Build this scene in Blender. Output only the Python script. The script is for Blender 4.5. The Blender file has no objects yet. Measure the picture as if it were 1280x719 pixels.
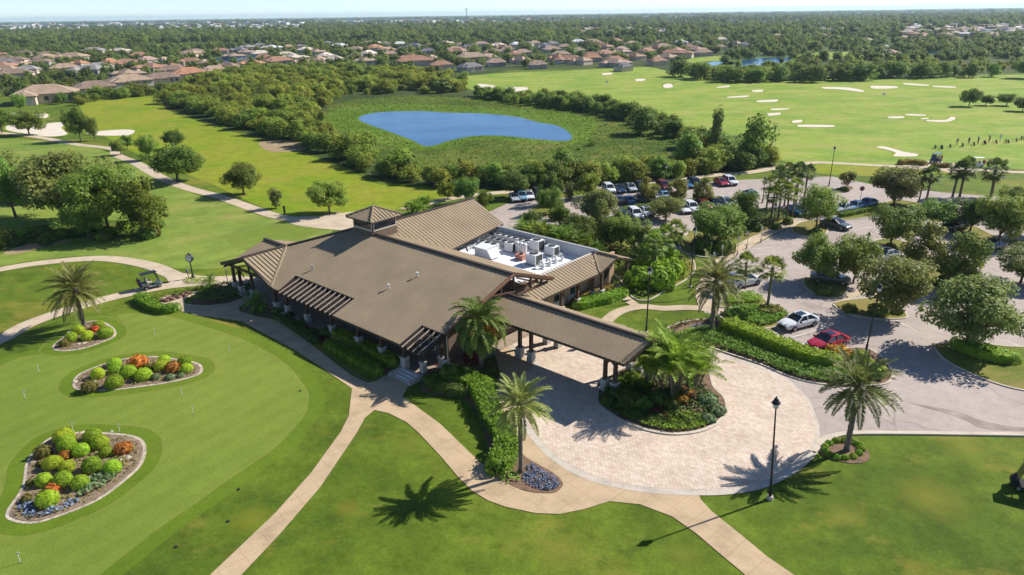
import bpy, bmesh, math, random
import numpy as np
from mathutils import Vector, Matrix

random.seed(7)
RNG = np.random.default_rng(11)
scene = bpy.context.scene
COL = scene.collection
PI = math.pi
R = math.radians

# ------------------------------------------------------------------ camera model (metres; camera 30 m above the lawn)
IW, IH, FPX, HC = 1280.0, 719.0, 870.0, 30.0
PITCH, ROLL = R(21.5), R(0.8)
fwd = Vector((0, math.cos(PITCH), -math.sin(PITCH)))
up0 = Vector((0, math.sin(PITCH), math.cos(PITCH)))
ri0 = Vector((1, 0, 0))
RIGHT = ri0 * math.cos(ROLL) - up0 * math.sin(ROLL)
UP = up0 * math.cos(ROLL) + ri0 * math.sin(ROLL)
CAMP = Vector((0, 0, HC))

def G(px, py, z=0.0):
    """the place on the land (height z) that the photograph shows at px, py"""
    d = RIGHT * ((px - 640) / FPX) + UP * ((359.5 - py) / FPX) + fwd
    t = (z - HC) / d.z
    p = CAMP + d * t
    return Vector((p.x, p.y, z))

def depth(p):
    return (Vector(p) - CAMP).dot(fwd)

def mpp(px, py):
    """metres per photo pixel at that place"""
    return depth(G(px, py)) / FPX

def project(p):
    d = Vector(p) - CAMP
    zc = d.dot(fwd)
    return 640 + FPX * d.dot(RIGHT) / zc, 359.5 - FPX * d.dot(UP) / zc

def S(r, g, b):
    f = lambda c: (c / 12.92 if c <= 0.04045 else ((c + 0.055) / 1.055) ** 2.4)
    return (f(r / 255), f(g / 255), f(b / 255), 1.0)

# ------------------------------------------------------------------ tagging
def tag(o, label=None, cat=None, group=None, kind=None):
    if label: o['label'] = label
    if cat: o['category'] = cat
    if group: o['group'] = group
    if kind: o['kind'] = kind
    return o

def empty(name, loc=(0, 0, 0), rz=0.0, scale=(1, 1, 1)):
    o = bpy.data.objects.new(name, None)
    o.empty_display_size = 0.3
    o.location = loc; o.rotation_euler = (0, 0, rz); o.scale = scale
    COL.objects.link(o)
    return o

def link_mesh(name, me, parent=None, loc=(0, 0, 0)):
    o = bpy.data.objects.new(name, me)
    o.location = loc
    COL.objects.link(o)
    if parent: o.parent = parent
    return o

def copy_tree(o, parent=None):
    c = o.copy(); COL.objects.link(c)
    if parent: c.parent = parent
    for ch in [x for x in KIDS.get(o.name, [])]:
        cc = copy_tree(ch, c)
        KIDS.setdefault(c.name, []).append(cc)
    return c
KIDS = {}
def child(o, parent):
    o.parent = parent
    KIDS.setdefault(parent.name, []).append(o)
    return o

# ------------------------------------------------------------------ materials
def new_mat(name):
    m = bpy.data.materials.new(name); m.use_nodes = True
    nt = m.node_tree
    b = nt.nodes['Principled BSDF']
    return m, nt, b

def N(nt, t, **kw):
    n = nt.nodes.new(t)
    for k, v in kw.items(): setattr(n, k, v)
    return n

def ramp(nt, fac, stops, interp='LINEAR'):
    r = N(nt, 'ShaderNodeValToRGB'); r.color_ramp.interpolation = interp
    el = r.color_ramp.elements
    while len(el) > 1: el.remove(el[-1])
    el[0].position, el[0].color = stops[0][0], stops[0][1]
    for p, c in stops[1:]:
        e = el.new(p); e.color = c
    nt.links.new(fac, r.inputs[0])
    return r.outputs[0]

def noise(nt, vec, scale, detail=4, rough=0.55, out='Fac'):
    n = N(nt, 'ShaderNodeTexNoise')
    n.inputs['Scale'].default_value = scale; n.inputs['Detail'].default_value = detail; n.inputs['Roughness'].default_value = rough
    nt.links.new(vec, n.inputs['Vector'])
    return n.outputs[out]

def mixc(nt, fac, a, b, mode='MIX'):
    n = N(nt, 'ShaderNodeMix', data_type='RGBA', blend_type=mode)
    for s, v in ((n.inputs[0], fac), (n.inputs[6], a), (n.inputs[7], b)):
        if hasattr(v, 'is_linked') or hasattr(v, 'links'): nt.links.new(v, s)
        else: s.default_value = v
    return n.outputs[2]

def wpos(nt, scale=(1, 1, 1), rot=0.0):
    g = N(nt, 'ShaderNodeNewGeometry')
    mp = N(nt, 'ShaderNodeMapping'); mp.inputs['Scale'].default_value = scale; mp.inputs['Rotation'].default_value = (0, 0, rot)
    nt.links.new(g.outputs['Position'], mp.inputs['Vector'])
    return mp.outputs['Vector']

def opos(nt, scale=(1, 1, 1)):
    g = N(nt, 'ShaderNodeTexCoord')
    mp = N(nt, 'ShaderNodeMapping'); mp.inputs['Scale'].default_value = scale
    nt.links.new(g.outputs['Object'], mp.inputs['Vector'])
    return mp.outputs['Vector']

def bump(nt, b, h, strength, dist):
    n = N(nt, 'ShaderNodeBump'); n.inputs['Strength'].default_value = strength; n.inputs['Distance'].default_value = dist
    nt.links.new(h, n.inputs['Height']); nt.links.new(n.outputs[0], b.inputs['Normal'])

def plain(name, c, rough=0.7, var=0.12, scale=3.0, metal=0.0, spec=0.4, world=False, bumpy=0.0):
    """one colour broken up by a soft noise"""
    m, nt, b = new_mat(name)
    v = wpos(nt) if world else opos(nt)
    f = noise(nt, v, scale, 5, 0.6)
    lo = tuple(max(0, x * (1 - var * 1.6)) for x in c[:3]) + (1,)
    hi = tuple(min(1, x * (1 + var * 1.6)) for x in c[:3]) + (1,)
    nt.links.new(ramp(nt, f, [(0.25, lo), (0.75, hi)]), b.inputs['Base Color'])
    b.inputs['Roughness'].default_value = rough; b.inputs['Metallic'].default_value = metal
    b.inputs['Specular IOR Level'].default_value = spec
    if bumpy: bump(nt, b, noise(nt, v, scale * 6, 3), bumpy, 0.05)
    return m

def grass_mat(name, c0, c1, c2, mottling=0.35, stripe=None, dry=None, dryamt=0.62, fine=5.0, spots=()):
    """turf: broad patches, mid mottling, fine blade-scale grain; optional mowing bands and dry patches"""
    m, nt, b = new_mat(name)
    v = wpos(nt)
    big = noise(nt, v, 0.045, 5, 0.6)
    mid = noise(nt, v, 0.4, 5, 0.65)
    fin = noise(nt, v, fine, 4, 0.75)
    c = ramp(nt, big, [(0.39, c0), (0.5, c1), (0.61, c2)])
    md = ramp(nt, mid, [(0.28, (1 - mottling, 1 - mottling * .9, 1 - mottling, 1)), (0.72, (1 + mottling * .35,) * 3 + (1,))])
    c = mixc(nt, 1.0, c, md, 'MULTIPLY')
    fr = ramp(nt, fin, [(0.25, (0.66, 0.69, 0.6, 1)), (0.75, (1.28, 1.26, 1.3, 1))])
    c = mixc(nt, 0.85, c, fr, 'MULTIPLY')
    sp = noise(nt, wpos(nt, (1, 1, 1), .3), 1.6, 6, 0.8)
    c = mixc(nt, min(1.0, mottling * 2.4), c, ramp(nt, sp, [(0.3, (0.72, 0.76, 0.66, 1)), (0.5, (1, 1, 1, 1)), (0.7, (1.22, 1.2, 1.2, 1))]), 'MULTIPLY')
    if dry:
        dn = noise(nt, wpos(nt, (1, 1.6, 1), 0.5), 0.085, 6, 0.75)
        k = ramp(nt, dn, [(dryamt - .07, (0, 0, 0, 1)), (dryamt + .08, (0.85, 0.85, 0.85, 1))])
        c = mixc(nt, k, c, dry)
    for sx, sy, sr, sc_ in spots:
        # a worn patch of its own outline
        dv = N(nt, 'ShaderNodeVectorMath', operation='DISTANCE'); dv.inputs[1].default_value = (sx, sy, 0); nt.links.new(v, dv.inputs[0])
        ad = N(nt, 'ShaderNodeMath', operation='MULTIPLY_ADD'); nt.links.new(sp, ad.inputs[0]); ad.inputs[1].default_value = sr * 2.2; nt.links.new(dv.outputs['Value'], ad.inputs[2])
        mp = N(nt, 'ShaderNodeMapRange'); mp.inputs[1].default_value = sr * 2.3; mp.inputs[2].default_value = sr * .8; nt.links.new(ad.outputs[0], mp.inputs[0])
        mu = N(nt, 'ShaderNodeMath', operation='MULTIPLY'); mu.inputs[1].default_value = .7; nt.links.new(mp.outputs[0], mu.inputs[0])
        c = mixc(nt, mu.outputs[0], c, sc_)
    if stripe:
        w = N(nt, 'ShaderNodeTexWave'); w.inputs['Scale'].default_value = stripe[0]; w.inputs['Distortion'].default_value = 1.6
        w.inputs['Detail'].default_value = 1.0; w.inputs['Detail Scale'].default_value = 0.15
        nt.links.new(wpos(nt, (1, 1, 1), stripe[1]), w.inputs['Vector'])
        k = ramp(nt, w.outputs['Fac'], [(0.35, (1 - stripe[2],) * 3 + (1,)), (0.65, (1 + stripe[2] * .6,) * 3 + (1,))])
        c = mixc(nt, 1.0, c, k, 'MULTIPLY')
    nt.links.new(c, b.inputs['Base Color'])
    b.inputs['Roughness'].default_value = 0.9; b.inputs['Specular IOR Level'].default_value = 0.12
    bump(nt, b, fin, 0.55, 0.06)
    return m

def leaf_mat(name, dark, mid, light, trans=0.3, scale=0.9, rough=0.6, warm=None):
    """foliage: clump-scale and leaf-scale colour change, each tree a little different, light passing through"""
    m, nt, b = new_mat(name)
    v = opos(nt)
    oi = N(nt, 'ShaderNodeObjectInfo')
    add = N(nt, 'ShaderNodeVectorMath', operation='ADD')
    sc = N(nt, 'ShaderNodeVectorMath', operation='SCALE'); sc.inputs[0].default_value = (37, 17, 9)
    nt.links.new(oi.outputs['Random'], sc.inputs['Scale'])
    nt.links.new(v, add.inputs[0]); nt.links.new(sc.outputs[0], add.inputs[1])
    f = noise(nt, add.outputs[0], scale, 5, 0.75)
    stops = [(0.3, dark), (0.5, mid), (0.7, light)]
    if warm: stops.append((0.8, warm))
    c = ramp(nt, f, stops)
    hs = N(nt, 'ShaderNodeHueSaturation'); hs.inputs['Saturation'].default_value = .96
    mr = N(nt, 'ShaderNodeMapRange'); mr.inputs[3].default_value = 0.47; mr.inputs[4].default_value = 0.515
    mv = N(nt, 'ShaderNodeMapRange'); mv.inputs[3].default_value = 0.68; mv.inputs[4].default_value = 1.34
    wn = N(nt, 'ShaderNodeTexWhiteNoise', noise_dimensions='1D')
    nt.links.new(oi.outputs['Random'], mr.inputs[0]); nt.links.new(oi.outputs['Random'], wn.inputs['W']); nt.links.new(wn.outputs['Value'], mv.inputs[0])
    nt.links.new(mr.outputs[0], hs.inputs['Hue']); nt.links.new(mv.outputs[0], hs.inputs['Value'])
    nt.links.new(c, hs.inputs['Color'])
    nt.links.new(hs.outputs[0], b.inputs['Base Color'])
    b.inputs['Roughness'].default_value = rough; b.inputs['Specular IOR Level'].default_value = 0.25
    tr = N(nt, 'ShaderNodeBsdfTranslucent'); nt.links.new(hs.outputs[0], tr.inputs['Color'])
    mx = N(nt, 'ShaderNodeMixShader'); mx.inputs[0].default_value = trans
    nt.links.new(b.outputs[0], mx.inputs[1]); nt.links.new(tr.outputs[0], mx.inputs[2])
    nt.links.new(mx.outputs[0], nt.nodes['Material Output'].inputs['Surface'])
    return m

def L(r, g, b): return (r, g, b, 1.0)
M = {}
M['ground'] = grass_mat('turf_lawn', L(0.084, 0.127, 0.012), L(0.114, 0.165, 0.015), L(0.146, 0.187, 0.020), 0.42, dry=L(0.233, 0.199, 0.034), dryamt=.60, spots=((-11.0, 37.2, .9, L(0.196, 0.156, 0.022)), (-16.9, 36.1, 1.3, L(0.196, 0.187, 0.016)), (27.4, 37.4, 2.2, L(0.230, 0.207, 0.030)), (21, 36, 1.5, L(0.175, 0.196, 0.026)), (2.6, 33, 1.6, L(0.166, 0.165, 0.026)), (33, 43, 2.0, L(0.186, 0.196, 0.026)), (10, 32.5, 1.2, L(0.166, 0.171, 0.026)), (-8, 44, 1.1, L(0.166, 0.171, 0.026))))
M['fairway'] = grass_mat('turf_fairway', L(0.157, 0.227, 0.038), L(0.191, 0.257, 0.043), L(0.234, 0.277, 0.049), 0.25, stripe=(0.055, 0.9, 0.05), dry=L(0.285, 0.270, 0.076), dryamt=.58)
M['range'] = grass_mat('turf_range', L(0.173, 0.281, 0.032), L(0.224, 0.316, 0.036), L(0.275, 0.337, 0.051), 0.25, stripe=(0.022, 1.35, 0.04), dry=L(0.301, 0.302, 0.078), dryamt=.54, fine=2.0)
M['meadow'] = grass_mat('turf_meadow', L(0.164, 0.246, 0.011), L(0.216, 0.266, 0.014), L(0.247, 0.270, 0.022), 0.32, dry=L(0.247, 0.228, 0.035), dryamt=.56, fine=2.0)
M['green'] = grass_mat('turf_green', L(0.151, 0.207, 0.029), L(0.168, 0.223, 0.033), L(0.188, 0.235, 0.038), 0.12, stripe=(0.16, 0.6, 0.035), fine=9.0)
M['fringe'] = grass_mat('turf_fringe', L(0.105, 0.165, 0.012), L(0.118, 0.178, 0.014), L(0.137, 0.188, 0.018), 0.18, fine=7.0)
M['collar'] = grass_mat('turf_collar', L(.165, .205, .036), L(.18, .218, .04), L(.20, .225, .046), 0.15, fine=7.0)
M['wetland'] = grass_mat('wetland_grass', L(0.054, 0.098, 0.010), L(0.092, 0.131, 0.014), L(0.126, 0.155, 0.022), 0.55, dry=L(0.161, 0.155, 0.036), dryamt=.58, fine=1.2)
M['sedge'] = grass_mat('sedge_bank', L(0.085, 0.160, 0.010), L(0.108, 0.188, 0.012), L(0.137, 0.199, 0.022), 0.55, fine=1.5)
M['scrub'] = grass_mat('scrub_floor', L(.045, .068, .016), L(.062, .085, .02), L(.085, .10, .027), 0.5, fine=0.8)
M['shady_turf'] = grass_mat('turf_island', L(0.121, 0.154, 0.022), L(0.160, 0.176, 0.028), L(0.198, 0.193, 0.042), 0.35, dry=L(0.231, 0.187, 0.060), dryamt=.5)

def concrete(name, c, joint=1.5, rot=0.0, var=0.14, jd=0.82):
    m, nt, b = new_mat(name)
    v = wpos(nt)
    f = noise(nt, v, 0.5, 6, 0.65); g = noise(nt, v, 9.0, 3, 0.7)
    lo = tuple(x * (1 - var * 1.8) for x in c[:3]) + (1,); hi = tuple(x * (1 + var) for x in c[:3]) + (1,)
    col = ramp(nt, f, [(0.28, lo), (0.5, c), (0.75, hi)])
    col = mixc(nt, 0.6, col, ramp(nt, g, [(0.3, (.84, .83, .81, 1)), (0.7, (1.1, 1.1, 1.1, 1))]), 'MULTIPLY')
    if joint:
        br = N(nt, 'ShaderNodeTexBrick'); br.offset = 0.0
        br.inputs['Color1'].default_value = (1, 1, 1, 1); br.inputs['Color2'].default_value = (.94, .94, .93, 1); br.inputs['Mortar'].default_value = (jd, jd * .97, jd * .93, 1)
        br.inputs['Scale'].default_value = 1.0; br.inputs['Brick Width'].default_value = joint; br.inputs['Row Height'].default_value = joint
        br.inputs['Mortar Size'].default_value = 0.025
        nt.links.new(wpos(nt, (1, 1, 1), rot), br.inputs['Vector'])
        col = mixc(nt, 1.0, col, br.outputs['Color'], 'MULTIPLY')
    nt.links.new(col, b.inputs['Base Color']); b.inputs['Roughness'].default_value = 0.88; b.inputs['Specular IOR Level'].default_value = .2
    return m
M['concrete'] = concrete('path_concrete', L(.475, .355, .225), 1.6, R(48.6))
M['cartpath'] = concrete('cart_path_concrete', L(.50, .405, .295), 0)
M['apron'] = concrete('apron_concrete', L(.50, .40, .28), 2.2, R(20))
M['kerb'] = concrete('kerb_concrete', L(.52, .45, .37), 0)
M['pave_ring'] = concrete('paver_ring', L(.52, .46, .39), .9, 0.3)

def asphalt():
    m, nt, b = new_mat('asphalt')
    v = wpos(nt)
    f = noise(nt, v, 0.09, 6, 0.65); h = noise(nt, v, 1.1, 5, 0.7); g = noise(nt, v, 14, 2, 0.7)
    col = ramp(nt, f, [(0.3, L(.325, .275, .245)), (0.5, L(.385, .325, .288)), (0.72, L(.44, .37, .33))])
    col = mixc(nt, 0.7, col, ramp(nt, h, [(0.3, (.80, .79, .78, 1)), (0.7, (1.1, 1.1, 1.1, 1))]), 'MULTIPLY')
    col = mixc(nt, 0.5, col, ramp(nt, g, [(0.3, (.8, .8, .8, 1)), (0.7, (1.15, 1.15, 1.15, 1))]), 'MULTIPLY')
    # cracks sealed with dark tar
    vo = N(nt, 'ShaderNodeTexVoronoi', feature='DISTANCE_TO_EDGE'); vo.inputs['Scale'].default_value = 0.11
    wv = N(nt, 'ShaderNodeVectorMath', operation='ADD')
    nz = N(nt, 'ShaderNodeTexNoise'); nz.inputs['Scale'].default_value = 0.35; nt.links.new(v, nz.inputs['Vector'])
    sc = N(nt, 'ShaderNodeVectorMath', operation='SCALE'); sc.inputs['Scale'].default_value = 3.0
    nt.links.new(nz.outputs['Color'], sc.inputs[0]); nt.links.new(v, wv.inputs[0]); nt.links.new(sc.outputs[0], wv.inputs[1])
    nt.links.new(wv.outputs[0], vo.inputs['Vector'])
    k = ramp(nt, vo.outputs['Distance'], [(0.004, (.78, .77, .77, 1)), (0.012, (1, 1, 1, 1))])
    col = mixc(nt, 1.0, col, k, 'MULTIPLY')
    nt.links.new(col, b.inputs['Base Color']); b.inputs['Roughness'].default_value = 0.85; b.inputs['Specular IOR Level'].default_value = .25
    return m
M['asphalt'] = asphalt()

def pavers():
    m, nt, b = new_mat('clay_pavers')
    br = N(nt, 'ShaderNodeTexBrick'); br.offset = 0.5
    br.inputs['Color1'].default_value = L(.56, .44, .35); br.inputs['Color2'].default_value = L(.66, .57, .475); br.inputs['Mortar'].default_value = L(.43, .345, .275)
    br.inputs['Scale'].default_value = 1.0; br.inputs['Brick Width'].default_value = .33; br.inputs['Row Height'].default_value = .21; br.inputs['Mortar Size'].default_value = 0.018
    nt.links.new(wpos(nt, (1, 1, 1), R(40)), br.inputs['Vector'])
    v = wpos(nt)
    f = noise(nt, v, 0.3, 6, 0.7)
    col = mixc(nt, 0.9, br.outputs['Color'], ramp(nt, f, [(0.3, (.82, .80, .78, 1)), (0.7, (1.1, 1.1, 1.1, 1))]), 'MULTIPLY')
    h = noise(nt, wpos(nt, (1, 1, 1), R(40)), 2.2, 3, 0.6)
    col = mixc(nt, 0.7, col, ramp(nt, h, [(0.3, (.86, .80, .76, 1)), (0.7, (1.1, 1.12, 1.12, 1))]), 'MULTIPLY')
    nt.links.new(col, b.inputs['Base Color']); b.inputs['Roughness'].default_value = 0.85; b.inputs['Specular IOR Level'].default_value = .2
    return m
M['pavers'] = pavers()
M['mulch'] = plain('bark_mulch', L(.17, .105, .065), .95, .3, 2.5, world=True, bumpy=.6)
M['sandbed'] = plain('crushed_stone', L(.215, .155, .105), .95, .3, 2.5, world=True, bumpy=.5)
M['sand'] = plain('bunker_sand', L(.60, .53, .43), .95, .1, .4, world=True, bumpy=.2)
M['dry_soil'] = plain('dry_soil', L(.30, .22, .12), .95, .25, .6, world=True, bumpy=.3)
M['stone'] = plain('pale_limestone', L(.42, .36, .28), .9, .35, 2.5, bumpy=.5)

def water():
    m, nt, b = new_mat('pond_water')
    v = wpos(nt, (1, 2.2, 1))
    f = noise(nt, v, .045, 5, .6)
    nt.links.new(ramp(nt, f, [(.38, L(.014, .07, .16)), (.62, L(.03, .115, .235))]), b.inputs['Base Color'])
    b.inputs['Roughness'].default_value = .12; b.inputs['Specular IOR Level'].default_value = .3
    bump(nt, b, noise(nt, v, 1.2, 3), .25, .06)
    return m
M['water'] = water()
M['paint'] = plain('road_paint', L(.62, .58, .54), .8, .15, 2, world=True)

# foliage
M['oak'] = leaf_mat('oak_leaves', L(0.086, 0.166, 0.020), L(0.184, 0.285, 0.036), L(0.316, 0.424, 0.064), 0.46)
M['oak_grey'] = leaf_mat('live_oak_leaves', L(0.111, 0.153, 0.032), L(0.217, 0.262, 0.058), L(0.367, 0.407, 0.102), 0.46)
M['magnolia'] = leaf_mat('magnolia_leaves', L(0.083, 0.125, 0.019), L(0.181, 0.225, 0.033), L(0.363, 0.345, 0.065), 0.46, warm=L(0.430, 0.298, 0.064))
M['thicket'] = leaf_mat('thicket_leaves', L(0.131, 0.184, 0.018), L(0.251, 0.318, 0.032), L(0.450, 0.475, 0.051), 0.46, scale=.6)
M['reed'] = leaf_mat('reed_leaves', L(0.158, 0.250, 0.026), L(0.247, 0.349, 0.037), L(0.359, 0.437, 0.065), 0.5, scale=1.5)
M['bright'] = leaf_mat('bright_leaves', L(0.094, 0.147, 0.013), L(0.171, 0.250, 0.022), L(0.292, 0.360, 0.039), 0.48)
M['wood_far'] = leaf_mat('woodland_leaves', L(0.088, 0.141, 0.025), L(0.164, 0.229, 0.039), L(0.275, 0.319, 0.059), 0.48, scale=.35)
M['ball'] = leaf_mat('golden_shrub_leaves', L(0.202, 0.323, 0.007), L(0.337, 0.505, 0.011), L(0.485, 0.644, 0.018), 0.4, scale=1.6)
M['olive'] = leaf_mat('olive_shrub_leaves', L(0.110, 0.121, 0.015), L(0.187, 0.187, 0.025), L(0.264, 0.231, 0.040), .3, scale=2)
M['orange'] = leaf_mat('orange_bougainvillea', L(.26, .09, .012), L(.55, .17, .015), L(.70, .27, .02), .25, scale=3)
M['yellow_fl'] = leaf_mat('yellow_croton_leaves', L(.35, .18, .015), L(.58, .34, .02), L(.66, .45, .05), .25, scale=3)
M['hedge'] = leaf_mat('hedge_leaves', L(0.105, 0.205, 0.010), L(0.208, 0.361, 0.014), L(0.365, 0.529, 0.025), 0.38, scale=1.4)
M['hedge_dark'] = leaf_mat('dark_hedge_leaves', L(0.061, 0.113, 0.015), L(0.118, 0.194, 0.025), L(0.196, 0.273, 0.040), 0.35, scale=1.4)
M['cover'] = leaf_mat('groundcover_leaves', L(0.116, 0.194, 0.013), L(0.194, 0.329, 0.020), L(0.310, 0.454, 0.033), 0.38, scale=1.2)
M['blue'] = leaf_mat('blue_flower_leaves', L(0.060, 0.084, 0.144), L(0.120, 0.144, 0.252), L(0.204, 0.228, 0.360), .1, scale=3)
M['silver'] = leaf_mat('silver_shrub_leaves', L(0.078, 0.130, 0.048), L(0.150, 0.227, 0.084), L(0.260, 0.338, 0.156), .2, scale=2)
M['crimson'] = leaf_mat('crimson_leaves', L(.12, .012, .02), L(.30, .02, .04), L(.42, .05, .07), .25, scale=3)
M['rust'] = leaf_mat('rusty_leaves', L(.08, .03, .015), L(.18, .06, .025), L(.25, .11, .05), .25, scale=3)
M['bromeliad'] = leaf_mat('tan_bromeliad_leaves', L(.20, .11, .07), L(.36, .22, .16), L(.50, .36, .28), .25, scale=3)
M['gold_hedge'] = leaf_mat('gold_hedge_leaves', L(.16, .12, .02), L(.26, .19, .03), L(.36, .27, .05), .25, scale=2)
M['date'] = leaf_mat('date_frond', L(0.117, 0.149, 0.029), L(0.219, 0.255, 0.059), L(0.411, 0.422, 0.124), 0.35, scale=1.3)
M['date_g'] = leaf_mat('green_date_frond', L(0.076, 0.129, 0.017), L(0.151, 0.233, 0.030), L(0.286, 0.354, 0.060), 0.35, scale=1.3)
M['sabal'] = leaf_mat('sabal_frond', L(0.070, 0.117, 0.014), L(0.148, 0.217, 0.026), L(0.260, 0.333, 0.048), 0.38, scale=1.3)
M['sabal_dark'] = leaf_mat('dark_sabal_frond', L(0.046, 0.080, 0.017), L(0.094, 0.150, 0.028), L(0.177, 0.230, 0.048), 0.35, scale=1.3)
M['areca'] = leaf_mat('areca_frond', L(0.091, 0.175, 0.014), L(0.183, 0.312, 0.024), L(0.328, 0.458, 0.047), 0.4, scale=1.3)
M['bark'] = plain('bark', L(.12, .09, .065), .95, .3, 6, bumpy=.6)
M['palmbark'] = plain('palm_bark', L(.17, .135, .10), .95, .35, 5, bumpy=.8)
M['fruit'] = plain('orange_dates', L(.55, .19, .02), .6, .3, 8)

# building
def roof_mat(name, c):
    m, nt, b = new_mat(name)
    v = opos(nt)
    f = noise(nt, v, .35, 5, .6); g = noise(nt, v, 5, 3, .6)
    col = ramp(nt, f, [(.3, tuple(x * .88 for x in c[:3]) + (1,)), (.7, tuple(x * 1.1 for x in c[:3]) + (1,))])
    col = mixc(nt, .5, col, ramp(nt, g, [(.3, (.9, .9, .9, 1)), (.7, (1.06, 1.06, 1.06, 1))]), 'MULTIPLY')
    nt.links.new(col, b.inputs['Base Color'])
    b.inputs['Roughness'].default_value = .75; b.inputs['Specular IOR Level'].default_value = .12
    return m
M['roof'] = roof_mat('bronze_metal_roof', L(.31, .24, .158))
M['fascia'] = plain('brown_fascia', L(.055, .037, .028), .6, .15)
M['slat'] = plain('dark_pergola_slat', L(.028, .018, .014), .7, .2, 4)
M['timber'] = plain('dark_timber', L(.085, .048, .032), .7, .25, 4)
M['timber_red'] = plain('cedar_rake_board', L(.20, .10, .06), .7, .2, 4)
M['rafter'] = plain('sun_toned_rafter', L(.42, .34, .27), .7, .2, 4)  # pale tone puts the sun caught on rafter tops into the colour
M['pedestal'] = plain('pale_stone_veneer', L(.42, .39, .35), .9, .25, 5, bumpy=.4)
M['cap'] = plain('stone_cap', L(.55, .52, .48), .85, .1, 5)
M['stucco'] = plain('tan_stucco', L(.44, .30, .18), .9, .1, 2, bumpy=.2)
M['stucco_dk'] = plain('brown_shaded_stucco', L(.15, .105, .075), .9, .1, 2)  # main walls: tan stucco with eave shade put into the colour; cupola: brown
M['frame'] = plain('cream_window_frame', L(.55, .48, .38), .6, .06)
M['cream'] = plain('cream_panel', L(.58, .54, .50), .7, .06)
M['membrane'] = plain('white_roof_membrane', L(.74, .74, .74), .6, .07, .6)
M['white_metal'] = plain('white_metal', L(.66, .66, .65), .5, .07)
M['grey_metal'] = plain('grey_metal', L(.32, .32, .32), .5, .1)
M['coil'] = plain('dark_condenser_coil', L(.06, .06, .055), .6, .2)
M['red_metal'] = plain('faded_red_metal', L(.50, .22, .16), .6, .15)
def glass(name, c, rough=.08):
    m, nt, b = new_mat(name)
    f = noise(nt, opos(nt), 1.5, 2)
    nt.links.new(ramp(nt, f, [(.3, c), (.7, tuple(x * 1.5 for x in c[:3]) + (1,))]), b.inputs['Base Color'])
    b.inputs['Roughness'].default_value = rough; b.inputs['Specular IOR Level'].default_value = .6
    return m
M['glass'] = glass('dark_window_glass', L(.02, .024, .03))
M['carglass'] = glass('tinted_car_glass', L(.012, .02, .03))
M['floor'] = plain('porch_floor', L(.30, .23, .17), .85, .12, 1)
# small stuff
M['black'] = plain('black_paint', L(.015, .015, .016), .45, .2)
M['tyre'] = plain('tyre_rubber', L(.015, .015, .015), .9, .2)
M['rim'] = plain('alloy_rim', L(.35, .35, .36), .4, .1, metal=.6)
M['lamp_glass'] = plain('frosted_lamp_glass', L(.6, .6, .57), .3, .05)
M['white'] = plain('white_paint', L(.72, .72, .71), .5, .05)
M['red_sign'] = plain('red_sign', L(.40, .02, .025), .5, .08)
M['hl'] = plain('headlamp_lens', L(.55, .57, .6), .15, .05)
M['tl'] = plain('tail_lamp_lens', L(.30, .01, .012), .2, .05)
M['skin'] = plain('skin', L(.45, .28, .20), .6, .08)
for nm, c in dict(navy=L(.02, .03, .07), grey=L(.16, .16, .17), white=L(.65, .65, .65), red=L(.35, .03, .03), khaki=L(.36, .29, .19), black=L(.02, .02, .02), pale=L(.45, .5, .56)).items():
    M['cloth_' + nm] = plain('cloth_' + nm, c, .9, .1, 6)
def car_paint(name, c, metal=.0):
    m, nt, b = new_mat(name)
    f = noise(nt, opos(nt), .8, 3)
    nt.links.new(ramp(nt, f, [(.3, tuple(x * .94 for x in c[:3]) + (1,)), (.7, c)]), b.inputs['Base Color'])
    b.inputs['Roughness'].default_value = .28; b.inputs['Metallic'].default_value = metal
    b.inputs['Coat Weight'].default_value = .5; b.inputs['Coat Roughness'].default_value = .06
    return m
CARC = dict(white=L(.70, .71, .72), silver=L(.42, .45, .48), red=L(.36, .01, .03), maroon=L(.16, .012, .015), navy=L(.012, .03, .075), blue=L(.03, .13, .28),
            lightblue=L(.20, .36, .52), black=L(.012, .012, .013), grey=L(.10, .105, .11), green=L(.02, .06, .06))
for k, c in CARC.items(): M['car_' + k] = car_paint('car_paint_' + k, c)
ROOFC = dict(tan=L(.33, .235, .165), brown=L(.22, .155, .115), terracotta=L(.31, .165, .105), grey=L(.27, .25, .24), pale=L(.55, .46, .38), slate=L(.16, .15, .155), pink=L(.36, .24, .185), white=L(.62, .61, .6), orange=L(.37, .185, .105))
for k, c in ROOFC.items(): M['hr_' + k] = plain('tiled_roof_' + k, c, .8, .18, .5)
M['hwall'] = plain('house_wall_cream', L(.56, .47, .36), .85, .1, .5)
M['hwall2'] = plain('house_wall_grey', L(.36, .34, .31), .85, .1, .5)

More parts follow.
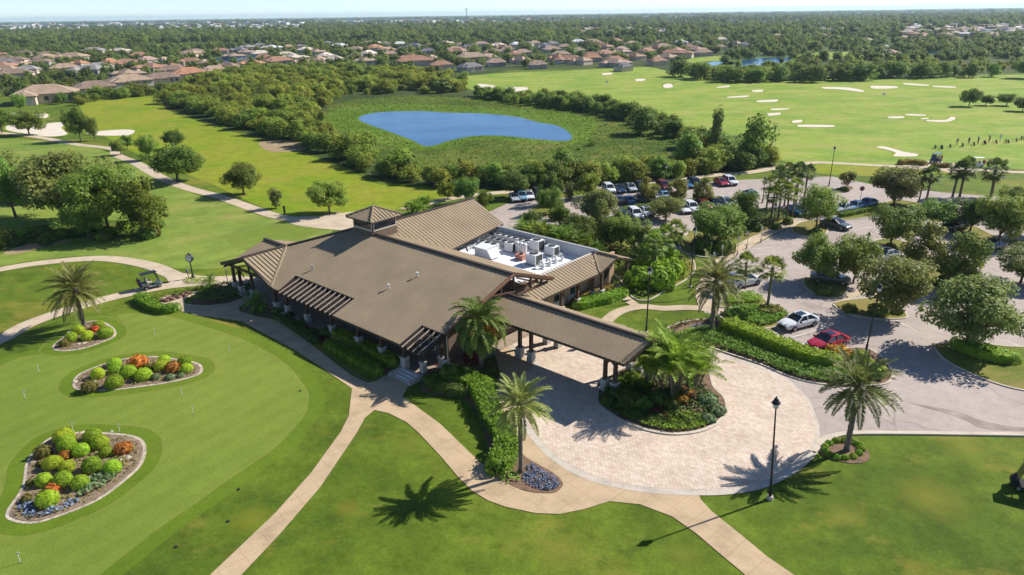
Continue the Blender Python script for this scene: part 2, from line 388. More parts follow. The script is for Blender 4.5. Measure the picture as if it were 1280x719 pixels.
# ------------------------------------------------------------------ mesh builder
class MB:
    def __init__(s): s.v, s.f, s.m = [], [], []
    def add(s, vs, fs, mi=0):
        o = len(s.v); s.v += [tuple(v) for v in vs]
        for f in fs: s.f.append([i + o for i in f]); s.m.append(mi)
    def box(s, c, d, mi=0, rz=0.0):
        x, y, z = d[0] / 2, d[1] / 2, d[2] / 2
        vs = [Vector((sx * x, sy * y, sz * z)) for sz in (-1, 1) for sy in (-1, 1) for sx in (-1, 1)]
        if rz: vs = [Matrix.Rotation(rz, 3, 'Z') @ v for v in vs]
        vs = [v + Vector(c) for v in vs]
        s.add(vs, [(0, 2, 3, 1), (4, 5, 7, 6), (0, 1, 5, 4), (2, 6, 7, 3), (0, 4, 6, 2), (1, 3, 7, 5)], mi)
    def frustum(s, c, d0, d1, h, mi=0):
        vs = []
        for (dx, dy), z in ((d0, 0), (d1, h)):
            for sx, sy in ((-1, -1), (1, -1), (1, 1), (-1, 1)): vs.append((c[0] + sx * dx / 2, c[1] + sy * dy / 2, c[2] + z))
        s.add(vs, [(3, 2, 1, 0), (4, 5, 6, 7)] + [(i, (i + 1) % 4, 4 + (i + 1) % 4, 4 + i) for i in range(4)], mi)
    def bar(s, p, q, w, h, mi=0):
        """box beam from p to q, w wide, h high"""
        p, q = Vector(p), Vector(q); d = (q - p)
        if d.length < 1e-6: return
        d.normalize()
        sd = d.cross(Vector((0, 0, 1)))
        if sd.length < 1e-4: sd = Vector((1, 0, 0))
        sd.normalize(); upv = sd.cross(d)
        vs = []
        for e in (p, q):
            for a, b in ((-1, -1), (1, -1), (1, 1), (-1, 1)): vs.append(e + sd * (a * w / 2) + upv * (b * h / 2))
        s.add(vs, [(0, 3, 2, 1), (4, 5, 6, 7)] + [(i, (i + 1) % 4, 4 + (i + 1) % 4, 4 + i) for i in range(4)], mi)
    def tube(s, pts, rad, n=8, mi=0, cap=True):
        pts = [Vector(p) for p in pts]
        rings = []
        for i, p in enumerate(pts):
            d = (pts[min(i + 1, len(pts) - 1)] - pts[max(i - 1, 0)])
            d = d.normalized() if d.length > 1e-9 else Vector((0, 0, 1))
            a = Vector((0, 0, 1)) if abs(d.z) < .9 else Vector((1, 0, 0))
            x = d.cross(a).normalized(); y = d.cross(x)
            r = rad[i] if hasattr(rad, '__len__') else rad
            rings.append([p + x * (r * math.cos(2 * PI * k / n)) + y * (r * math.sin(2 * PI * k / n)) for k in range(n)])
        vs = [v for rg in rings for v in rg]; fs = []
        for i in range(len(pts) - 1):
            for k in range(n): fs.append((i * n + k, i * n + (k + 1) % n, (i + 1) * n + (k + 1) % n, (i + 1) * n + k))
        if cap:
            fs.append(tuple(range(n - 1, -1, -1))); fs.append(tuple((len(pts) - 1) * n + k for k in range(n)))
        s.add(vs, fs, mi)
    def lathe(s, c, prof, n=12, mi=0):
        s.tube([(c[0], c[1], c[2] + z) for r, z in prof], [r for r, z in prof], n, mi)
    def prism(s, poly, z0, z1, mi=0, mtop=None):
        n = len(poly)
        a = sum(poly[i][0] * poly[(i + 1) % n][1] - poly[(i + 1) % n][0] * poly[i][1] for i in range(n))
        if a < 0: poly = poly[::-1]
        vs = [(p[0], p[1], z0) for p in poly] + [(p[0], p[1], z1) for p in poly]
        s.add(vs, [tuple(range(n - 1, -1, -1))] + [(i, (i + 1) % n, n + (i + 1) % n, n + i) for i in range(n)], mi)
        o = len(s.v) - 2 * n
        s.f.append([o + n + i for i in range(n)]); s.m.append(mi if mtop is None else mtop)
    def build(s, name, mats, parent=None, loc=(0, 0, 0), smooth=False):
        me = bpy.data.meshes.new(name); me.from_pydata(s.v, [], s.f)
        mats = mats if isinstance(mats, (list, tuple)) else [mats]
        for m in mats: me.materials.append(m)
        me.polygons.foreach_set('material_index', s.m)
        if smooth: me.polygons.foreach_set('use_smooth', [True] * len(s.f))
        me.update()
        o = link_mesh(name, me, None, loc)
        if parent: child(o, parent)
        return o

def quads_mesh(name, V, mats, midx=None):
    n = len(V) // 4
    me = bpy.data.meshes.new(name)
    me.vertices.add(4 * n); me.vertices.foreach_set('co', np.ascontiguousarray(V, dtype=np.float32).ravel())
    me.loops.add(4 * n); me.loops.foreach_set('vertex_index', np.arange(4 * n, dtype=np.int32))
    me.polygons.add(n); me.polygons.foreach_set('loop_start', np.arange(0, 4 * n, 4, dtype=np.int32))
    for m in mats: me.materials.append(m)
    if midx is not None: me.polygons.foreach_set('material_index', np.asarray(midx, dtype=np.int32))
    me.update(calc_edges=True); me.validate()
    return me

def unit(a): return a / np.maximum(np.linalg.norm(a, axis=1, keepdims=True), 1e-9)
def leaf_quads(P, Nn, L_, W_, rng):
    """diamond leaves at P facing Nn"""
    n = len(P); Nn = unit(Nn)
    t = unit(np.cross(Nn, rng.normal(size=(n, 3)))); b = np.cross(Nn, t)
    l = (L_ * rng.uniform(.7, 1.35, (n, 1))); w = (W_ * rng.uniform(.7, 1.35, (n, 1)))
    V = np.empty((n, 4, 3)); cup = Nn * (l * .18)
    V[:, 0] = P - t * l - cup; V[:, 1] = P + b * w; V[:, 2] = P + t * l - cup; V[:, 3] = P - b * w
    return V.reshape(-1, 3)

# ------------------------------------------------------------------ land sheets
def cr_closed(pts, sub=6):
    n = len(pts); out = []
    for i in range(n):
        p0, p1, p2, p3 = [Vector(pts[(i + k - 1) % n]) for k in range(4)]
        for j in range(sub):
            t = j / sub
            out.append(tuple(.5 * ((2 * p1) + (-p0 + p2) * t + (2 * p0 - 5 * p1 + 4 * p2 - p3) * t * t + (-p0 + 3 * p1 - 3 * p2 + p3) * t ** 3)))
    return out
def cr_open(pts, sub=6):
    n = len(pts); out = []
    for i in range(n - 1):
        p0, p1, p2, p3 = [Vector(pts[min(max(i + k - 1, 0), n - 1)]) for k in range(4)]
        for j in range(sub):
            t = j / sub
            out.append(tuple(.5 * ((2 * p1) + (-p0 + p2) * t + (2 * p0 - 5 * p1 + 4 * p2 - p3) * t * t + (-p0 + 3 * p1 - 3 * p2 + p3) * t ** 3)))
    out.append(tuple(pts[-1])); return out
def gpts(px, smooth=True, sub=6):
    g = [G(*p).to_2d() for p in px]
    return cr_closed(g, sub) if smooth else [tuple(p) for p in g]
def ccw(poly):
    n = len(poly)
    a = sum(poly[i][0] * poly[(i + 1) % n][1] - poly[(i + 1) % n][0] * poly[i][1] for i in range(n))
    return poly if a > 0 else poly[::-1]
def sheet(name, poly, z, mat, kind='structure', skirt=0.0):
    poly = ccw(list(poly)); mb = MB()
    n = len(poly)
    mb.add([(p[0], p[1], z) for p in poly], [tuple(range(n))])
    if skirt:
        o = len(mb.v)
        mb.add([(p[0], p[1], z) for p in poly] + [(p[0], p[1], z - skirt) for p in poly], [(n + i, n + (i + 1) % n, (i + 1) % n, i) for i in range(n)])
    o = mb.build(name, mat); o['kind'] = kind
    return o
def offset(poly, d):
    """grow a closed outline by d"""
    poly = ccw(list(poly)); n = len(poly); out = []
    for i in range(n):
        a, b = Vector(poly[i - 1]), Vector(poly[(i + 1) % n]); t = (b - a)
        t = t.normalized() if t.length > 1e-6 else Vector((1, 0))
        out.append((poly[i][0] + t.y * d, poly[i][1] - t.x * d))
    return out
def ribbon_pts(path, w):
    L_, R_ = [], []
    for i, p in enumerate(path):
        a, b = Vector(path[max(i - 1, 0)]), Vector(path[min(i + 1, len(path) - 1)]); t = (b - a).normalized()
        ww = w[i] if hasattr(w, '__len__') else w
        L_.append((p[0] - t.y * ww / 2, p[1] + t.x * ww / 2)); R_.append((p[0] + t.y * ww / 2, p[1] - t.x * ww / 2))
    return L_, R_
def ribbon(name, px, w, z, mat, kind='structure'):
    path = cr_open([G(*p).to_2d() for p in px], 6)
    L_, R_ = ribbon_pts(path, w); mb = MB(); n = len(path)
    mb.add([(p[0], p[1], z) for p in L_] + [(p[0], p[1], z) for p in R_], [(n + i, n + i + 1, i + 1, i) for i in range(n - 1)])
    o = mb.build(name, mat); o['kind'] = kind
    return o
def kerb(name, poly, w=.2, h=.13, z0=0.0, closed=True, mat=None):
    path = list(poly) + ([poly[0], poly[1]] if closed else [])
    L_, R_ = ribbon_pts(path, w); n = len(path); mb = MB()
    mb.add([(p[0], p[1], z0) for p in L_] + [(p[0], p[1], z0 + h) for p in L_] + [(p[0], p[1], z0 + h) for p in R_] + [(p[0], p[1], z0) for p in R_],
           [(k * n + i, k * n + i + 1, (k + 1) * n + i + 1, (k + 1) * n + i) for i in range(n - 1) for k in range(3)])
    o = mb.build(name, mat or M['kerb']); o['kind'] = 'structure'
    bm = bmesh.new(); bm.from_mesh(o.data); bmesh.ops.recalc_face_normals(bm, faces=bm.faces); bm.to_mesh(o.data); bm.free()
    return o
def inside(poly, x, y):
    c = False; n = len(poly); j = n - 1
    for i in range(n):
        xi, yi = poly[i]; xj, yj = poly[j]
        if (yi > y) != (yj > y) and x < (xj - xi) * (y - yi) / (yj - yi) + xi: c = not c
        j = i
    return c
def inside_np(poly, X, Y):
    c = np.zeros(len(X), bool); n = len(poly); j = n - 1
    for i in range(n):
        xi, yi = poly[i][:2]; xj, yj = poly[j][:2]
        k = ((yi > Y) != (yj > Y)) & (X < (xj - xi) * (Y - yi) / ((yj - yi) if yj != yi else 1e-9) + xi)
        c ^= k; j = i
    return c
def fill(poly, n, rng=RNG):
    """n random places inside an outline"""
    P = np.array([p[:2] for p in poly]); lo, hi = P.min(0), P.max(0); out = np.empty((0, 2))
    while len(out) < n:
        q = rng.uniform(lo, hi, (max(64, int(n * 2)), 2)); out = np.vstack([out, q[inside_np(poly, q[:, 0], q[:, 1])]])
    return out[:n]
def area(poly):
    n = len(poly); return abs(sum(poly[i][0] * poly[(i + 1) % n][1] - poly[(i + 1) % n][0] * poly[i][1] for i in range(n))) / 2
# ------------------------------------------------------------------ plants
def crown_cloud(rng, W, H, base, nclump, nleaf, ls, rc=.24, flat=.8, bias=2.4, belly=.0):
    """uneven crown: clumps of leaves through an egg-shaped volume, open gaps between; returns leaf quads and clump centres"""
    cz = base + (H - base) * (.48 - belly); rz = (H - base) * .5
    C_ = []
    ax = rng.uniform(.85, 1.15, 2)
    while len(C_) < nclump:
        d = rng.normal(size=3); d /= np.linalg.norm(d)
        r = rng.uniform() ** (1 / bias)
        p = d * r
        if p[2] < -.75: continue
        lim = 1 - rc * .8
        wob = 1 + .22 * math.sin(3 * math.atan2(p[1], p[0]) + ax[0] * 9) + .12 * math.sin(7 * math.atan2(p[1], p[0]) + ax[1] * 5)
        C_.append((p[0] * W / 2 * lim * ax[0] * wob, p[1] * W / 2 * lim * ax[1] * wob, cz + p[2] * rz * lim))
    C_ = np.array(C_)
    rad = rng.uniform(.6, 1.35, nclump) * rc * W / 2
    k = rng.choice(nclump, nleaf, p=rad ** 2 / (rad ** 2).sum())
    d = unit(rng.normal(size=(nleaf, 3)))
    r = rad[k][:, None] * rng.uniform(size=(nleaf, 1)) ** .27
    P = C_[k] + d * r * np.array([1, 1, flat])
    P[:, 2] = np.maximum(P[:, 2], base * .75)
    Nn = d * .6 + np.array([0, 0, .75]) + rng.normal(size=(nleaf, 3)) * .36
    return leaf_quads(P, Nn, ls, ls * .62, rng), C_

def tree_proto(kind, seed, W, H, base, nclump, nleaf, ls, mat, trunk=.16, **kw):
    rng = np.random.default_rng(seed); rr = random.Random(seed)
    V, C_ = crown_cloud(rng, W, H, base, nclump, nleaf, ls, **kw)
    lo = np.percentile(V, .3, axis=0); hi = np.percentile(V, 99.7, axis=0)
    k3 = np.array([W / (hi[0] - lo[0]), W / (hi[1] - lo[1]), (H - base) / (hi[2] - lo[2])]); of = np.array([(lo[0] + hi[0]) / 2, (lo[1] + hi[1]) / 2, lo[2]])
    V = (V - of) * k3 + np.array([0, 0, base]); C_ = (C_ - of) * k3 + np.array([0, 0, base])
    cme = quads_mesh(kind + '_crown', V, [M[mat]])
    mb = MB(); fork = max(base * .9, H * .22); lean = rr.uniform(-.15, .15)
    mb.tube([(0, 0, -.15), (lean * .3, 0, fork * .5), (lean, 0, fork), (lean * 1.2, .05, H * .55)], [trunk * 1.35, trunk, trunk * .85, trunk * .4], 8)
    for i in rng.choice(len(C_), min(9, len(C_)), replace=False):
        c = C_[i]
        mid = (c[0] * .45 + lean, c[1] * .45, fork + (c[2] - fork) * .4)
        mb.tube([(lean, 0, fork * rr.uniform(.75, 1.1)), mid, tuple(c)], [trunk * .5, trunk * .32, trunk * .1], 5)
    tm = bpy.data.meshes.new(kind + '_trunk'); tm.from_pydata(mb.v, [], mb.f); tm.materials.append(M['bark'])
    return dict(kind=kind, crown=cme, trunk=tm, W=W, H=H)

OAK = [tree_proto('oak', 20 + i, 7, 6, 1.5, 54, 10500, .13, 'oak', rc=.27, flat=.75) for i in range(4)]
LIVE = [tree_proto('live_oak', 30 + i, 7, 6, 1.4, 56, 10500, .125, 'oak_grey', rc=.26, flat=.75) for i in range(3)]
MAG = [tree_proto('magnolia', 40 + i, 4, 6, .7, 42, 5200, .12, 'magnolia', .12, rc=.30, flat=.9, bias=3) for i in range(2)]
GREENT = [tree_proto('leafy', 50 + i, 5, 6, .8, 38, 4600, .135, 'bright', .12, rc=.30) for i in range(2)]
THK = [tree_proto('thicket', 60 + i, 6, 5.5, .25, 34, 2200, .22, 'thicket', .12, rc=.34, flat=.85) for i in range(5)]
THD = [tree_proto('dense', 70 + i, 6, 6, .3, 36, 2200, .22, 'oak', .13, rc=.33, flat=.9) for i in range(4)]
SLIM = [tree_proto('slim', 80, 2.4, 5, .5, 22, 1600, .13, 'oak_grey', .08, rc=.4, flat=1)]
SPARSE = [tree_proto('sparse', 85, 3.4, 3.4, 1.1, 16, 260, .17, 'yellow_fl', .06, rc=.3)]
YTREE = [tree_proto('yellow_green', 86, 3.4, 3.4, .8, 20, 1100, .17, 'olive', .06, rc=.34)]
FAR = [tree_proto('woodland', 90 + i, 9, 9, .2, 16, 330, .75, 'wood_far', .15, rc=.42, flat=.95) for i in range(4)]

def put_tree(protos, px, py, wpx, hpx, name, label, group=None, cat='tree', loc=None, i=None):
    p = protos[(i if i is not None else random.randrange(len(protos)))]
    g = loc if loc is not None else G(px, py)
    zc = depth(g); m = zc / FPX
    d = (g - CAMP); dist = d.length; ce = max(.3, math.sqrt(max(0, 1 - (HC / dist) ** 2)))
    k = .9 if group == 'trees standing in the car park' else 1.0
    w = wpx * m * k; h = hpx * m / ce * .97 * (.5 + k / 2)
    t = empty(name, g, random.uniform(0, 6.28), (w / p['W'], w / p['W'], h / p['H']))
    tag(t, label, cat, group)
    o = link_mesh('crown', p['crown']); child(o, t)
    o = link_mesh('trunk', p['trunk']); child(o, t)
    return t

# palms -------------------------------------------------------------
def frond(V, org, az, el, length, droop, nl, ll, lw, rng, vee=.35, keel=.03):
    """one feather frond: a drooping stalk with narrow leaflets on both sides"""
    seg = 9; p = np.array(org, float); pts = [p.copy()]; dirs = []
    for i in range(seg):
        e = el - droop * ((i + .5) / seg) ** 1.25
        d = np.array([math.cos(az) * math.cos(e), math.sin(az) * math.cos(e), math.sin(e)])
        p = p + d * length / seg; pts.append(p.copy()); dirs.append(d)
    dirs.append(dirs[-1])
    sd0 = np.array([-math.sin(az), math.cos(az), 0])
    for i in range(seg):
        w0, w1 = keel * (1 - i / seg) + .008, keel * (1 - (i + 1) / seg) + .008
        V += [pts[i] - sd0 * w0, pts[i] + sd0 * w0, pts[i + 1] + sd0 * w1, pts[i + 1] - sd0 * w1]
    for j in range(nl):
        s = .16 + .84 * (j + .5) / nl; f = s * seg; i = min(int(f), seg - 1); fr = f - i
        q = pts[i] * (1 - fr) + pts[i + 1] * fr; d = dirs[i]
        upv = np.cross(d, sd0); upv /= np.linalg.norm(upv)
        if upv[2] < 0: upv = -upv
        l = ll * (math.sin(PI * min(1, .22 + s * .75)) * .85 + .2) * rng.uniform(.85, 1.15)
        for sgn in (-1, 1):
            dd = sd0 * sgn * .80 + d * .62 + upv * (vee + rng.normal() * .15); dd /= np.linalg.norm(dd)
            tip = q + dd * l + np.array([0, 0, -.08 * l])
            mid = q + dd * l * .5
            V += [q, mid + d * lw, tip, mid - d * lw]

def feather_palm(kind, seed, H, nf, flen, mat, trunk_r, el=(1.35, -.75), droop=(.7, 1.5), nl=24, ll=.55, lw=.035, fruit=False):
    rng = np.random.default_rng(seed); V = []
    for k in range(nf):
        u = k / (nf - 1)
        e = el[0] + (el[1] - el[0]) * u + rng.normal() * .1
        frond(V, (0, 0, H + rng.uniform(-.1, .15) - u * .25), k * 2.39996 + rng.normal() * .15, e, flen * rng.uniform(.85, 1.1), droop[0] + (droop[1] - droop[0]) * (1 - abs(u - .4)) * rng.uniform(.8, 1.15), nl, ll, lw, rng)
    cme = quads_mesh(kind + '_crown', np.array(V), [M[mat]])
    mb = MB(); pr = []; pts = []; bend = rng.uniform(-.12, .12)
    n = int(H * 5)
    for i in range(n + 1):
        z = H * i / n; pts.append((bend * (z / H) ** 2, 0, z)); pr.append(trunk_r * (1.25 if i == 0 else 1) * (1 + (.10 if i % 2 else -.05)) * (1 - .12 * z / H))
    mb.tube(pts, pr, 10)
    mb.tube([(bend, 0, H - .75), (bend, 0, H - .35), (bend, 0, H + .1)], [trunk_r * .9, trunk_r * 1.5, trunk_r * .9], 10)
    tm = bpy.data.meshes.new(kind + '_trunk'); tm.from_pydata(mb.v, [], mb.f); tm.materials.append(M['palmbark'])
    d = dict(kind=kind, crown=cme, trunk=tm, W=flen * 1.72, H=H, fruit=None)
    if fruit:
        fb = []
        for k in range(5):
            a = k * 1.3 + .4; c = np.array([math.cos(a) * .85, math.sin(a) * .85, H - .45])
            P = c + rng.normal(size=(120, 3)) * np.array([.22, .22, .25])
            fb.append(leaf_quads(P, rng.normal(size=(120, 3)), .08, .07, rng))
        d['fruit'] = quads_mesh(kind + '_fruit', np.vstack(fb), [M['fruit']])
    return d

def fan_palm(kind, seed, H, nf, mat, trunk_r, pet=.95, blade=.8, dead=True):
    rng = np.random.default_rng(seed); V = []
    for k in range(nf):
        u = k / (nf - 1); az = k * 2.39996; e = 1.35 - 2.1 * u + rng.normal() * .12
        d = np.array([math.cos(az) * math.cos(e), math.sin(az) * math.cos(e), math.sin(e)])
        sd = np.array([-math.sin(az), math.cos(az), 0]); upv = np.cross(d, sd); upv = -upv if upv[2] < 0 else upv
        p0 = np.array([0, 0, H - .1]); p1 = p0 + d * pet * rng.uniform(.8, 1.15); p1[2] -= .12
        V += [p0 - sd * .02, p0 + sd * .02, p1 + sd * .015, p1 - sd * .015]
        for j in range(15):
            a = (j - 7) / 7 * 1.75
            dd = d * math.cos(a) + sd * math.sin(a) + upv * .12 * math.cos(a * 2)
            l = blade * (1 - .25 * abs(a) / 1.75) * rng.uniform(.9, 1.1)
            mid = p1 + dd * l * .6; tip = p1 + dd * l + np.array([0, 0, -.28 * l * rng.uniform(.6, 1.6)])
            w = np.cross(dd, upv); w /= np.linalg.norm(w)
            V += [p1, mid + w * .055, tip, mid - w * .055]
    cme = quads_mesh(kind + '_crown', np.array(V), [M[mat]])
    mb = MB(); bend = rng.uniform(-.25, .25)
    pts = [(bend * (i / 8) ** 2 - 0, 0, H * i / 8) for i in range(9)]
    mb.tube([(p[0] - bend, p[1], p[2]) for p in pts], [trunk_r * 1.3] + [trunk_r * (1 + .08 * (i % 2)) for i in range(7)] + [trunk_r * 1.25], 9)
    tm = bpy.data.meshes.new(kind + '_trunk'); tm.from_pydata(mb.v, [], mb.f); tm.materials.append(M['palmbark'])
    return dict(kind=kind, crown=cme, trunk=tm, W=(pet + blade) * 2, H=H + .9, fruit=None)

def clump_palm(kind, seed, W, H, stems, mat):
    """a clump of slender stems, each with arching feather fronds"""
    rng = np.random.default_rng(seed); V = []; mb = MB()
    for s in range(stems):
        a = rng.uniform(0, 6.28); r = rng.uniform(0, W * .22)
        b = np.array([math.cos(a) * r * .5, math.sin(a) * r * .5, 0]); t = np.array([math.cos(a) * r * 1.7, math.sin(a) * r * 1.7, H * rng.uniform(.35, .68)])
        mb.tube([tuple(b), tuple(b * .4 + t * .6 + np.array([0, 0, .1])), tuple(t)], [.07, .055, .05], 6)
        for k in range(13):
            frond(V, t, k * 2.4 + rng.normal() * .2, 1.45 - k * .085 + rng.normal() * .1, H * .46 * rng.uniform(.8, 1.15), .85 + rng.uniform(0, .4), 24, H * .10, .034, rng, .45)
    cme = quads_mesh(kind + '_crown', np.array(V), [M[mat]])
    tm = bpy.data.meshes.new(kind + '_trunk'); tm.from_pydata(mb.v, [], mb.f); tm.materials.append(M['palmbark'])
    return dict(kind=kind, crown=cme, trunk=tm, W=W, H=H, fruit=None)

DATE = [feather_palm('date_palm', 101, 4.0, 58, 2.75, 'date', .19, el=(1.4, -.6), droop=(.45, .95), nl=34, ll=.45, lw=.046), feather_palm('date_palm', 102, 3.6, 54, 2.75, 'date', .19, el=(1.4, -.6), droop=(.45, .95), nl=34, ll=.45, lw=.046)]
DATEF = [feather_palm('fruiting_palm', 103, 4.3, 58, 2.3, 'date_g', .15, fruit=True, el=(1.35, -.7), droop=(.9, 1.7), nl=30, ll=.48, lw=.05)]
SABAL = [fan_palm('sabal_palm', 110 + i, 4.2, 28, 'sabal', .13) for i in range(2)]
SABALD = [fan_palm('sabal_palm', 115 + i, 5.0, 32, 'sabal_dark', .14) for i in range(2)]
ARECA = [clump_palm('areca_palm', 120 + i, 3.9, 4.2, 12, 'areca') for i in range(2)]
PYGMY = [feather_palm('pygmy_palm', 130, 1.1, 30, 1.25, 'date_g', .08, nl=16, ll=.3, lw=.03)]
PYGMYB = [feather_palm('pygmy_palm', 131, 1.0, 30, 1.3, 'areca', .08, nl=16, ll=.34, lw=.035)]

def put_palm(protos, px, py, topx, topy, spread, name, label, group=None, i=0, cat='palm'):
    """base at px,py; crown heart at topy; spread = crown width in photo pixels"""
    p = protos[i % len(protos)]; g = G(px, py); m = depth(g) / FPX
    d = g - CAMP; ce = math.sqrt(max(.1, 1 - (HC / d.length) ** 2))
    h = (py - topy) * m / ce * .95
    sw = spread * m / p['W'] * 1.04
    t = empty(name, g, random.uniform(0, 6.28)); tag(t, label, cat, group)
    # the trunk is stretched to the height, the crown keeps its shape
    o = link_mesh('trunk', p['trunk']); o.scale = (sw, sw, h / (p['H'] if p['kind'] != 'sabal_palm' else p['H'] - .9)); child(o, t)
    o = link_mesh('crown', p['crown']); o.scale = (sw, sw, sw)
    hh = p['H'] if p['kind'] != 'sabal_palm' else p['H'] - .9
    o.location = (0, 0, h - hh * sw); child(o, t)
    if p.get('fruit'):
        o2 = link_mesh('fruit', p['fruit']); o2.scale = (sw, sw, sw); o2.location = (0, 0, h - hh * sw); child(o2, t)
    return t

# shrubs ------------------------------------------------------------
def ball_mesh(kind, seed, mats, nleaf=1500, ls=.10, lump=.08, flat=.92, core=True):
    """clipped round shrub of unit radius resting on the soil"""
    rng = np.random.default_rng(seed)
    d = unit(rng.normal(size=(nleaf, 3))); d = d[d[:, 2] > -.72]
    r = 1 + lump * np.sin(d[:, 0] * 6 + seed) * np.cos(d[:, 1] * 5 + d[:, 2] * 4) + rng.uniform(-.10, .03, len(d))
    P = d * r[:, None] * np.array([1, 1, flat]); P[:, 2] += flat * .72
    V = leaf_quads(P, d + rng.normal(size=d.shape) * .30, ls, ls * .65, rng)
    return quads_mesh(kind, V, mats)
BALL = [ball_mesh('golden_ball', 200 + i, [M['ball']], 3000, .072, .06, .93) for i in range(3)]
OLIVEB = [ball_mesh('olive_ball', 210, [M['olive']], 1100, .12, .18)]
ORANGEB = [ball_mesh('orange_ball', 215 + i, [M['orange']], 900, .13, .22, .8) for i in range(2)]
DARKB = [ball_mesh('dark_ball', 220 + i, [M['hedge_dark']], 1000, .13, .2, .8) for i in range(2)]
GREENB = [ball_mesh('green_ball', 225 + i, [M['hedge']], 1000, .13, .2, .8) for i in range(2)]
SILVB = [ball_mesh('silver_ball', 230, [M['silver']], 1500, .11, .1, .7)]
YELB = [ball_mesh('yellow_ball', 235, [M['yellow_fl']], 800, .15, .25, .8)]
CRIMB = [ball_mesh('crimson_ball', 240, [M['crimson']], 700, .17, .28, 1.1)]
RUSTB = [ball_mesh('rust_ball', 245, [M['rust']], 800, .15, .25, .9)]
BLUEB = [ball_mesh('blue_ball', 250, [M['blue']], 700, .16, .2, .6)]
BROMB = [ball_mesh('bromeliad_ball', 255, [M['bromeliad']], 300, .3, .3, .7)]

def shrub(protos, px, py, dpx, label, name='shrub', group=None, cat='shrub', hz=1.0):
    """px,py is the middle of the round shrub in the photograph"""
    m = mpp(px, py); r = dpx * m / 2
    g = G(px, py, r * .72 * hz); o = link_mesh(name, random.choice(protos))
    o.location = (g.x, g.y, -.03); o.scale = (r * random.uniform(.93, 1.1), r * random.uniform(.93, 1.1), r * hz * random.uniform(.9, 1.05)); o.rotation_euler = (0, 0, random.uniform(0, 6.28))
    return tag(o, label, cat, group)

def hedge(name, px, w, h, mat, label, group=None, ls=.11, dens=70, cat='hedge', lump=.08, taper=1.0, seed=1):
    """clipped hedge: a leafy skin over a solid bushy core along a path"""
    rng = np.random.default_rng(seed + len(px) * 7)
    path = cr_open([G(*p).to_2d() for p in px], 5)
    seg = [(Vector(path[i]), Vector(path[i + 1])) for i in range(len(path) - 1)]
    ln = np.array([(b - a).length for a, b in seg]); tot = ln.sum()
    n = int(tot * (w + 2 * h) * dens)
    k = rng.choice(len(seg), n, p=ln / tot); u = rng.uniform(size=n)
    A = np.array([tuple(a) for a, b in seg]); B = np.array([tuple(b) for a, b in seg]); T = unit(B - A); Nn = np.stack([T[:, 1], -T[:, 0]], 1)
    base = A[k] + (B - A)[k] * u[:, None]
    q = rng.uniform(-(w / 2 + h), w / 2 + h, n)
    off = np.clip(q, -w / 2, w / 2); z = np.where(np.abs(q) > w / 2, h - (np.abs(q) - w / 2), h)
    wob = lump * (np.sin(base[:, 0] * 2.1 + base[:, 1] * 1.3 + seed) + .6 * np.sin(base[:, 0] * 5.3 - base[:, 1] * 4.1))
    P = np.stack([base[:, 0] + Nn[k][:, 0] * (off * (1 + wob)), base[:, 1] + Nn[k][:, 1] * (off * (1 + wob)), z * (1 + wob * .8)], 1) + rng.normal(size=(n, 3)) * .045
    side = np.where(np.abs(q) > w / 2, np.sign(q), 0)
    nr = np.stack([Nn[k][:, 0] * side, Nn[k][:, 1] * side, np.where(side == 0, 1.0, .35)], 1) + rng.normal(size=(n, 3)) * .4
    # rounded ends
    ne = int(w * h * dens * 1.6)
    for e, t in ((A[0], -T[0]), (B[-1], T[-1])):
        d = unit(rng.normal(size=(ne, 3))); d[:, 2] = np.abs(d[:, 2]); s = (d[:, :2] @ t)
        d[s < 0, :2] *= -1
        Pe = np.stack([e[0] + d[:, 0] * w / 2, e[1] + d[:, 1] * w / 2, h * np.minimum(1, d[:, 2] * 1.4)], 1)
        P = np.vstack([P, Pe]); nr = np.vstack([nr, d])
    P[:, 2] = np.maximum(P[:, 2], .05)
    org = P.mean(0); org[2] = 0
    V = leaf_quads(P - org, nr, ls, ls * .62, rng)
    # solid core
    L_, R_ = ribbon_pts(path, w * .84); m = len(path); hh = h * .9
    cv = [(p[0] - org[0], p[1] - org[1], z_) for z_, row in ((0, L_), (hh, L_), (hh, R_), (0, R_)) for p in row]
    me = quads_mesh(name, V, [M[mat]])
    bm = bmesh.new(); bm.from_mesh(me)
    bv = [bm.verts.new(c) for c in cv]
    for i in range(m - 1):
        for s in range(3): bm.faces.new((bv[s * m + i], bv[s * m + i + 1], bv[(s + 1) * m + i + 1], bv[(s + 1) * m + i]))
    bm.faces.new((bv[0], bv[m], bv[2 * m], bv[3 * m])); bm.faces.new((bv[m - 1], bv[2 * m - 1], bv[3 * m - 1], bv[4 * m - 1]))
    bm.to_mesh(me); bm.free()
    o = link_mesh(name, me, None, tuple(org))
    return tag(o, label, cat, group)

def cover(name, poly, h, mat, label=None, dens=45, ls=.11, kind=None, cat='ground cover', group=None, lump=.5, seed=3):
    """low leafy planting that fills an outline"""
    rng = np.random.default_rng(seed + int(area(poly) * 10)); n = int(area(poly) * dens)
    xy = fill(poly, n, rng)
    wob = .5 + .5 * np.sin(xy[:, 0] * 3.1 + seed) * np.cos(xy[:, 1] * 3.7 + xy[:, 0])
    z = h * (1 - lump * wob) * rng.uniform(.75, 1.1, n)
    P = np.stack([xy[:, 0], xy[:, 1], z], 1); org = np.array([xy[:, 0].mean(), xy[:, 1].mean(), 0])
    nr = np.stack([rng.normal(size=n) * .5, rng.normal(size=n) * .5, np.ones(n)], 1)
    me = quads_mesh(name, leaf_quads(P - org, nr, ls, ls * .62, rng), [M[mat]])
    o = link_mesh(name, me, None, tuple(org))
    if kind: o['kind'] = kind
    if label: tag(o, label, cat, group)
    return o

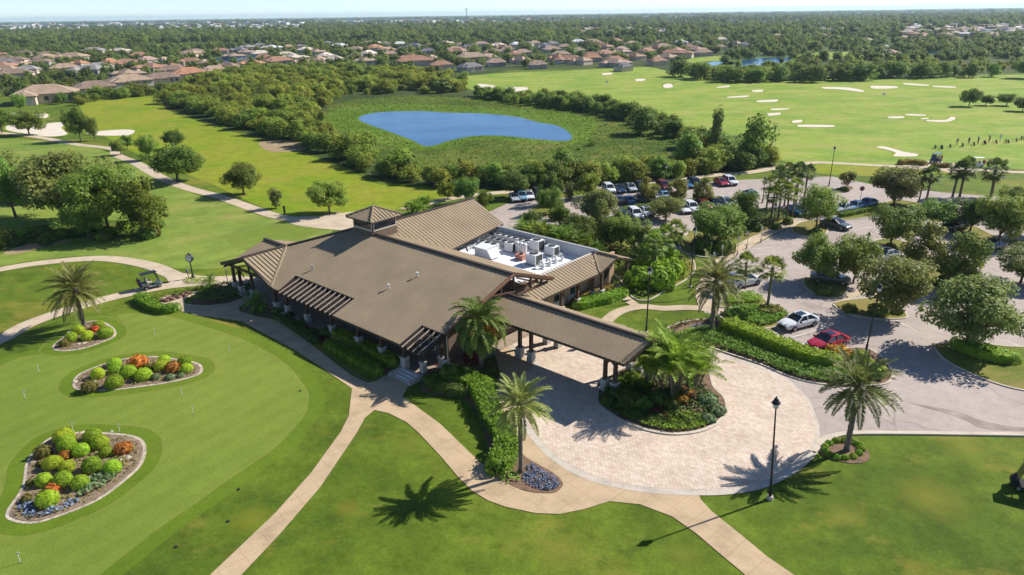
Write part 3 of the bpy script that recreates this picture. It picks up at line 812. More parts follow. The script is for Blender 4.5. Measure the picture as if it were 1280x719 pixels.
def rock_mesh(seed):
    bm = bmesh.new(); bmesh.ops.create_icosphere(bm, subdivisions=2, radius=1)
    rr = random.Random(seed); a = [rr.uniform(.5, 3) for _ in range(6)]
    for v in bm.verts:
        c = v.co; k = 1 + .22 * math.sin(c.x * a[0] * 2 + a[1]) + .18 * math.cos(c.y * a[2] * 2 + c.z * a[3]) + rr.uniform(-.06, .06)
        v.co = Vector((c.x * k * 1.2, c.y * k, c.z * k * .6 + .15))
    me = bpy.data.meshes.new('rock'); bm.to_mesh(me); bm.free(); me.materials.append(M['stone'])
    return me
ROCKS = [rock_mesh(300 + i) for i in range(4)]
def rock(px, py, dpx, label, group=None):
    m = mpp(px, py); o = link_mesh('rock', random.choice(ROCKS)); o.location = G(px, py); r = dpx * m / 2.2
    o.scale = (r, r, r); o.rotation_euler = (0, 0, random.uniform(0, 6))
    return tag(o, label, 'rock', group)

def stuff_instances(name, pts, scales, sources, rots=None):
    """one object: crowns set out on points by geometry nodes (a wood that reads as one mass)"""
    me = bpy.data.meshes.new(name); me.from_pydata([tuple(p) for p in pts], [], [])
    at = me.attributes.new('sc', 'FLOAT_VECTOR', 'POINT'); at.data.foreach_set('vector', np.asarray(scales, np.float32).ravel())
    ar = me.attributes.new('rz', 'FLOAT', 'POINT'); ar.data.foreach_set('value', RNG.uniform(0, 6.28, len(pts)).astype(np.float32))
    o = link_mesh(name, me); o['kind'] = 'stuff'
    ng = bpy.data.node_groups.new(name + '_nodes', 'GeometryNodeTree')
    ng.interface.new_socket('Geometry', in_out='INPUT', socket_type='NodeSocketGeometry'); ng.interface.new_socket('Geometry', in_out='OUTPUT', socket_type='NodeSocketGeometry')
    gi = ng.nodes.new('NodeGroupInput'); go = ng.nodes.new('NodeGroupOutput')
    iop = ng.nodes.new('GeometryNodeInstanceOnPoints'); g2i = ng.nodes.new('GeometryNodeGeometryToInstance')
    for s in sources[::-1]:
        oi = ng.nodes.new('GeometryNodeObjectInfo'); oi.transform_space = 'ORIGINAL'; oi.inputs['Object'].default_value = s; oi.inputs['As Instance'].default_value = False
        ng.links.new(oi.outputs['Geometry'], g2i.inputs[0])
    ng.links.new(gi.outputs[0], iop.inputs['Points']); ng.links.new(g2i.outputs[0], iop.inputs['Instance'])
    iop.inputs['Pick Instance'].default_value = True
    rnd = ng.nodes.new('FunctionNodeRandomValue'); rnd.data_type = 'INT'; rnd.inputs[4].default_value = 0; rnd.inputs[5].default_value = len(sources) - 1
    ng.links.new(rnd.outputs[2], iop.inputs['Instance Index'])
    for nm, dt, sock in (('sc', 'FLOAT_VECTOR', 'Scale'), ('rz', 'FLOAT', 'Rotation')):
        na = ng.nodes.new('GeometryNodeInputNamedAttribute'); na.data_type = dt; na.inputs['Name'].default_value = nm
        out = [x for x in na.outputs if x.enabled and x.name == 'Attribute'][0]
        if nm == 'rz':
            cx = ng.nodes.new('ShaderNodeCombineXYZ'); ng.links.new(out, cx.inputs[2]); out = cx.outputs[0]
        ng.links.new(out, iop.inputs[sock])
    ng.links.new(iop.outputs[0], go.inputs[0])
    md = o.modifiers.new('scatter', 'NODES'); md.node_group = ng
    return o
# ------------------------------------------------------------------ the land
def gz(px, **k): return gpts(px, **k)
FARW = 16000
sheet('ground', [(-FARW, -200), (FARW, -200), (FARW, FARW), (-FARW, FARW)], 0, M['ground'])
# scrubby floor of the woods from the wetland out to the horizon
scrub_poly = [G(-150, 118).to_2d(), G(60, 118).to_2d(), G(190, 112).to_2d(), G(205, 135).to_2d(), G(300, 165).to_2d(), G(370, 186).to_2d(), G(430, 208).to_2d(), G(480, 228).to_2d(), G(560, 234).to_2d(), G(640, 240).to_2d(),
              G(760, 232).to_2d(), G(860, 222).to_2d(), G(975, 212).to_2d(), G(960, 190).to_2d(), G(900, 178).to_2d(), G(830, 150).to_2d(), G(760, 134).to_2d(), G(640, 120).to_2d(), G(585, 112).to_2d(), G(572, 96).to_2d(),
              G(640, 88).to_2d(), G(800, 84).to_2d(), G(860, 92).to_2d(), G(960, 101).to_2d(), G(1100, 97).to_2d(), G(1250, 92).to_2d(), G(1450, 88).to_2d(), Vector((9000, 9000)), Vector((-9000, 9000))]
sheet('woodland_ground', [tuple(p) for p in scrub_poly], .004, M['scrub'])
RANGE = gz([(572, 97), (640, 91), (700, 89), (760, 86), (810, 84), (850, 93), (900, 100), (970, 101), (1060, 99), (1180, 97), (1300, 93), (1480, 95), (1500, 215), (1290, 212), (1180, 205), (1120, 208), (1030, 205), (985, 203), (960, 190), (900, 176), (830, 150), (760, 134), (640, 120), (590, 112)], sub=4)
sheet('range_turf', RANGE, .008, M['range'])
sheet('range_tee_turf', gz([(1015, 206), (1080, 205), (1150, 208), (1200, 210), (1190, 219), (1120, 221), (1040, 218), (1010, 213)]), .012, M['meadow'])
MEADOW = gz([(100, 131), (150, 124), (195, 121), (210, 138), (250, 152), (300, 168), (365, 188), (430, 210), (475, 231), (560, 237), (565, 246), (500, 262), (440, 268), (400, 274), (360, 270), (315, 254), (255, 226), (200, 206), (160, 187), (130, 170), (115, 150)], sub=4)
sheet('meadow', MEADOW, .010, M['meadow'])
FAIR = gz([(-200, 160), (0, 172), (90, 180), (140, 192), (185, 212), (230, 238), (290, 256), (340, 274), (420, 284), (350, 318), (285, 334), (225, 336), (170, 326), (110, 320), (50, 325), (-40, 335), (-250, 330)], sub=4)
sheet('fairway', FAIR, .012, M['fairway'])
sheet('practice_green', gz([(318, 285), (350, 280), (395, 284), (400, 290), (360, 306), (335, 312), (305, 312), (285, 303), (290, 292)]), .020, M['collar'])
sheet('practice_green_turf', gz([(322, 287), (350, 283), (390, 287), (385, 293), (350, 305), (330, 308), (305, 308), (293, 301), (300, 292)]), .024, M['green'])
WET = gz([(405, 142), (435, 126), (520, 120), (600, 124), (680, 132), (740, 142), (800, 160), (850, 176), (870, 195), (850, 208), (800, 220), (720, 226), (640, 227), (560, 222), (500, 210), (445, 186), (412, 160)])
sheet('wetland', WET, .012, M['wetland'])
POND = gz([(448, 148), (470, 141), (520, 139), (560, 141), (600, 142), (645, 146), (672, 153), (698, 158), (714, 169), (708, 176), (670, 174), (630, 170), (595, 170), (565, 175), (535, 183), (512, 174), (485, 164), (462, 156)])
sheet('pond_bank', offset(POND, 5.5), .016, M['sedge'])
sheet('pond_bank_grass', gz([(405, 150), (440, 132), (520, 130), (600, 134), (700, 141), (745, 152), (735, 172), (716, 172), (690, 154), (640, 143), (520, 137), (470, 139), (444, 148), (470, 162), (510, 178), (498, 184), (450, 172)]), .017, M['sedge'])
sheet('pond_water', POND, .022, M['water'])
for k, (nm, px) in enumerate({'lake': [(248, 76), (285, 71.5), (330, 70), (336, 75), (318, 79), (270, 82), (252, 81)],
               'lake_water': [(918, 78), (945, 73), (986, 72), (984, 77), (955, 81), (925, 82)],
               'lake_inlet': [(880, 80), (895, 77), (905, 79), (890, 82)],
               'roadside_lake': [(1140, 66), (1180, 64.5), (1200, 65.5), (1165, 67.5)],
               'neighbourhood_lake': [(330, 66), (350, 65), (352, 68), (332, 69)]}.items()):
    p = gz(px); sheet(nm, p, .03, M['water'])
    sheet(nm + '_bank', offset(p, 7), .026, M['sedge'])
for px in ([(860, 74), (905, 70), (900, 79), (870, 80)], [(395, 49), (500, 47), (520, 50), (400, 53)], [(1000, 68), (1060, 65), (1065, 72), (1010, 74)], [(185, 56), (250, 54), (255, 58), (190, 59)], [(60, 60), (100, 58), (95, 62)], [(560, 48), (600, 47), (598, 50), (565, 51)]):
    sheet('clearing', gz(px), .016, M['range'])
# bunkers
BUNK = [[(10, 157), (40, 156), (75, 153), (82, 156), (78, 160), (85, 168), (60, 171), (30, 167), (8, 163)], [(108, 166), (135, 163), (160, 162), (170, 164), (162, 169), (140, 170), (115, 169)], [(12, 140), (30, 143), (58, 142), (60, 147), (45, 148), (20, 146)],
        [(597, 105), (618, 107), (620, 110), (600, 110)], [(632, 110), (656, 109), (660, 112), (640, 115)], [(752, 92), (764, 91), (766, 93), (754, 94)], [(794, 99), (806, 98.5), (806, 101), (795, 101.5)], [(829, 106), (838, 104.5), (842, 109), (830, 110)],
        [(895, 109), (911, 107), (912, 109), (898, 110)], [(940, 113), (954, 112.5), (953, 115), (941, 115)], [(910, 121), (935, 119.5), (934, 121.5), (911, 122.5)], [(946, 126), (972, 124.5), (970, 127.5), (948, 128)], [(1028, 109), (1060, 109.5), (1081, 113.5), (1076, 115), (1050, 112), (1030, 111)],
        [(1089, 107.5), (1121, 108), (1119, 110.5), (1092, 111)], [(1130, 104), (1160, 106), (1158, 107.5), (1132, 106)], [(1167, 107.5), (1194, 108.5), (1192, 110), (1168, 109)], [(964, 136), (985, 135.5), (986, 137), (965, 138)], [(958, 142), (975, 141), (976, 143.5), (960, 145)],
        [(990, 151), (1003, 150), (1003, 153), (991, 154)], [(999, 156), (1041, 156.5), (1040, 159), (1001, 159)], [(1110, 146), (1130, 145.5), (1129, 148), (1111, 148)], [(1132, 142.5), (1157, 143.5), (1156, 145), (1134, 144.5)], [(1158, 150), (1180, 150), (1188, 146), (1196, 148), (1186, 152.5), (1160, 152)],
        [(1267, 125), (1290, 125), (1290, 129), (1268, 129)], [(1093, 184), (1105, 183), (1118, 186), (1132, 190), (1149, 193), (1144, 196), (1116, 195.5), (1118, 191), (1106, 187)], [(1150, 148), (1162, 147.5), (1160, 149), (1152, 149.5)]]
for b in BUNK:
    p = gz(b); sheet('bunker', offset(p, -.25), .034, M['sand']); sheet('bunker_lip', offset(p, .35), .030, M['meadow'])
# rough ground with wild grass under the big oaks at the left
sheet('wild_grass_strip', gz([(-60, 292), (0, 290), (50, 282), (100, 277), (160, 276), (200, 286), (180, 297), (110, 297), (50, 305), (0, 318), (-60, 325)]), .022, M['wetland'])
sheet('bare_soil', gz([(5, 316), (40, 305), (90, 300), (60, 308), (20, 318)]), .026, M['dry_soil'])
sheet('bare_soil', gz([(405, 270), (422, 265), (428, 268), (416, 273)]), .030, M['dry_soil'])
for px in ([(325, 178), (370, 176), (385, 186), (340, 190)], [(880, 172), (930, 170), (960, 180), (900, 186)]):
    sheet('dry_patch', gz(px), .020, M['wetland'] if px[0][0] > 800 else M['dry_soil'])

# putting green in the foreground
PG = gz([(5, 457), (30, 447), (75, 441), (115, 434), (148, 420), (158, 405), (150, 394), (190, 393), (240, 405), (300, 425), (350, 452), (378, 484), (383, 503), (373, 525), (340, 560), (290, 594), (245, 626), (190, 664), (120, 719), (60, 770), (-80, 790), (-140, 600), (-60, 490)])
sheet('putting_fringe', offset(PG, 1.5), .010, M['fringe'])
sheet('putting_collar', offset(PG, .22), .014, M['collar'])
sheet('putting_green', PG, .018, M['green'])
BED2 = gz([(92, 483), (97, 470), (120, 459), (150, 450), (190, 446), (225, 450), (248, 455), (253, 463), (245, 470), (215, 478), (175, 484), (140, 488), (105, 489)])
BED3 = gz([(9, 640), (28, 610), (34, 578), (50, 558), (68, 546), (100, 541), (150, 543), (175, 549), (182, 562), (176, 582), (155, 602), (125, 624), (87, 641), (45, 654), (15, 651)])
BED1 = gz([(66, 434), (80, 421), (95, 408), (120, 401), (140, 409), (144, 420), (126, 429), (100, 437), (75, 439)])
for b, w in ((BED1, 1.0), (BED2, 1.1), (BED3, 1.15)):
    sheet('putting_collar', offset(b, w + .18), .0215, M['collar']); sheet('putting_fringe', offset(b, w), .025, M['fringe'])
    sheet('stone_edging', offset(b, .06), .045, M['stone'], skirt=.045)
    sheet('mulch_bed', offset(b, -.17), .07, M['sandbed'], skirt=.05)

# paths
CP = M['cartpath']
ribbon('cart_path', [(-120, 470), (-40, 440), (0, 425), (30, 408), (60, 396), (100, 383), (140, 372), (180, 363), (215, 357), (252, 354), (300, 356)], 2.1, .030, CP)
ribbon('cart_path', [(-120, 358), (-40, 344), (0, 337), (50, 329), (112, 323.5), (150, 325), (187, 332), (208, 340), (222, 347), (228, 352)], 2.1, .034, CP)
sheet('cart_apron', gz([(205, 337), (225, 341), (260, 346), (300, 345), (330, 350), (330, 358), (285, 356), (240, 358), (215, 360), (210, 352)]), .038, CP)
ribbon('cart_path', [(-60, 158), (0, 166), (50, 172), (95, 180.5), (125, 184), (143, 187), (146, 194), (170, 204), (190, 216), (212, 227), (240, 237), (270, 245), (300, 255), (322, 263), (348, 271), (390, 277), (440, 281)], 2.3, .034, CP)
sheet('cart_apron', gz([(360, 272), (400, 270), (440, 265), (470, 262), (470, 290), (425, 288), (385, 284), (362, 279)]), .036, CP)
ribbon('cart_path', [(505, 262), (540, 253), (585, 245), (640, 240), (700, 238), (770, 232), (850, 224), (905, 218), (935, 216), (1010, 204), (1060, 205), (1120, 208), (1160, 206), (1215, 212), (1290, 216), (1400, 218)], 2.2, .034, CP)
sheet('cart_apron', gz([(1122, 205), (1150, 201), (1190, 204), (1205, 210), (1225, 213), (1200, 218), (1170, 213), (1130, 211)]), .040, CP)

# walks round the clubhouse
C_ = M['concrete']
WALK = gz([(235, 390), (242, 394), (280, 398.5), (302, 402), (335, 420), (372, 440), (405, 462), (440, 486), (436, 520), (426, 540), (390, 590), (345, 641), (263, 719), (225, 760), (262, 760), (302, 719), (350, 668), (400, 610), (447, 540), (456, 523), (468, 513), (486, 517), (508, 528), (523, 541), (552, 572), (573, 597), (590, 614), (610, 626), (632, 634), (670, 642), (700, 643), (730, 637), (762, 627), (800, 631), (840, 646), (870, 667), (905, 697), (935, 722), (960, 745), (1025, 745), (992, 719), (960, 697), (920, 664), (890, 640), (876, 625), (870, 610), (840, 590), (760, 560), (690, 520), (660, 470), (676, 452), (640, 430), (615, 432), (622, 455), (620, 480), (612, 497), (614, 508), (632, 535), (646, 556), (640, 600), (617, 592), (600, 578), (582, 561), (550, 530), (517, 506), (503, 496), (520, 465), (505, 450), (485, 462), (472, 476), (460, 479), (440, 470), (420, 455), (382, 425), (345, 400), (322, 396), (299, 389), (299, 384), (311, 377), (318, 371), (309, 370), (285, 379), (260, 382), (239, 381)], smooth=False)
sheet('walkway', WALK, .036, M['concrete'])
sheet('bed_walk', gz([(200, 375), (202, 379), (210, 383.5), (222, 387), (231, 391), (236, 390), (240, 381), (232, 380), (231, 375), (240, 370), (251, 365), (245, 364), (235, 367.5), (220, 372), (212, 378), (206, 374), (214, 369), (206, 369)]), .042, M['apron'])
PAV = gz([(640, 430), (656, 410), (700, 398), (745, 402), (790, 414), (830, 424), (862, 431), (905, 447), (950, 462), (985, 478), (1007, 500), (1019, 530), (1013, 559), (988, 584), (950, 603), (910, 611), (870, 612.5), (820, 610.5), (770, 603), (735, 593), (705, 577), (682, 557), (662, 532), (650, 508), (652, 480), (676, 455)], sub=5)
sheet('drive_edge', offset(PAV, .62), .044, M['pave_ring'])
sheet('drive_pavers', PAV, .050, M['pavers'])
# asphalt lot and entry drive
LOT = [G(*p).to_2d() for p in [(1025, 548), (1024, 530), (1012, 500), (988, 476), (960, 460), (905, 442), (880, 415), (880, 388), (888, 365), (895, 345), (903, 330), (918, 320), (945, 306), (972, 292), (985, 287), (960, 285), (905, 290), (850, 312), (800, 322), (770, 330), (735, 318), (735, 300), (660, 285), (625, 290), (600, 270), (636, 254), (700, 248), (760, 240), (840, 232), (900, 226.5), (1000, 222), (1040, 221), (1090, 231), (1180, 241), (1290, 250), (1500, 262), (1700, 560), (1280, 543), (1120, 541), (1065, 540.5), (1040, 543)]]
sheet('parking_lot', [tuple(p) for p in LOT], .048, M['asphalt'])
ribbon('drive_apron', [(1022, 555), (1036, 547), (1064, 541.5), (1120, 541.5), (1200, 542.5), (1300, 544), (1420, 547)], .5, .056, M['kerb'])
kerb('kerb', cr_open([G(*p).to_2d() for p in [(1018, 566), (1030, 556), (1045, 547), (1066, 543.5), (1120, 543), (1200, 544), (1290, 545.5), (1420, 549)]], 6), .22, .13, closed=False)
sheet('tyre_wear', gz([(1130, 502), (1160, 508), (1200, 516), (1225, 526), (1265, 534), (1290, 536), (1290, 540), (1230, 537), (1208, 527), (1180, 517), (1150, 509)]), .053, plain('worn_asphalt', L(.255, .205, .18), .85, .3, .7, world=True))

ISL = []
def island(px, mat='shady_turf', h=.12, kw=.18):
    p = gz(px); ISL.append(p)
    sheet('parking_island', offset(p, -.05), h, M[mat])
    kerb('kerb', p, kw, h + .02)
    return p
HB = island([(832, 416), (840, 408), (862, 402), (890, 400), (908, 404), (936, 408), (952, 413), (975, 428), (1000, 441), (1012, 446), (1030, 443), (1060, 436), (1085, 437), (1103, 449), (1115, 466), (1110, 479), (1090, 483), (1060, 483), (1020, 480), (985, 471), (950, 456), (905, 441), (862, 426), (845, 420)], 'mulch')
CI = island([(750, 482), (746, 496), (752, 510), (775, 526), (807, 538), (840, 543.5), (870, 541), (890, 534), (905, 522), (909, 510), (905, 497), (893, 485), (885, 462), (865, 448), (830, 452), (790, 458), (765, 468)], 'mulch', kw=.3)
island([(900, 392), (922, 384), (945, 383), (975, 387), (990, 399), (985, 404), (955, 412), (930, 408), (905, 400)])
island([(905, 375), (935, 367), (958, 377), (952, 382), (920, 385), (900, 384)])
island([(1042, 381), (1060, 376), (1100, 374), (1120, 382), (1133, 394), (1128, 399), (1090, 399), (1056, 391)])
island([(1006, 349), (1030, 343), (1055, 350), (1060, 360), (1052, 372), (1028, 372), (1008, 361)])
island([(1167, 434), (1175, 431), (1205, 429), (1260, 434), (1340, 442), (1340, 492), (1280, 489), (1235, 477), (1205, 464), (1180, 450)])
island([(990, 287), (1000, 279), (1022, 276), (1034, 284), (1030, 294), (1010, 296), (995, 293)])
island([(1048, 270), (1070, 265), (1095, 259), (1108, 262), (1095, 270), (1065, 275), (1052, 275)])
island([(1085, 305), (1110, 299), (1135, 305), (1130, 313), (1100, 316), (1086, 312)])
island([(1135, 340), (1160, 335), (1215, 347), (1235, 352), (1210, 362), (1165, 360), (1140, 352)])
island([(1190, 292), (1215, 283), (1250, 298), (1300, 302), (1300, 308), (1240, 309), (1205, 298)])
island([(1100, 258), (1118, 251), (1150, 255), (1146, 261), (1115, 263)])
island([(1045, 237), (1058, 233), (1068, 236), (1060, 240), (1048, 240)], 'mulch')
island([(768, 263), (790, 258), (850, 252), (905, 247), (925, 248), (905, 252), (850, 257), (800, 263), (775, 267)])
island([(860, 292), (880, 283), (915, 272), (940, 262), (985, 262), (1000, 270), (985, 279), (950, 293), (925, 305), (905, 315), (888, 322), (868, 320), (850, 312)])
BELT = island([(628, 296), (645, 290), (668, 282), (700, 286), (722, 278), (745, 271), (765, 276), (780, 288), (782, 302), (810, 312), (850, 316), (866, 326), (868, 340), (855, 352), (830, 365), (810, 376), (790, 372), (770, 345), (740, 330), (700, 310), (660, 300)], kw=.15)
island([(665, 262), (685, 252), (705, 256), (702, 266), (690, 272), (672, 270)])
island([(820, 302), (845, 292), (855, 295), (840, 304), (826, 306)], 'mulch')
# lawns between walk and drive, just above the base turf
for nm, px in (('lawn', [(782, 408), (800, 397), (830, 391), (870, 390), (905, 397), (900, 402), (862, 403), (836, 410), (828, 420), (800, 414)]),):
    sheet(nm, gz(px), .054, M['ground'])
sheet('side_lawn', gz([(757, 385), (800, 378), (835, 378), (868, 369), (872, 352), (885, 334), (905, 318), (930, 303), (940, 298), (915, 303), (880, 325), (866, 342), (840, 362), (812, 374), (785, 371), (772, 372), (765, 380)]), .054, M['ground'])
ribbon('walkway', [(752, 408), (772, 391), (800, 384), (830, 386), (860, 385), (890, 388), (912, 396), (935, 408), (960, 423), (1000, 441), (1008, 445)], 1.35, .060, M['apron'])
ribbon('walkway', [(884, 386), (878, 366), (888, 345), (902, 327), (925, 312), (950, 297), (975, 286), (992, 280), (1015, 277)], 1.6, .064, M['apron'])
ribbon('walkway', [(797, 384), (783, 374), (774, 366), (770, 356)], 1.1, .068, M['apron'])
ribbon('walkway', [(1120, 381), (1085, 366), (1055, 372), (1050, 385)], 1.3, .061, M['apron'])
ribbon('walkway', [(668, 290), (690, 300), (716, 300), (710, 276), (704, 262)], 1.2, .13, M['apron'])
# stall lines
def stall(p, q):
    a, b = G(*p), G(*q); L_, R_ = ribbon_pts([a.to_2d(), b.to_2d()], .11); mb = MB()
    mb.add([(v[0], v[1], .056) for v in (L_[0], L_[1], R_[1], R_[0])], [(3, 2, 1, 0)]); o = mb.build('road_marking', M['paint']); o['kind'] = 'structure'
a0, a1 = G(966, 418), G(1020, 402); stepv = (G(1006, 443) - G(966, 418)) / 3.05
for k in range(-1, 4):
    p, q = a0 + stepv * k * 1.0, a1 + stepv * k
    stall(project(p), project(q))
for p, q in (((1120, 401), (1147, 415)), ((1257, 426), (1290, 440)), ((1243, 436), (1262, 446)), ((1075, 378), (1098, 368)), ((905, 345), (928, 342)), ((925, 322), (955, 318)), ((940, 312), (968, 309)), ((1130, 372), (1160, 378)), ((1235, 350), (1275, 356)),
             ((1060, 300), (1085, 296)), ((1068, 288), (1090, 284)), ((1230, 325), (1258, 322)), ((1140, 330), (1165, 322)), ((1005, 310), (1035, 306))): stall(p, q)
sheet('mulch_bed', gz([(644, 562), (660, 574), (690, 591), (703, 603), (701, 611), (690, 617), (660, 615), (635, 605), (618, 596), (610, 585), (625, 570)]), .062, M['mulch'], skirt=.06)
# ------------------------------------------------------------------ clubhouse (x runs along the long ridge, y towards the putting green)
BO = Vector((0.093, 61.667, 0)); BR = R(138.6)
club = empty('clubhouse', BO, BR)
tag(club, 'sprawling golf clubhouse with bronze standing seam metal roofs, small cupola and white flat roof section', 'clubhouse')
BU = Vector((math.cos(BR), math.sin(BR), 0)); BN = Vector((-math.sin(BR), math.cos(BR), 0))
def BW(a, b, z=0): return BO + BU * a + BN * b + Vector((0, 0, z))
MS = .325; ZR = 7.05

def slab(mb, poly, zf, t=.24, seam=None, gap=.45, rib=(.05, .042), inset=.0):
    """roof plane: outline in plan, height function, thickness; standing seams run along seam ('a' or 'b')"""
    poly = ccw(list(poly)); n = len(poly)
    top = [(p[0], p[1], zf(*p)) for p in poly]; bot = [(p[0], p[1], zf(*p) - t) for p in poly]
    mb.add(top + bot, [tuple(range(n))], 0)
    o = len(mb.v) - 2 * n
    mb.f.append([o + n + i for i in range(n)][::-1]); mb.m.append(1)
    for i in range(n): mb.f.append([o + n + i, o + n + (i + 1) % n, o + (i + 1) % n, o + i]); mb.m.append(1)
    if seam:
        ix = 0 if seam == 'b' else 1
        lo = min(p[ix] for p in poly); hi = max(p[ix] for p in poly)
        c = math.floor(lo / gap) * gap + gap * .5
        while c < hi:
            xs = []
            for i in range(n):
                p, q = poly[i], poly[(i + 1) % n]
                if (p[ix] > c) != (q[ix] > c): xs.append(p[1 - ix] + (q[1 - ix] - p[1 - ix]) * (c - p[ix]) / (q[ix] - p[ix]))
            xs.sort()
            for j in range(0, len(xs) - 1, 2):
                s0, s1 = xs[j] + .03, xs[j + 1] - .03
                if s1 - s0 < .15: continue
                w = rib[0] / 2; vs = []
                for s in (s0, s1):
                    for d, hz in ((-w, -.01), (w, -.01), (w * .7, rib[1]), (-w * .7, rib[1])):
                        a, b = (c + d, s) if ix == 0 else (s, c + d)
                        a0, b0 = (c, s) if ix == 0 else (s, c)
                        vs.append((a, b, zf(a0, b0) + hz))
                mb.add(vs, [(0, 1, 2, 3), (7, 6, 5, 4), (0, 4, 5, 1), (1, 5, 6, 2), (2, 6, 7, 3), (3, 7, 4, 0)], 0)
            c += gap
    return mb
def ridgecap(mb, p, q, w=.34, h=.09): mb.bar(Vector(p) + Vector((0, 0, .07)), Vector(q) + Vector((0, 0, .07)), w, h + .07, 1 if w > .22 else 2)  # wide caps take dark fascia: the ridge's shadow line put into their colour
RM = [M['roof'], M['fascia'], M['roof']]
zf_front = lambda a, b: ZR - MS * b
zf_back = lambda a, b: ZR + MS * b
r = MB()
slab(r, [(0, 0), (24.2, 0), (29.85, 5.65), (23.9, 11.6), (22.6, 11.6), (22.6, 11.3), (23.1, 9.05), (12.8, 9.05), (12.8, 11.75), (2.95, 11.75), (2.95, 9.07), (0, 9.07)], zf_front, seam='b')
slab(r, [(0, 0), (-1.2, -4.6), (10, -5.2), (24.2, -5.2), (24.2, 0)], zf_back, seam='b')
slab(r, [(24.2, 0), (29.85, 5.65), (30.6, 5.6), (30.6, -5.4), (29.6, -5.4)], lambda a, b: ZR - MS * (a - 24.2), seam='a')
ridgecap(r, (-.15, 0, ZR), (24.2, 0, ZR)); ridgecap(r, (24.2, 0, ZR), (29.85, 5.65, zf_front(0, 5.65)))
r.bar((-.05, .1, ZR - .1), (-.05, 9.07, zf_front(0, 9.07) - .1), .1, .36, 1)
r.build('main_roof', RM, club)
rk = MB(); rk.bar((-.1, -.05, ZR + .06), (-1.3, -4.65, zf_back(0, -4.65) + .06), .12, .3); rk.bar((-.14, .0, ZR + .0), (-.14, 9.07, zf_front(0, 9.07) - .02), .08, .3)
rk.build('rake_board', M['timber_red'], club)
# left cross gables
zp = 5.2
r = MB()
slab(r, [(29.85, 5.65), (34.3, 5.9), (34.3, 11.5), (29.95, 6.2)], lambda a, b: zp - MS * (b - 5.9), seam='b')
slab(r, [(29.9, 5.9), (35.0, 11.35), (29.9, 11.2)], lambda a, b: zp - MS * (a - 29.9), seam='a')
slab(r, [(29.9, 5.75), (29.9, 11.2), (23.95, 11.55)], lambda a, b: zp + MS * (a - 29.9), seam='a', gap=.5, rib=(.09, .09))
slab(r, [(29.9, 5.9), (34.3, 5.9), (34.3, .5), (30.2, .5)], lambda a, b: zp + MS * (b - 5.9), seam='b')
ridgecap(r, (29.9, 5.9, zp), (34.4, 5.9, zp)); ridgecap(r, (29.9, 5.8, zp), (29.9, 11.3, zp))
ridgecap(r, (29.85, 5.7, zp), (23.95, 11.55, zp - MS * 5.95), .2, .08)
r.bar((29.9, 11.28, zp - .1), (35.0, 11.42, zp - MS * 5.1 - .1), .1, .38, 1); r.bar((29.9, 11.28, zp - .1), (23.95, 11.62, zp - MS * 5.95 - .1), .1, .38, 1)
r.build('porch_roof', RM, club)
# rear wing
r = MB()
zw = lambda a, b: 6.9 - .375 * (23.6 - a)
slab(r, [(23.6, -19.0), (23.6, -2.6), (22.0, -2.6), (16.0, -5.2), (17.6, -18.3)], zw, seam='a', gap=.5, rib=(.09, .055))
slab(r, [(23.6, -19.0), (23.6, -2.6), (29.6, -2.6), (29.6, -18.3)], lambda a, b: 6.9 - .375 * (a - 23.6), seam='a', gap=.5)
ridgecap(r, (23.6, -19.1, 6.9), (23.6, -3, 6.9), .3)
r.build('rear_wing_roof', RM, club)
# mansard strip and entrance gable on the car-park side
r = MB()
zs = lambda a, b: 3.3 + .345 * (a + .2)
slab(r, [(-.2, 1.0), (2.7, 1.0), (2.7, -17.2), (-.4, -14.1)], zs, seam='a', gap=.5, rib=(.09, .055))
zg = lambda a, b: 4.3 - .325 * (b + 17.25)
slab(r, [(2.7, -17.25), (-.6, -17.25), (-.5, -14.1), (-.4, -14.05)], zg, seam='b')
zg2 = lambda a, b: 4.3 + .325 * (b + 17.25)
slab(r, [(4.2, -17.25), (-.6, -17.25), (-.75, -20.2), (4.2, -20.2)], zg2, seam='b', gap=.5, rib=(.09, .055))
ridgecap(r, (2.7, -17.25, 4.3), (-.65, -17.25, 4.3), .22); ridgecap(r, (2.7, -17.2, 4.3), (-.4, -14.1, 3.25), .2, .08)
r.build('entry_roof', RM, club)
# cupola
cu = MB(); cu.box((22.2, -1.35, 7.6), (3.5, 3.5, 2.2), 0); cup = cu.build('cupola', M['stucco_dk'], club)
for s in (-1, 1):
    for ax in (0, 1):
        w = MB(); w.box((22.2 + s * 1.77 * (ax == 0), -1.35 + s * 1.77 * (ax == 1), 7.95), (.08, 3.3, 1.05) if ax == 0 else (3.3, .08, 1.05)); wo = w.build('window', M['frame'], cup); w = MB(); w.box((22.2 + s * 1.81 * (ax == 0), -1.35 + s * 1.81 * (ax == 1), 8.0), (.06, 3.0, .72) if ax == 0 else (3.0, .06, .72)); w.build('pane', M['glass'], wo)
r = MB(); ap = 1.06
e = [(19.9, .95), (24.5, .95), (24.5, -3.65), (19.9, -3.65)]; cx, cy = 22.2, -1.35
for i in range(4):
    p, q = e[i], e[(i + 1) % 4]
    if i in (0, 2): f = lambda a, b, s=(1 if i == 0 else -1): 9.74 - ap / 2.3 * s * (b - cy)
    else: f = lambda a, b, s=(1 if i == 1 else -1): 9.74 - ap / 2.3 * s * (a - cx)
    slab(r, [p, q, (cx, cy)], f, .16, seam=('b' if i in (0, 2) else 'a'), gap=.45, rib=(.08, .08))
    ridgecap(r, (p[0], p[1], 8.68), (cx, cy, 9.72), .16, .06)
r.tube([(cx, cy, 9.65), (cx, cy, 9.9), (cx, cy, 11.6)], [.03, .012, .006], 6, 1)
r.build('cupola_roof', RM, cup)
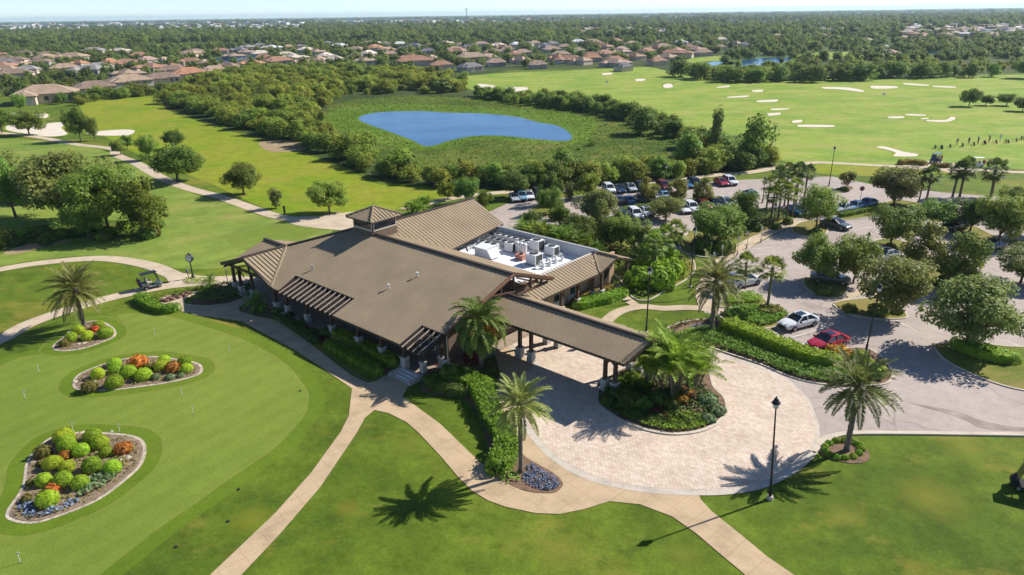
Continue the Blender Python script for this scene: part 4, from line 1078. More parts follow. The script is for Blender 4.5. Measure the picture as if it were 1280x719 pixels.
# porte-cochere
r = MB()
zpc = lambda a, b: 5.32 - .37 * (b - .95)
zpb = lambda a, b: 5.32 + .37 * (b - .95)
slab(r, [(1.0, .95), (1.0, 4.0), (-15.05, 4.0), (-15.75, .95)], zpc, seam='b')
slab(r, [(1.0, .95), (1.0, -2.1), (-15.05, -2.1), (-15.75, .95)], zpb, seam='b')
ridgecap(r, (1.0, .95, 5.32), (-15.8, .95, 5.32), .26)
r.build('porte_cochere_roof', RM, club)
rk = MB(); rk.bar((-15.8, .95, 5.26), (-15.1, 4.02, 4.12), .08, .26); rk.bar((-15.8, .95, 5.26), (-15.1, -2.12, 4.12), .08, .26); rk.build('rake_board', M['fascia'], club)
tr = MB()
for b in (2.25, -1.75):
    tr.box((-7.4, b, 3.85), (15.2, .22, .3))
for a in (-3.4, -12.6):
    tr.box((a, .25, 3.8), (.2, 4.4, .28)); tr.bar((a, -1.7, 3.9), (a, .8, 4.95), .14, .14); tr.bar((a, 2.2, 3.9), (a, .9, 4.95), .14, .14)
tr.box((-15.0, .95, 4.1), (.16, 5.0, .22)); tr.bar((-15.2, .95, 4.1), (-15.2, .95, 5.1), .16, .16); tr.bar((-15.1, 2.6, 4.2), (-15.3, 1.0, 4.9), .12, .12); tr.bar((-15.1, -.7, 4.2), (-15.3, .9, 4.9), .12, .12)
tr.build('porte_cochere_frame', M['timber'], club)
def column(a, b, top, base=0.0, ped=1.05, pw=.62, pair=None, cw=.3):
    c = MB(); c.frustum((a, b, base), (pw, pw), (pw * .86, pw * .86), ped); o = c.build('column_pedestal', M['pedestal'], club)
    d = MB(); d.box((a, b, base + ped + .05), (pw * 1.08, pw * 1.08, .1)); d.build('pedestal_cap', M['cap'], o)
    c = MB(); c.frustum((a, b, base + ped + .1), (cw, cw), (cw * .9, cw * .9), top - base - ped - .1); c.build('column', M['timber'], club)
for a in (-2.75, -4.1, -12.2, -13.2):
    column(a, 2.25, 3.75); column(a, -1.75, 3.75)
for b in (2.25, -1.75):
    br = MB(); br.bar((-12.2, b, 2.6), (-13.2, b, 3.4), .1, .1); br.bar((-13.2, b, 2.6), (-12.2, b, 3.4), .1, .1); br.build('column_brace', M['timber'], club)
    br = MB(); br.bar((-2.75, b, 2.7), (-4.1, b, 3.5), .1, .1); br.build('column_brace', M['timber'], club)
# porch columns
for a in (3.7, 6.9, 10.4): column(a, 10.7, 3.35, .3, .95)
for a in (14.9, 19.2, 22.9): column(a, 10.6, 3.2, .2, .9, .55, cw=.26)
for a, b in ((24.6, 10.9), (29.9, 10.6), (32.2, 10.8), (34.0, 10.6), (34.0, 6.0), (31.4, 6.0)): column(a, b, 3.2 if b > 8 else 4.6, .1, 1.0)
for a, b in ((1.7, 10.3), (1.1, 8.6), (.5, 8.6)): column(a, b, 3.6, .3, .95, .5, cw=.22)
for b in (-5.0, -8.0, -10.9, -13.7): column(.25, b, 3.2, 0, .95, .5)
for b in (-14.6, -19.8): column(-.35, b, 3.1, 0, 1.0, .6)
for c_, d_ in (((7.2, 10.7, 3.2), (9.4, .22, .22)), ((18.6, 10.6, 3.3), (10.2, .2, .24)), ((34.0, 8.3, 3.4), (.2, 5.0, .22)), ((.25, -9.4, 3.25), (.2, 10.6, .24))):
    bm_ = MB(); bm_.box(c_, d_); bm_.build('porch_beam', M['timber'], club)
bm_ = MB(); bm_.box((29.2, 10.75, 3.3), (10.4, .22, .26))
bm_.bar((29.9, 10.75, 3.4), (29.9, 10.75, 4.9), .18, .18); bm_.bar((29.9, 10.75, 4.2), (27.4, 10.75, 3.45), .14, .14); bm_.bar((29.9, 10.75, 4.2), (32.4, 10.75, 3.45), .14, .14)
bm_.bar((31.4, 10.7, 2.4), (32.2, 10.7, 3.2), .1, .1); bm_.bar((33.2, 10.7, 2.4), (32.3, 10.7, 3.2), .1, .1)
bm_.build('porch_truss', M['timber'], club)
# pergola over the front porch and small one over the steps
def pergola(name, a0, a1, b0, b1, n, zf, npl):
    p = MB()
    for k in range(n):
        a = a0 + (a1 - a0) * (k + .5) / n
        p.bar((a, b0, zf(a, b0) + .02), (a, b1 + .25, zf(a, b1 + .25) + .02), .055, .12, 0)
    o = p.build(name, M['rafter'], club)
    q = MB()
    for k in range(npl):
        b = b0 + (b1 - b0) * (k + .5) / npl
        q.box(((a0 + a1) / 2, b, zf(0, b) - .12), (a1 - a0, .12, .06))
    for b in (b0 + .05, b1): q.box(((a0 + a1) / 2, b, zf(0, b) - .28), (a1 - a0, .18, .26))
    for a in (a0, a1): q.bar((a, b0, zf(a, b0) - .1), (a, b1 + .2, zf(a, b1 + .2) - .1), .16, .28)
    q.build('pergola_batten', M['slat'], o)
pergola('pergola', 12.95, 22.6, 9.1, 11.5, 12, lambda a, b: zf_front(a, b) - .1, 17)
pergola('pergola', .1, 2.9, 9.15, 11.6, 4, lambda a, b: zf_front(a, b) - .1, 12)
# gable truss at the car-park end of the main roof
t = MB()
t.box((.35, .0, 5.15), (.2, 8.2, .26)); t.box((-.6, -2.2, 5.1), (.18, 4.6, .24))
for b in (-3.6, -2.0, -.2, 1.6): t.box((.1 if b > -1 else -.55, b, 5.2 + (ZR - MS * abs(b) - 5.2) / 2 - .12), (.17, .17, ZR - MS * abs(b) - 5.3))
t.bar((-.1, -.2, 5.25), (.05, 3.2, 5.75), .15, .15); t.bar((-.3, -.2, 6.7), (-.55, -3.4, 5.3), .15, .15); t.bar((-.5, -2.0, 5.25), (-.3, -.4, 6.3), .14, .14); t.bar((.2, .1, 6.6), (.2, 5.2, 5.15), .15, .18)
t.build('gable_truss', M['timber'], club)
# walls
W_ = MB()
W_.prism([(1.4, -4.6), (1.4, 7.4), (24.0, 7.4), (28.8, 3.0), (28.8, -3.0), (28.0, -17.6), (18.6, -17.6), (18.6, -4.6)], 0, 3.9)
W_.add([(1.4, -4.4, 3.9), (1.4, 7.4, 3.9), (1.4, 0, 6.6), (1.6, -4.4, 3.9), (1.6, 7.4, 3.9), (1.6, 0, 6.6)], [(0, 2, 1), (3, 4, 5), (0, 1, 4, 3), (1, 2, 5, 4), (2, 0, 3, 5)])
W_.prism([(23.0, -17.55), (28.0, -17.55), (28.0, -17.2), (18.6, -17.2), (18.6, -17.55)], 3.9, 4.8)
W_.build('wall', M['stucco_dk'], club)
W_ = MB(); W_.prism([(1.7, -4.7), (1.7, -20.0), (3.0, -20.0), (3.0, -17.4), (18.5, -17.4), (18.5, -4.7)], 0, 3.15)
W_.build('service_wall', M['stucco'], club)
W_ = MB(); W_.prism([(1.3, -15.0), (1.3, -19.6), (1.6, -19.6), (1.6, -15.0)], 0, 3.9); W_.build('entry_wall', M['stucco'], club)
d = MB(); d.box((1.26, -17.6, 1.1), (.06, 1.8, 2.2)); dd = d.build('door', M['fascia'], club); d = MB(); d.box((1.2, -17.0, 1.0), (.05, .06, .3)); d.build('handle', M['grey_metal'], dd)
def window(a, b, z, w, h, side):
    f = MB(); g = MB()
    if side == 'b': f.box((a, b, z), (w, .1, h)); g.box((a, b + .04, z), (w - .16, .06, h - .16)); f.box((a, b + .07, z), (.07, .06, h))
    else: f.box((a, b, z), (.1, w, h)); g.box((a - .04, b, z), (.06, w - .16, h - .16)); f.box((a - .07, b, z), (.06, .07, h))
    o = f.build('window', M['frame'], club); g.build('pane', M['glass'], o)
for a in (4, 6.6, 9.2, 12, 14.8, 17.6, 20.4): window(a, 7.45, 1.9, 1.7, 2.0, 'b')
for b in (-6.4, -9.4, -12.3): window(1.65, b, 1.75, 2.0, 1.7, 'a')
for b in (-6.4, -9.4, -12.3):
    p = MB(); p.box((1.66, b, .45), (.06, 2.2, .7)); p.build('wall_panel', M['cream'], club)
window(1.35, 4.6, 1.9, 2.2, 2.2, 'a'); window(1.35, 1.6, 1.9, 2.2, 2.2, 'a'); window(1.35, -1.6, 1.9, 2.2, 2.2, 'a')
fl = MB(); fl.prism([(-.3, 7.4), (-.3, 8.9), (1.0, 10.75), (13.2, 10.95), (24.0, 10.95), (34.6, 11.1), (34.6, 4.5), (28.8, 3.0), (24, 7.38)], 0.0, .28); fl.prism([(1.4, 7.4), (-.35, 8.8), (-.35, -4), (1.4, -4)], 0, .12)
fl.build('porch_floor', M['floor'], club)
st = MB()
for k in range(5): st.box((2.55, 11.05 + k * .36, .25 - k * .052 - .06), (2.3, .36, .5 - k * .104 - .12 + .0))
st.build('porch_steps', M['cap'], club)
ck = MB()
for s, a in ((-1, 1.25), (1, 3.85)): ck.box((a, 11.6, .2), (.24, 1.7, .42))
ck.build('step_cheek_wall', M['pedestal'], club)
# flat service roof with parapet
fr = MB(); fr.prism([(2.6, -5.0), (2.6, -17.0), (18.2, -17.0), (18.2, -4.8)], 3.17, 3.3); fr.build('flat_roof', M['membrane'], club)
pa = MB()
pa.box((10.3, -17.15, 3.85), (16.4, .3, 1.4)); pa.box((2.55, -11, 3.75), (.2, 12.2, 1.05)); pa.box((18.3, -11.5, 3.7), (.2, 11.6, 1.0))
pa.build('parapet', M['white_metal'], club)
pc = MB(); pc.box((10.3, -17.15, 4.59), (16.5, .4, .08)); pc.build('parapet_coping', M['grey_metal'], club)
ps = MB()
for b in (-7, -11.5, -16): ps.box((17.7, b, 3.95), (.16, .16, 1.3))
ps.build('roof_post', M['fascia'], club)
for a, b in ((10.56, 6.5), (9.15, 3.92), (22, 7.6)):
    v = MB(); v.tube([(a, b, zf_front(a, b) - .05), (a, b, zf_front(a, b) + .38)], .07, 8); v.tube([(a, b, zf_front(a, b) + .36), (a, b, zf_front(a, b) + .48)], .13, 8); v.build('vent_pipe', M['grey_metal'] if a > 15 else M['white_metal'], club)
ds = MB()
for a, b in ((35.2, 10.9), (-.1, 8.95)): ds.tube([(a, b, 0), (a, b, 3.2 if a > 5 else 4.0)], .05, 6)
ds.build('downpipe', M['frame'], club)
# ---- plant on the flat roof: each unit is a thing of its own
def rooftop(name, a, b, label, cat, fn, rz=0.0, group=None):
    t = empty(name, BW(a, b, 3.3), BR + rz); tag(t, label, cat, group); fn(t); return t
def condenser(w=1.3, d=1.2, h=1.15, shell='white_metal'):
    def f(t):
        m = MB(); m.box((0, 0, .06), (w * 1.08, d * 1.08, .12), 0); m.build('curb', M['grey_metal'], t)
        m = MB(); m.box((0, 0, .14 + h / 2), (w * .9, d * .9, h)); cc = m.build('coil', M['coil'], t)
        m = MB()
        for sx in (-1, 1):
            for sy in (-1, 1): m.box((sx * w * .46, sy * d * .46, .14 + h / 2), (.1, .1, h))
        m.box((0, d * .47, .14 + h / 2), (w * .9, .06, h)); m.box((w * .46, 0, .14 + h / 2), (.06, d * .9, h)); m.box((0, 0, .14 + h), (w, d, .08))
        m.build('casing', M[shell], t)
        m = MB(); m.tube([(0, 0, .16 + h), (0, 0, .3 + h)], min(w, d) * .36, 16); fn = m.build('fan_shroud', M['coil'], t)
        m = MB()
        for k in range(4): m.box((0, 0, .32 + h), (min(w, d) * .7, .03, .02), 0, k * PI / 4)
        m.build('fan_guard', M['grey_metal'], fn)
    return f
rooftop('air_conditioner', 12.0, -13.5, 'tall white rooftop air conditioner with dark coil beside the white duct housing', 'air conditioner', condenser(1.25, 1.15, 1.0))
rooftop('air_conditioner', 10.0, -15.9, 'dark rooftop condenser nearest the rear parapet', 'air conditioner', condenser(1.4, 1.25, 1.1))
rooftop('air_conditioner', 7.4, -15.5, 'pale rooftop condenser closest to the entry roof, half in shade', 'air conditioner', condenser(1.4, 1.1, .95))
rooftop('air_conditioner', 7.0, -11.7, 'pale boxy rooftop condenser beside the faded red unit', 'air conditioner', condenser(1.45, 1.35, 1.1))
def pods(t):
    m = MB()
    for x in (-.6, 0, .6): m.tube([(x, 0, 0), (x, 0, 1.25)], .27, 12); m.tube([(x, 0, 1.25), (x, 0, 1.4)], [.3, .15], 12)
    m.build('cylinder_bank', M['white_metal'], t); m = MB(); m.box((0, 0, .05), (2.0, .8, .1)); m.build('curb', M['grey_metal'], t)
rooftop('exhaust_bank', 10.6, -13.6, 'bank of three white upright rooftop exhaust cylinders', 'exhaust fan', pods)
def duct(t):
    m = MB(); m.box((0, 0, .6), (1.9, 1.7, 1.2)); m.build('housing', M['white_metal'], t)
    m = MB(); vs = [(-1.0, -.9, 1.21), (1.0, -.9, 1.21), (1.0, .9, 1.21), (-1.0, .9, 1.21), (-1.0, -.4, 1.4), (1.0, -.4, 1.4)]
    m.add(vs, [(0, 1, 5, 4), (3, 4, 5, 2), (0, 4, 3), (1, 2, 5)]); m.build('hood', M['membrane'], t)
    m = MB(); vs = [(-1.01, -.8, 1.15), (-1.01, .8, 1.15), (-1.7, -.8, .2), (-1.7, .8, .2), (-1.01, -.8, .2), (-1.01, .8, .2)]
    m.add(vs, [(0, 1, 3, 2), (0, 2, 4), (1, 5, 3), (4, 2, 3, 5), (0, 4, 5, 1)]); m.build('intake_hood', M['white_metal'], t)
rooftop('duct_housing', 13.2, -10.2, 'big white rooftop duct housing with sloped intake hood', 'duct', duct)
def red(t):
    m = MB(); m.box((0, 0, .25), (1.1, .9, .5)); m.build('box', M['red_metal'], t); m = MB(); m.box((0, 0, .56), (1.2, 1.0, .1)); m.build('lid', M['red_metal'], t); m = MB(); m.tube([(0, 0, .6), (0, 0, .85)], .22, 10); m.build('cap', M['coil'], t)
rooftop('exhaust_fan', 9.2, -12.0, 'small faded red rooftop fan box among the white units', 'exhaust fan', red)
def longrow(n, shell):
    def f(t):
        m = MB(); m.box((0, 0, .45), (n * .95, .9, .6)); m.build('casing', M[shell], t)
        m = MB()
        for k in range(n): m.tube([((k - (n - 1) / 2) * .95, 0, .75), ((k - (n - 1) / 2) * .95, 0, .9)], .34, 14)
        m.build('fan_shroud', M['coil'], t)
        m = MB()
        for sx in (-1, 1): m.box((sx * n * .42, 0, .07), (.1, .9, .15))
        m.build('stand', M['grey_metal'], t)
    return f
rooftop('fan_coil_row', 15.0, -12.6, 'low row of white fan units behind the duct housing', 'air conditioner', longrow(3, 'white_metal'))
rooftop('fan_coil_row', 14.3, -14.4, 'low row of grey fan units in the middle of the flat roof', 'air conditioner', longrow(6, 'grey_metal'))
rooftop('fan_coil_row', 13.6, -16.2, 'long white air handler lying along the rear parapet', 'air conditioner', longrow(7, 'white_metal'))
def gooseneck(t):
    m = MB(); m.tube([(0, 0, 0), (0, 0, .5), (.12, 0, .7), (.35, 0, .75), (.5, 0, .62), (.52, 0, .45)], .16, 10); m.build('pipe', M['white_metal'], t); m = MB(); m.box((0, 0, .05), (.6, .6, .1)); m.build('flashing', M['membrane'], t); m = MB(); m.tube([(.52, 0, .46), (.52, 0, .4)], .14, 10); m.build('mesh_outlet', M['coil'], t)
for k, (a, b, lb) in enumerate(((5.2, -11.1, 'gooseneck roof vent lowest of the row beside the sunlit entry roof'), (5.2, -12.35, 'second gooseneck roof vent from the bottom of the row by the entry roof'), (5.2, -13.45, 'third gooseneck roof vent from the bottom of the row by the entry roof'), (5.2, -14.6, 'gooseneck roof vent highest of the row beside the entry roof'))):
    rooftop('roof_vent', a, b, lb, 'vent', gooseneck, group='curved roof vents')
def pipes(t):
    m = MB(); rr = random.Random(4)
    for k in range(5):
        x, y = rr.uniform(-.9, .9), rr.uniform(-1.2, 1.2); m.tube([(x, y, 0), (x, y, rr.uniform(.4, .9))], .06, 7)
    m.build('pipe', M['white_metal'], t); m = MB(); m.bar((-1, -1, .3), (1, 1.2, .3), .09, .09); m.bar((-1, .6, .3), (.9, -1, .3), .09, .09); m.build('pipe_run', M['grey_metal'], t)
rooftop('pipe_cluster', 16.9, -11.0, 'tangle of thin white pipes by the rear wing eave', 'pipes', pipes)
rooftop('pipe_cluster', 17.2, -14.2, 'cluster of pipes and small fans at the far corner of the flat roof', 'pipes', pipes, 1.0)
# ------------------------------------------------------------------ vehicles
def loft(mb, st, mi=0):
    """stations: (x, [(y, z), ...]) half profile from sill to centre; mirrored"""
    rows = []
    for x, pr in st:
        full = [(x, -y, z) for y, z in pr] + [(x, y, z) for y, z in reversed(pr)]
        rows.append(full)
    n = len(rows[0]); vs = [v for r_ in rows for v in r_]; fs = []
    for i in range(len(rows) - 1):
        for k in range(n): fs.append((i * n + k, i * n + (k + 1) % n, (i + 1) * n + (k + 1) % n, (i + 1) * n + k))
    fs.append(tuple(range(n))); fs.append(tuple((len(rows) - 1) * n + k for k in reversed(range(n))))
    mb.add(vs, fs, mi)
CARP = {}
def car_proto(kind):
    Lh, hw, belt, top = dict(sedan=(2.28, .9, .92, 1.42), suv=(2.3, .93, 1.05, 1.70))[kind]
    def prof(w, b, sill=.28): return [(w * .88, sill), (w * .98, sill + .12), (w, b * .68), (w * .97, b * .9), (w * .9, b), (w * .45, b + .03), (.0, b + .035)]
    mb = MB()
    if kind == 'sedan':
        stt = [(-Lh, prof(hw * .74, .72, .36)), (-Lh + .1, prof(hw * .88, .88, .3)), (-Lh + .5, prof(hw * .97, .96)), (-1.1, prof(hw, .95)), (.8, prof(hw, .92)), (1.4, prof(hw * .98, .86)), (Lh - .3, prof(hw * .9, .76)), (Lh - .06, prof(hw * .76, .64, .3)), (Lh, prof(hw * .64, .52, .34))]
        base = (-1.75, 1.0); tp = (-.95, .15)
    else:
        stt = [(-Lh, prof(hw * .82, .95, .36)), (-Lh + .08, prof(hw * .93, 1.05, .3)), (-1.4, prof(hw, 1.08)), (.8, prof(hw, 1.05)), (1.5, prof(hw * .98, 1.0)), (Lh - .25, prof(hw * .92, .92)), (Lh - .04, prof(hw * .8, .75, .3)), (Lh, prof(hw * .7, .6, .34))]
        base = (-2.2, 1.1); tp = (-1.85, .3)
    loft(mb, stt)
    # roof and pillars
    b0, b1 = base; t0, t1 = tp; wb, wt = hw * .9, hw * .7
    rf = [(t0 - .12, [(wt * .9, top - .06), (wt * .5, top - .01), (0, top)]), (t0 + .15, [(wt, top - .02), (wt * .6, top + .04), (0, top + .055)]), (t1 - .15, [(wt, top - .03), (wt * .6, top + .03), (0, top + .045)]), (t1 + .08, [(wt * .9, top - .07), (wt * .5, top - .02), (0, top - .01)])]
    vs = []; fs = []
    rows = [[(x, -y, z) for y, z in pr] + [(x, y, z) for y, z in reversed(pr[:-1])] for x, pr in rf]; n = len(rows[0])
    for r_ in rows: vs += r_
    for i in range(len(rows) - 1):
        for k in range(n - 1): fs.append((i * n + k, i * n + k + 1, (i + 1) * n + k + 1, (i + 1) * n + k))
    mb.add(vs, fs)
    for s in (-1, 1):
        mb.bar((b1, s * wb, belt), (t1, s * wt, top - .03), .09, .07); mb.bar((b0, s * wb, belt), (t0, s * wt, top - .03), .16, .08)
        xm = (b0 + b1) / 2 - .05; mb.bar((xm, s * wb * 1.0, belt), ((t0 + t1) / 2 - .03, s * wt, top - .03), .09, .06)
        mb.bar((t0, s * wt, top - .02), (t1, s * wt, top - .02), .08, .07)
    body = bpy.data.meshes.new(kind + '_body'); body.from_pydata(mb.v, [], mb.f); body.materials.append(M['car_white'])
    bm = bmesh.new(); bm.from_mesh(body); bmesh.ops.recalc_face_normals(bm, faces=bm.faces)
    for f in bm.faces: f.smooth = True
    bm.to_mesh(body); bm.free()
    try: body.set_sharp_from_angle(angle=R(40))
    except Exception: pass
    mb = MB(); vs = []
    for (x0, x1, w, z) in ((b0, b1, wb * .97, belt - .02), (t0, t1, wt * .97, top - .04)): vs += [(x0, -w, z), (x1, -w, z), (x1, w, z), (x0, w, z)]
    mb.add(vs, [(i, (i + 1) % 4, 4 + (i + 1) % 4, 4 + i) for i in range(4)])
    if kind == 'sedan': mb.box((-.25, 0, top + .055), (.75, .8, .012))
    glassm = bpy.data.meshes.new(kind + '_windows'); glassm.from_pydata(mb.v, [], mb.f); glassm.materials.append(M['carglass'])
    wr = .33 if kind == 'sedan' else .37
    mb = MB(); mb.tube([(0, -.11, 0), (0, .11, 0)], wr, 18); ty = bpy.data.meshes.new('tyre'); ty.from_pydata(mb.v, [], mb.f); ty.materials.append(M['tyre'])
    mb = MB(); mb.tube([(0, -.125, 0), (0, .125, 0)], wr * .64, 12)
    rim = bpy.data.meshes.new('rim'); rim.from_pydata(mb.v, [], mb.f); rim.materials.append(M['rim'])
    def lamp(x, y, z, d, mat, nm):
        m = MB(); m.box((0, 0, 0), d); me = bpy.data.meshes.new(nm); me.from_pydata(m.v, [], m.f); me.materials.append(M[mat]); return (me, (x, y, z), nm)
    hz = .62 if kind == 'sedan' else .78
    lamps = [lamp(Lh - .12, s * hw * .66, hz, (.2, .34, .13), 'hl', 'headlight') for s in (-1, 1)] + [lamp(-Lh + .05, s * hw * .68, .8 if kind == 'sedan' else .92, (.12, .34, .14 if kind == 'sedan' else .3), 'tl', 'taillight') for s in (-1, 1)]
    m = MB(); m.box((Lh - .04, 0, .5), (.12, .9, .2)); m.box((Lh - .02, 0, .36), (.1, 1.3, .1)); gr = bpy.data.meshes.new('grille'); gr.from_pydata(m.v, [], m.f); gr.materials.append(M['black'])
    m = MB()
    for s in (-1, 1): m.box((.75, s * (hw + .08), belt + .06), (.16, .2, .13))
    mi = bpy.data.meshes.new('mirrors'); mi.from_pydata(m.v, [], m.f); mi.materials.append(M['black'])
    CARP[kind] = dict(body=body, win=glassm, ty=ty, rim=rim, lamps=lamps, grille=gr, mirror=mi, wx=(1.38, -1.36), wr=wr, hw=hw)
car_proto('sedan'); car_proto('suv')
def car(px, py, az, colour, kind, label, group=None, name='parked_car', sc=.97):
    """az: heading of the bonnet (radians, from +x)"""
    p = CARP[kind]; g = G(px, py); g.z = .05
    t = empty(name, g, az, (sc,) * 3); tag(t, label, 'car', group)
    b = link_mesh('body', p['body']); child(b, t); b.material_slots[0].link = 'OBJECT'; b.material_slots[0].material = M['car_' + colour]
    w = link_mesh('windows', p['win']); child(w, t)
    for x in p['wx']:
        for s in (-1, 1):
            o = link_mesh('wheel', p['ty'], None, (x, s * (p['hw'] - .09), p['wr'])); child(o, t)
            q = link_mesh('rim', p['rim']); child(q, o)
    for me, loc, nm in p['lamps']: child(link_mesh(nm, me, None, loc), t)
    child(link_mesh('grille', p['grille']), t); child(link_mesh('wing_mirrors', p['mirror']), t)
    return t
def azpx(p, q):
    d = G(*q) - G(*p); return math.atan2(d.y, d.x)
AZ1 = azpx((1020, 402), (976, 413.5))
car(997, 408.5, AZ1, 'white', 'sedan', 'white sedan with dark sunroof parked nose to the kerb near the red car')
car(1033, 434, AZ1, 'red', 'sedan', 'bright red sedan parked nose to the hedge by yellow croton plants')
car(929, 357, AZ1 + PI, 'white', 'suv', 'white car half hidden behind the twin sabal palms by the walk')
AZB = azpx((790, 264), (803, 274))
GB = 'cars parked in the rear lot'
for px, py, c, k, dz, lb in (
    (643, 251, 'silver', 'sedan', 0, 'silver car at the open end of the short row behind the clubhouse roof'),
    (652, 250, 'lightblue', 'suv', 0, 'pale blue car second in the short row behind the clubhouse roof'),
    (661, 248.5, 'white', 'sedan', 0, 'white car in the short row behind the clubhouse roof beside the dark one'),
    (673, 246.5, 'black', 'suv', 0, 'dark car at the shaded tree end of the short row behind the clubhouse'),
    (761, 240.5, 'white', 'suv', 0, 'white car starting the back row, half behind a round oak'),
    (774, 240, 'navy', 'sedan', 0, 'dark navy car in the back row between the first white and silver cars'),
    (788, 238.5, 'silver', 'sedan', 0, 'silver car in the back row beside the navy car'),
    (800, 237.5, 'black', 'suv', 0, 'black car in the back row partly hidden by a magnolia'),
    (829, 236.5, 'maroon', 'suv', 0, 'maroon car in the back row between two magnolia trees'),
    (857, 234, 'blue', 'sedan', 0, 'blue car in the back row beside the magnolia with pale tips'),
    (868, 233, 'black', 'suv', 0, 'black car in the back row behind the magnolia with pale tips'),
    (901, 231.5, 'red', 'sedan', 0, 'red car in the back row next to the big white vehicle'),
    (912, 230.5, 'white', 'suv', 0, 'tall white vehicle ending the back row by the service path'),
    (773, 253.5, 'grey', 'sedan', PI, 'grey car nosed under the round oak in the middle row'),
    (785, 254, 'blue', 'sedan', PI, 'blue rounded car in the middle row against the planted strip'),
    (801, 253, 'green', 'suv', PI, 'very dark green car in the middle row behind the magnolia'),
    (829, 247.5, 'lightblue', 'sedan', PI, 'light blue car in the middle row showing between two trees'),
    (822, 254, 'white', 'sedan', PI, 'white car almost hidden in the middle row behind the low oak'),
    (937, 246, 'lightblue', 'sedan', PI, 'pale blue sedan alone in the aisle beside a leafy tree'),
    (777, 274, 'navy', 'sedan', 0, 'navy car at the near end of the front row of the rear lot'),
    (794, 272.5, 'white', 'suv', 0, 'large white car showing its whole side in the front row of the rear lot'),
    (808, 269, 'white', 'sedan', 0, 'white car tucked under the oak in the front row of the rear lot'),
    (853, 265, 'white', 'sedan', 0, 'white car half behind another white one beyond the oak'),
    (864, 264, 'white', 'suv', 0, 'white car beside the dark maroon one in the front row of the rear lot'),
    (879, 262, 'maroon', 'suv', 0, 'dark maroon car beneath the magnolia trunk in the front row'),
    (893, 258.5, 'black', 'sedan', 0, 'black sedan beyond the maroon car in the front row'),
    (908, 257, 'silver', 'sedan', 0, 'silver sedan at the far end of the front row beside a dense oak')):
    car(px, py, AZB + dz, c, k, lb, GB, sc=.88)
AZC = azpx((1080, 257), (1052, 265))
car(1053, 265, AZC, 'silver', 'sedan', 'silver blue car nearest the hedge island by the stop sign'); car(1068, 262.5, AZC, 'lightblue', 'sedan', 'light blue car in the middle of three blue cars near the stop sign'); car(1083, 259, AZC, 'blue', 'sedan', 'deeper blue car at the far end of three near the stop sign')
car(1044, 285, azpx((1030, 281), (1060, 288)), 'grey', 'sedan', 'charcoal sedan with sunlit bonnet leaving the shade of a lot oak')
car(1037, 353, azpx((1020, 350), (1056, 354)), 'grey', 'sedan', 'dark car under the broad double oak beside a tree island')
car(1090, 318, AZ1, 'black', 'sedan', 'black car in tree shade behind the small lantern post')
car(1193, 287, AZ1, 'black', 'suv', 'black car with pale rear window between two leafy lot trees'); car(1238, 313, azpx((1256, 310), (1225, 316)), 'black', 'sedan', 'very dark car with open view of its side beyond the row of lot trees')
car(995, 268, AZB, 'blue', 'sedan', 'dark blue car glimpsed behind the tall cluster of sabal palms')
car(1105, 325, AZ1, 'silver', 'sedan', 'silver car glimpsed under the magnolia at the middle of the lot')

# golf carts -----------------------------------------------------
def golf_cart(px, py, az, body, roof, label, bags=('cloth_navy', 'cloth_red'), z=.04, driver=False):
    t = empty('golf_cart', (*G(px, py).to_2d(), z), az); tag(t, label, 'golf cart')
    m = MB(); loft(m, [(-1.15, [(.45, .3), (.55, .5), (.5, .8), (0, .82)]), (-.5, [(.55, .28), (.6, .5), (.58, .78), (0, .8)]), (-.1, [(.58, .26), (.6, .32), (.56, .38), (0, .38)]), (.6, [(.56, .26), (.6, .32), (.54, .38), (0, .38)]), (.85, [(.5, .28), (.56, .5), (.5, .86), (0, .9)]), (1.2, [(.36, .32), (.42, .44), (.36, .58), (0, .62)])])
    m.build('body', M[body], t)
    m = MB(); m.box((-.25, 0, .88), (.55, 1.0, .14)); m.box((-.5, 0, 1.12), (.12, 1.0, .4)); m.build('seat', M['frame'], t)
    m = MB(); loft(m, [(-1.05, [(.5, 1.88), (.55, 1.9), (.4, 1.95), (0, 1.96)]), (.75, [(.5, 1.9), (.55, 1.92), (.4, 1.97), (0, 1.98)])]); m.build('canopy', M[roof], t)
    m = MB()
    for s in (-.5, .5): m.tube([(.85, s, .8), (.6, s, 1.9)], .025, 6); m.tube([(-.75, s, .8), (-.85, s, 1.9)], .025, 6)
    m.build('canopy_frame', M['black'], t)
    m = MB(); m.bar((.88, 0, .9), (.66, 0, 1.75), .95, .02); m.build('windscreen', M['carglass'], t)
    m = MB(); m.tube([(.5, .25, .8), (.35, .25, 1.02)], .03, 6); m.tube([(.36, .1, 1.03), (.34, .25, 1.1), (.36, .4, 1.03), (.38, .25, .96), (.36, .1, 1.03)], .02, 5); m.build('steering_wheel', M['black'], t)
    for x in (.75, -.75):
        for s in (-.52, .52):
            m = MB(); m.tube([(0, -.09, 0), (0, .09, 0)], .22, 14); o = m.build('wheel', M['tyre'], t, (x, s, .22)); m = MB(); m.tube([(0, -.1, 0), (0, .1, 0)], .12, 10); m.build('rim', M['rim'], o)
    for k, b in enumerate(bags):
        m = MB(); y = -.25 + .5 * k; m.tube([(-1.18, y, .45), (-1.25, y, .9), (-1.32, y, 1.35)], [.15, .16, .17], 10); g = m.build('golf_bag', M[b], t)
        m = MB()
        for j in range(6): m.tube([(-1.3, y, 1.3), (-1.34 + .05 * math.cos(j), y + .07 * math.sin(j), 1.58)], .014, 4)
        m.build('club_heads', M['grey_metal'], g)
    return t
golf_cart(190, 360, azpx((200, 357), (180, 362)) + PI, 'car_grey', 'car_black', 'golf cart with two bags parked where the two cart paths meet')
golf_cart(1288, 613, R(150), 'cloth_black', 'cloth_black', 'black golf cart with rust coloured bags on the lawn at the picture edge', ('cloth_khaki', 'red_metal'), .02)
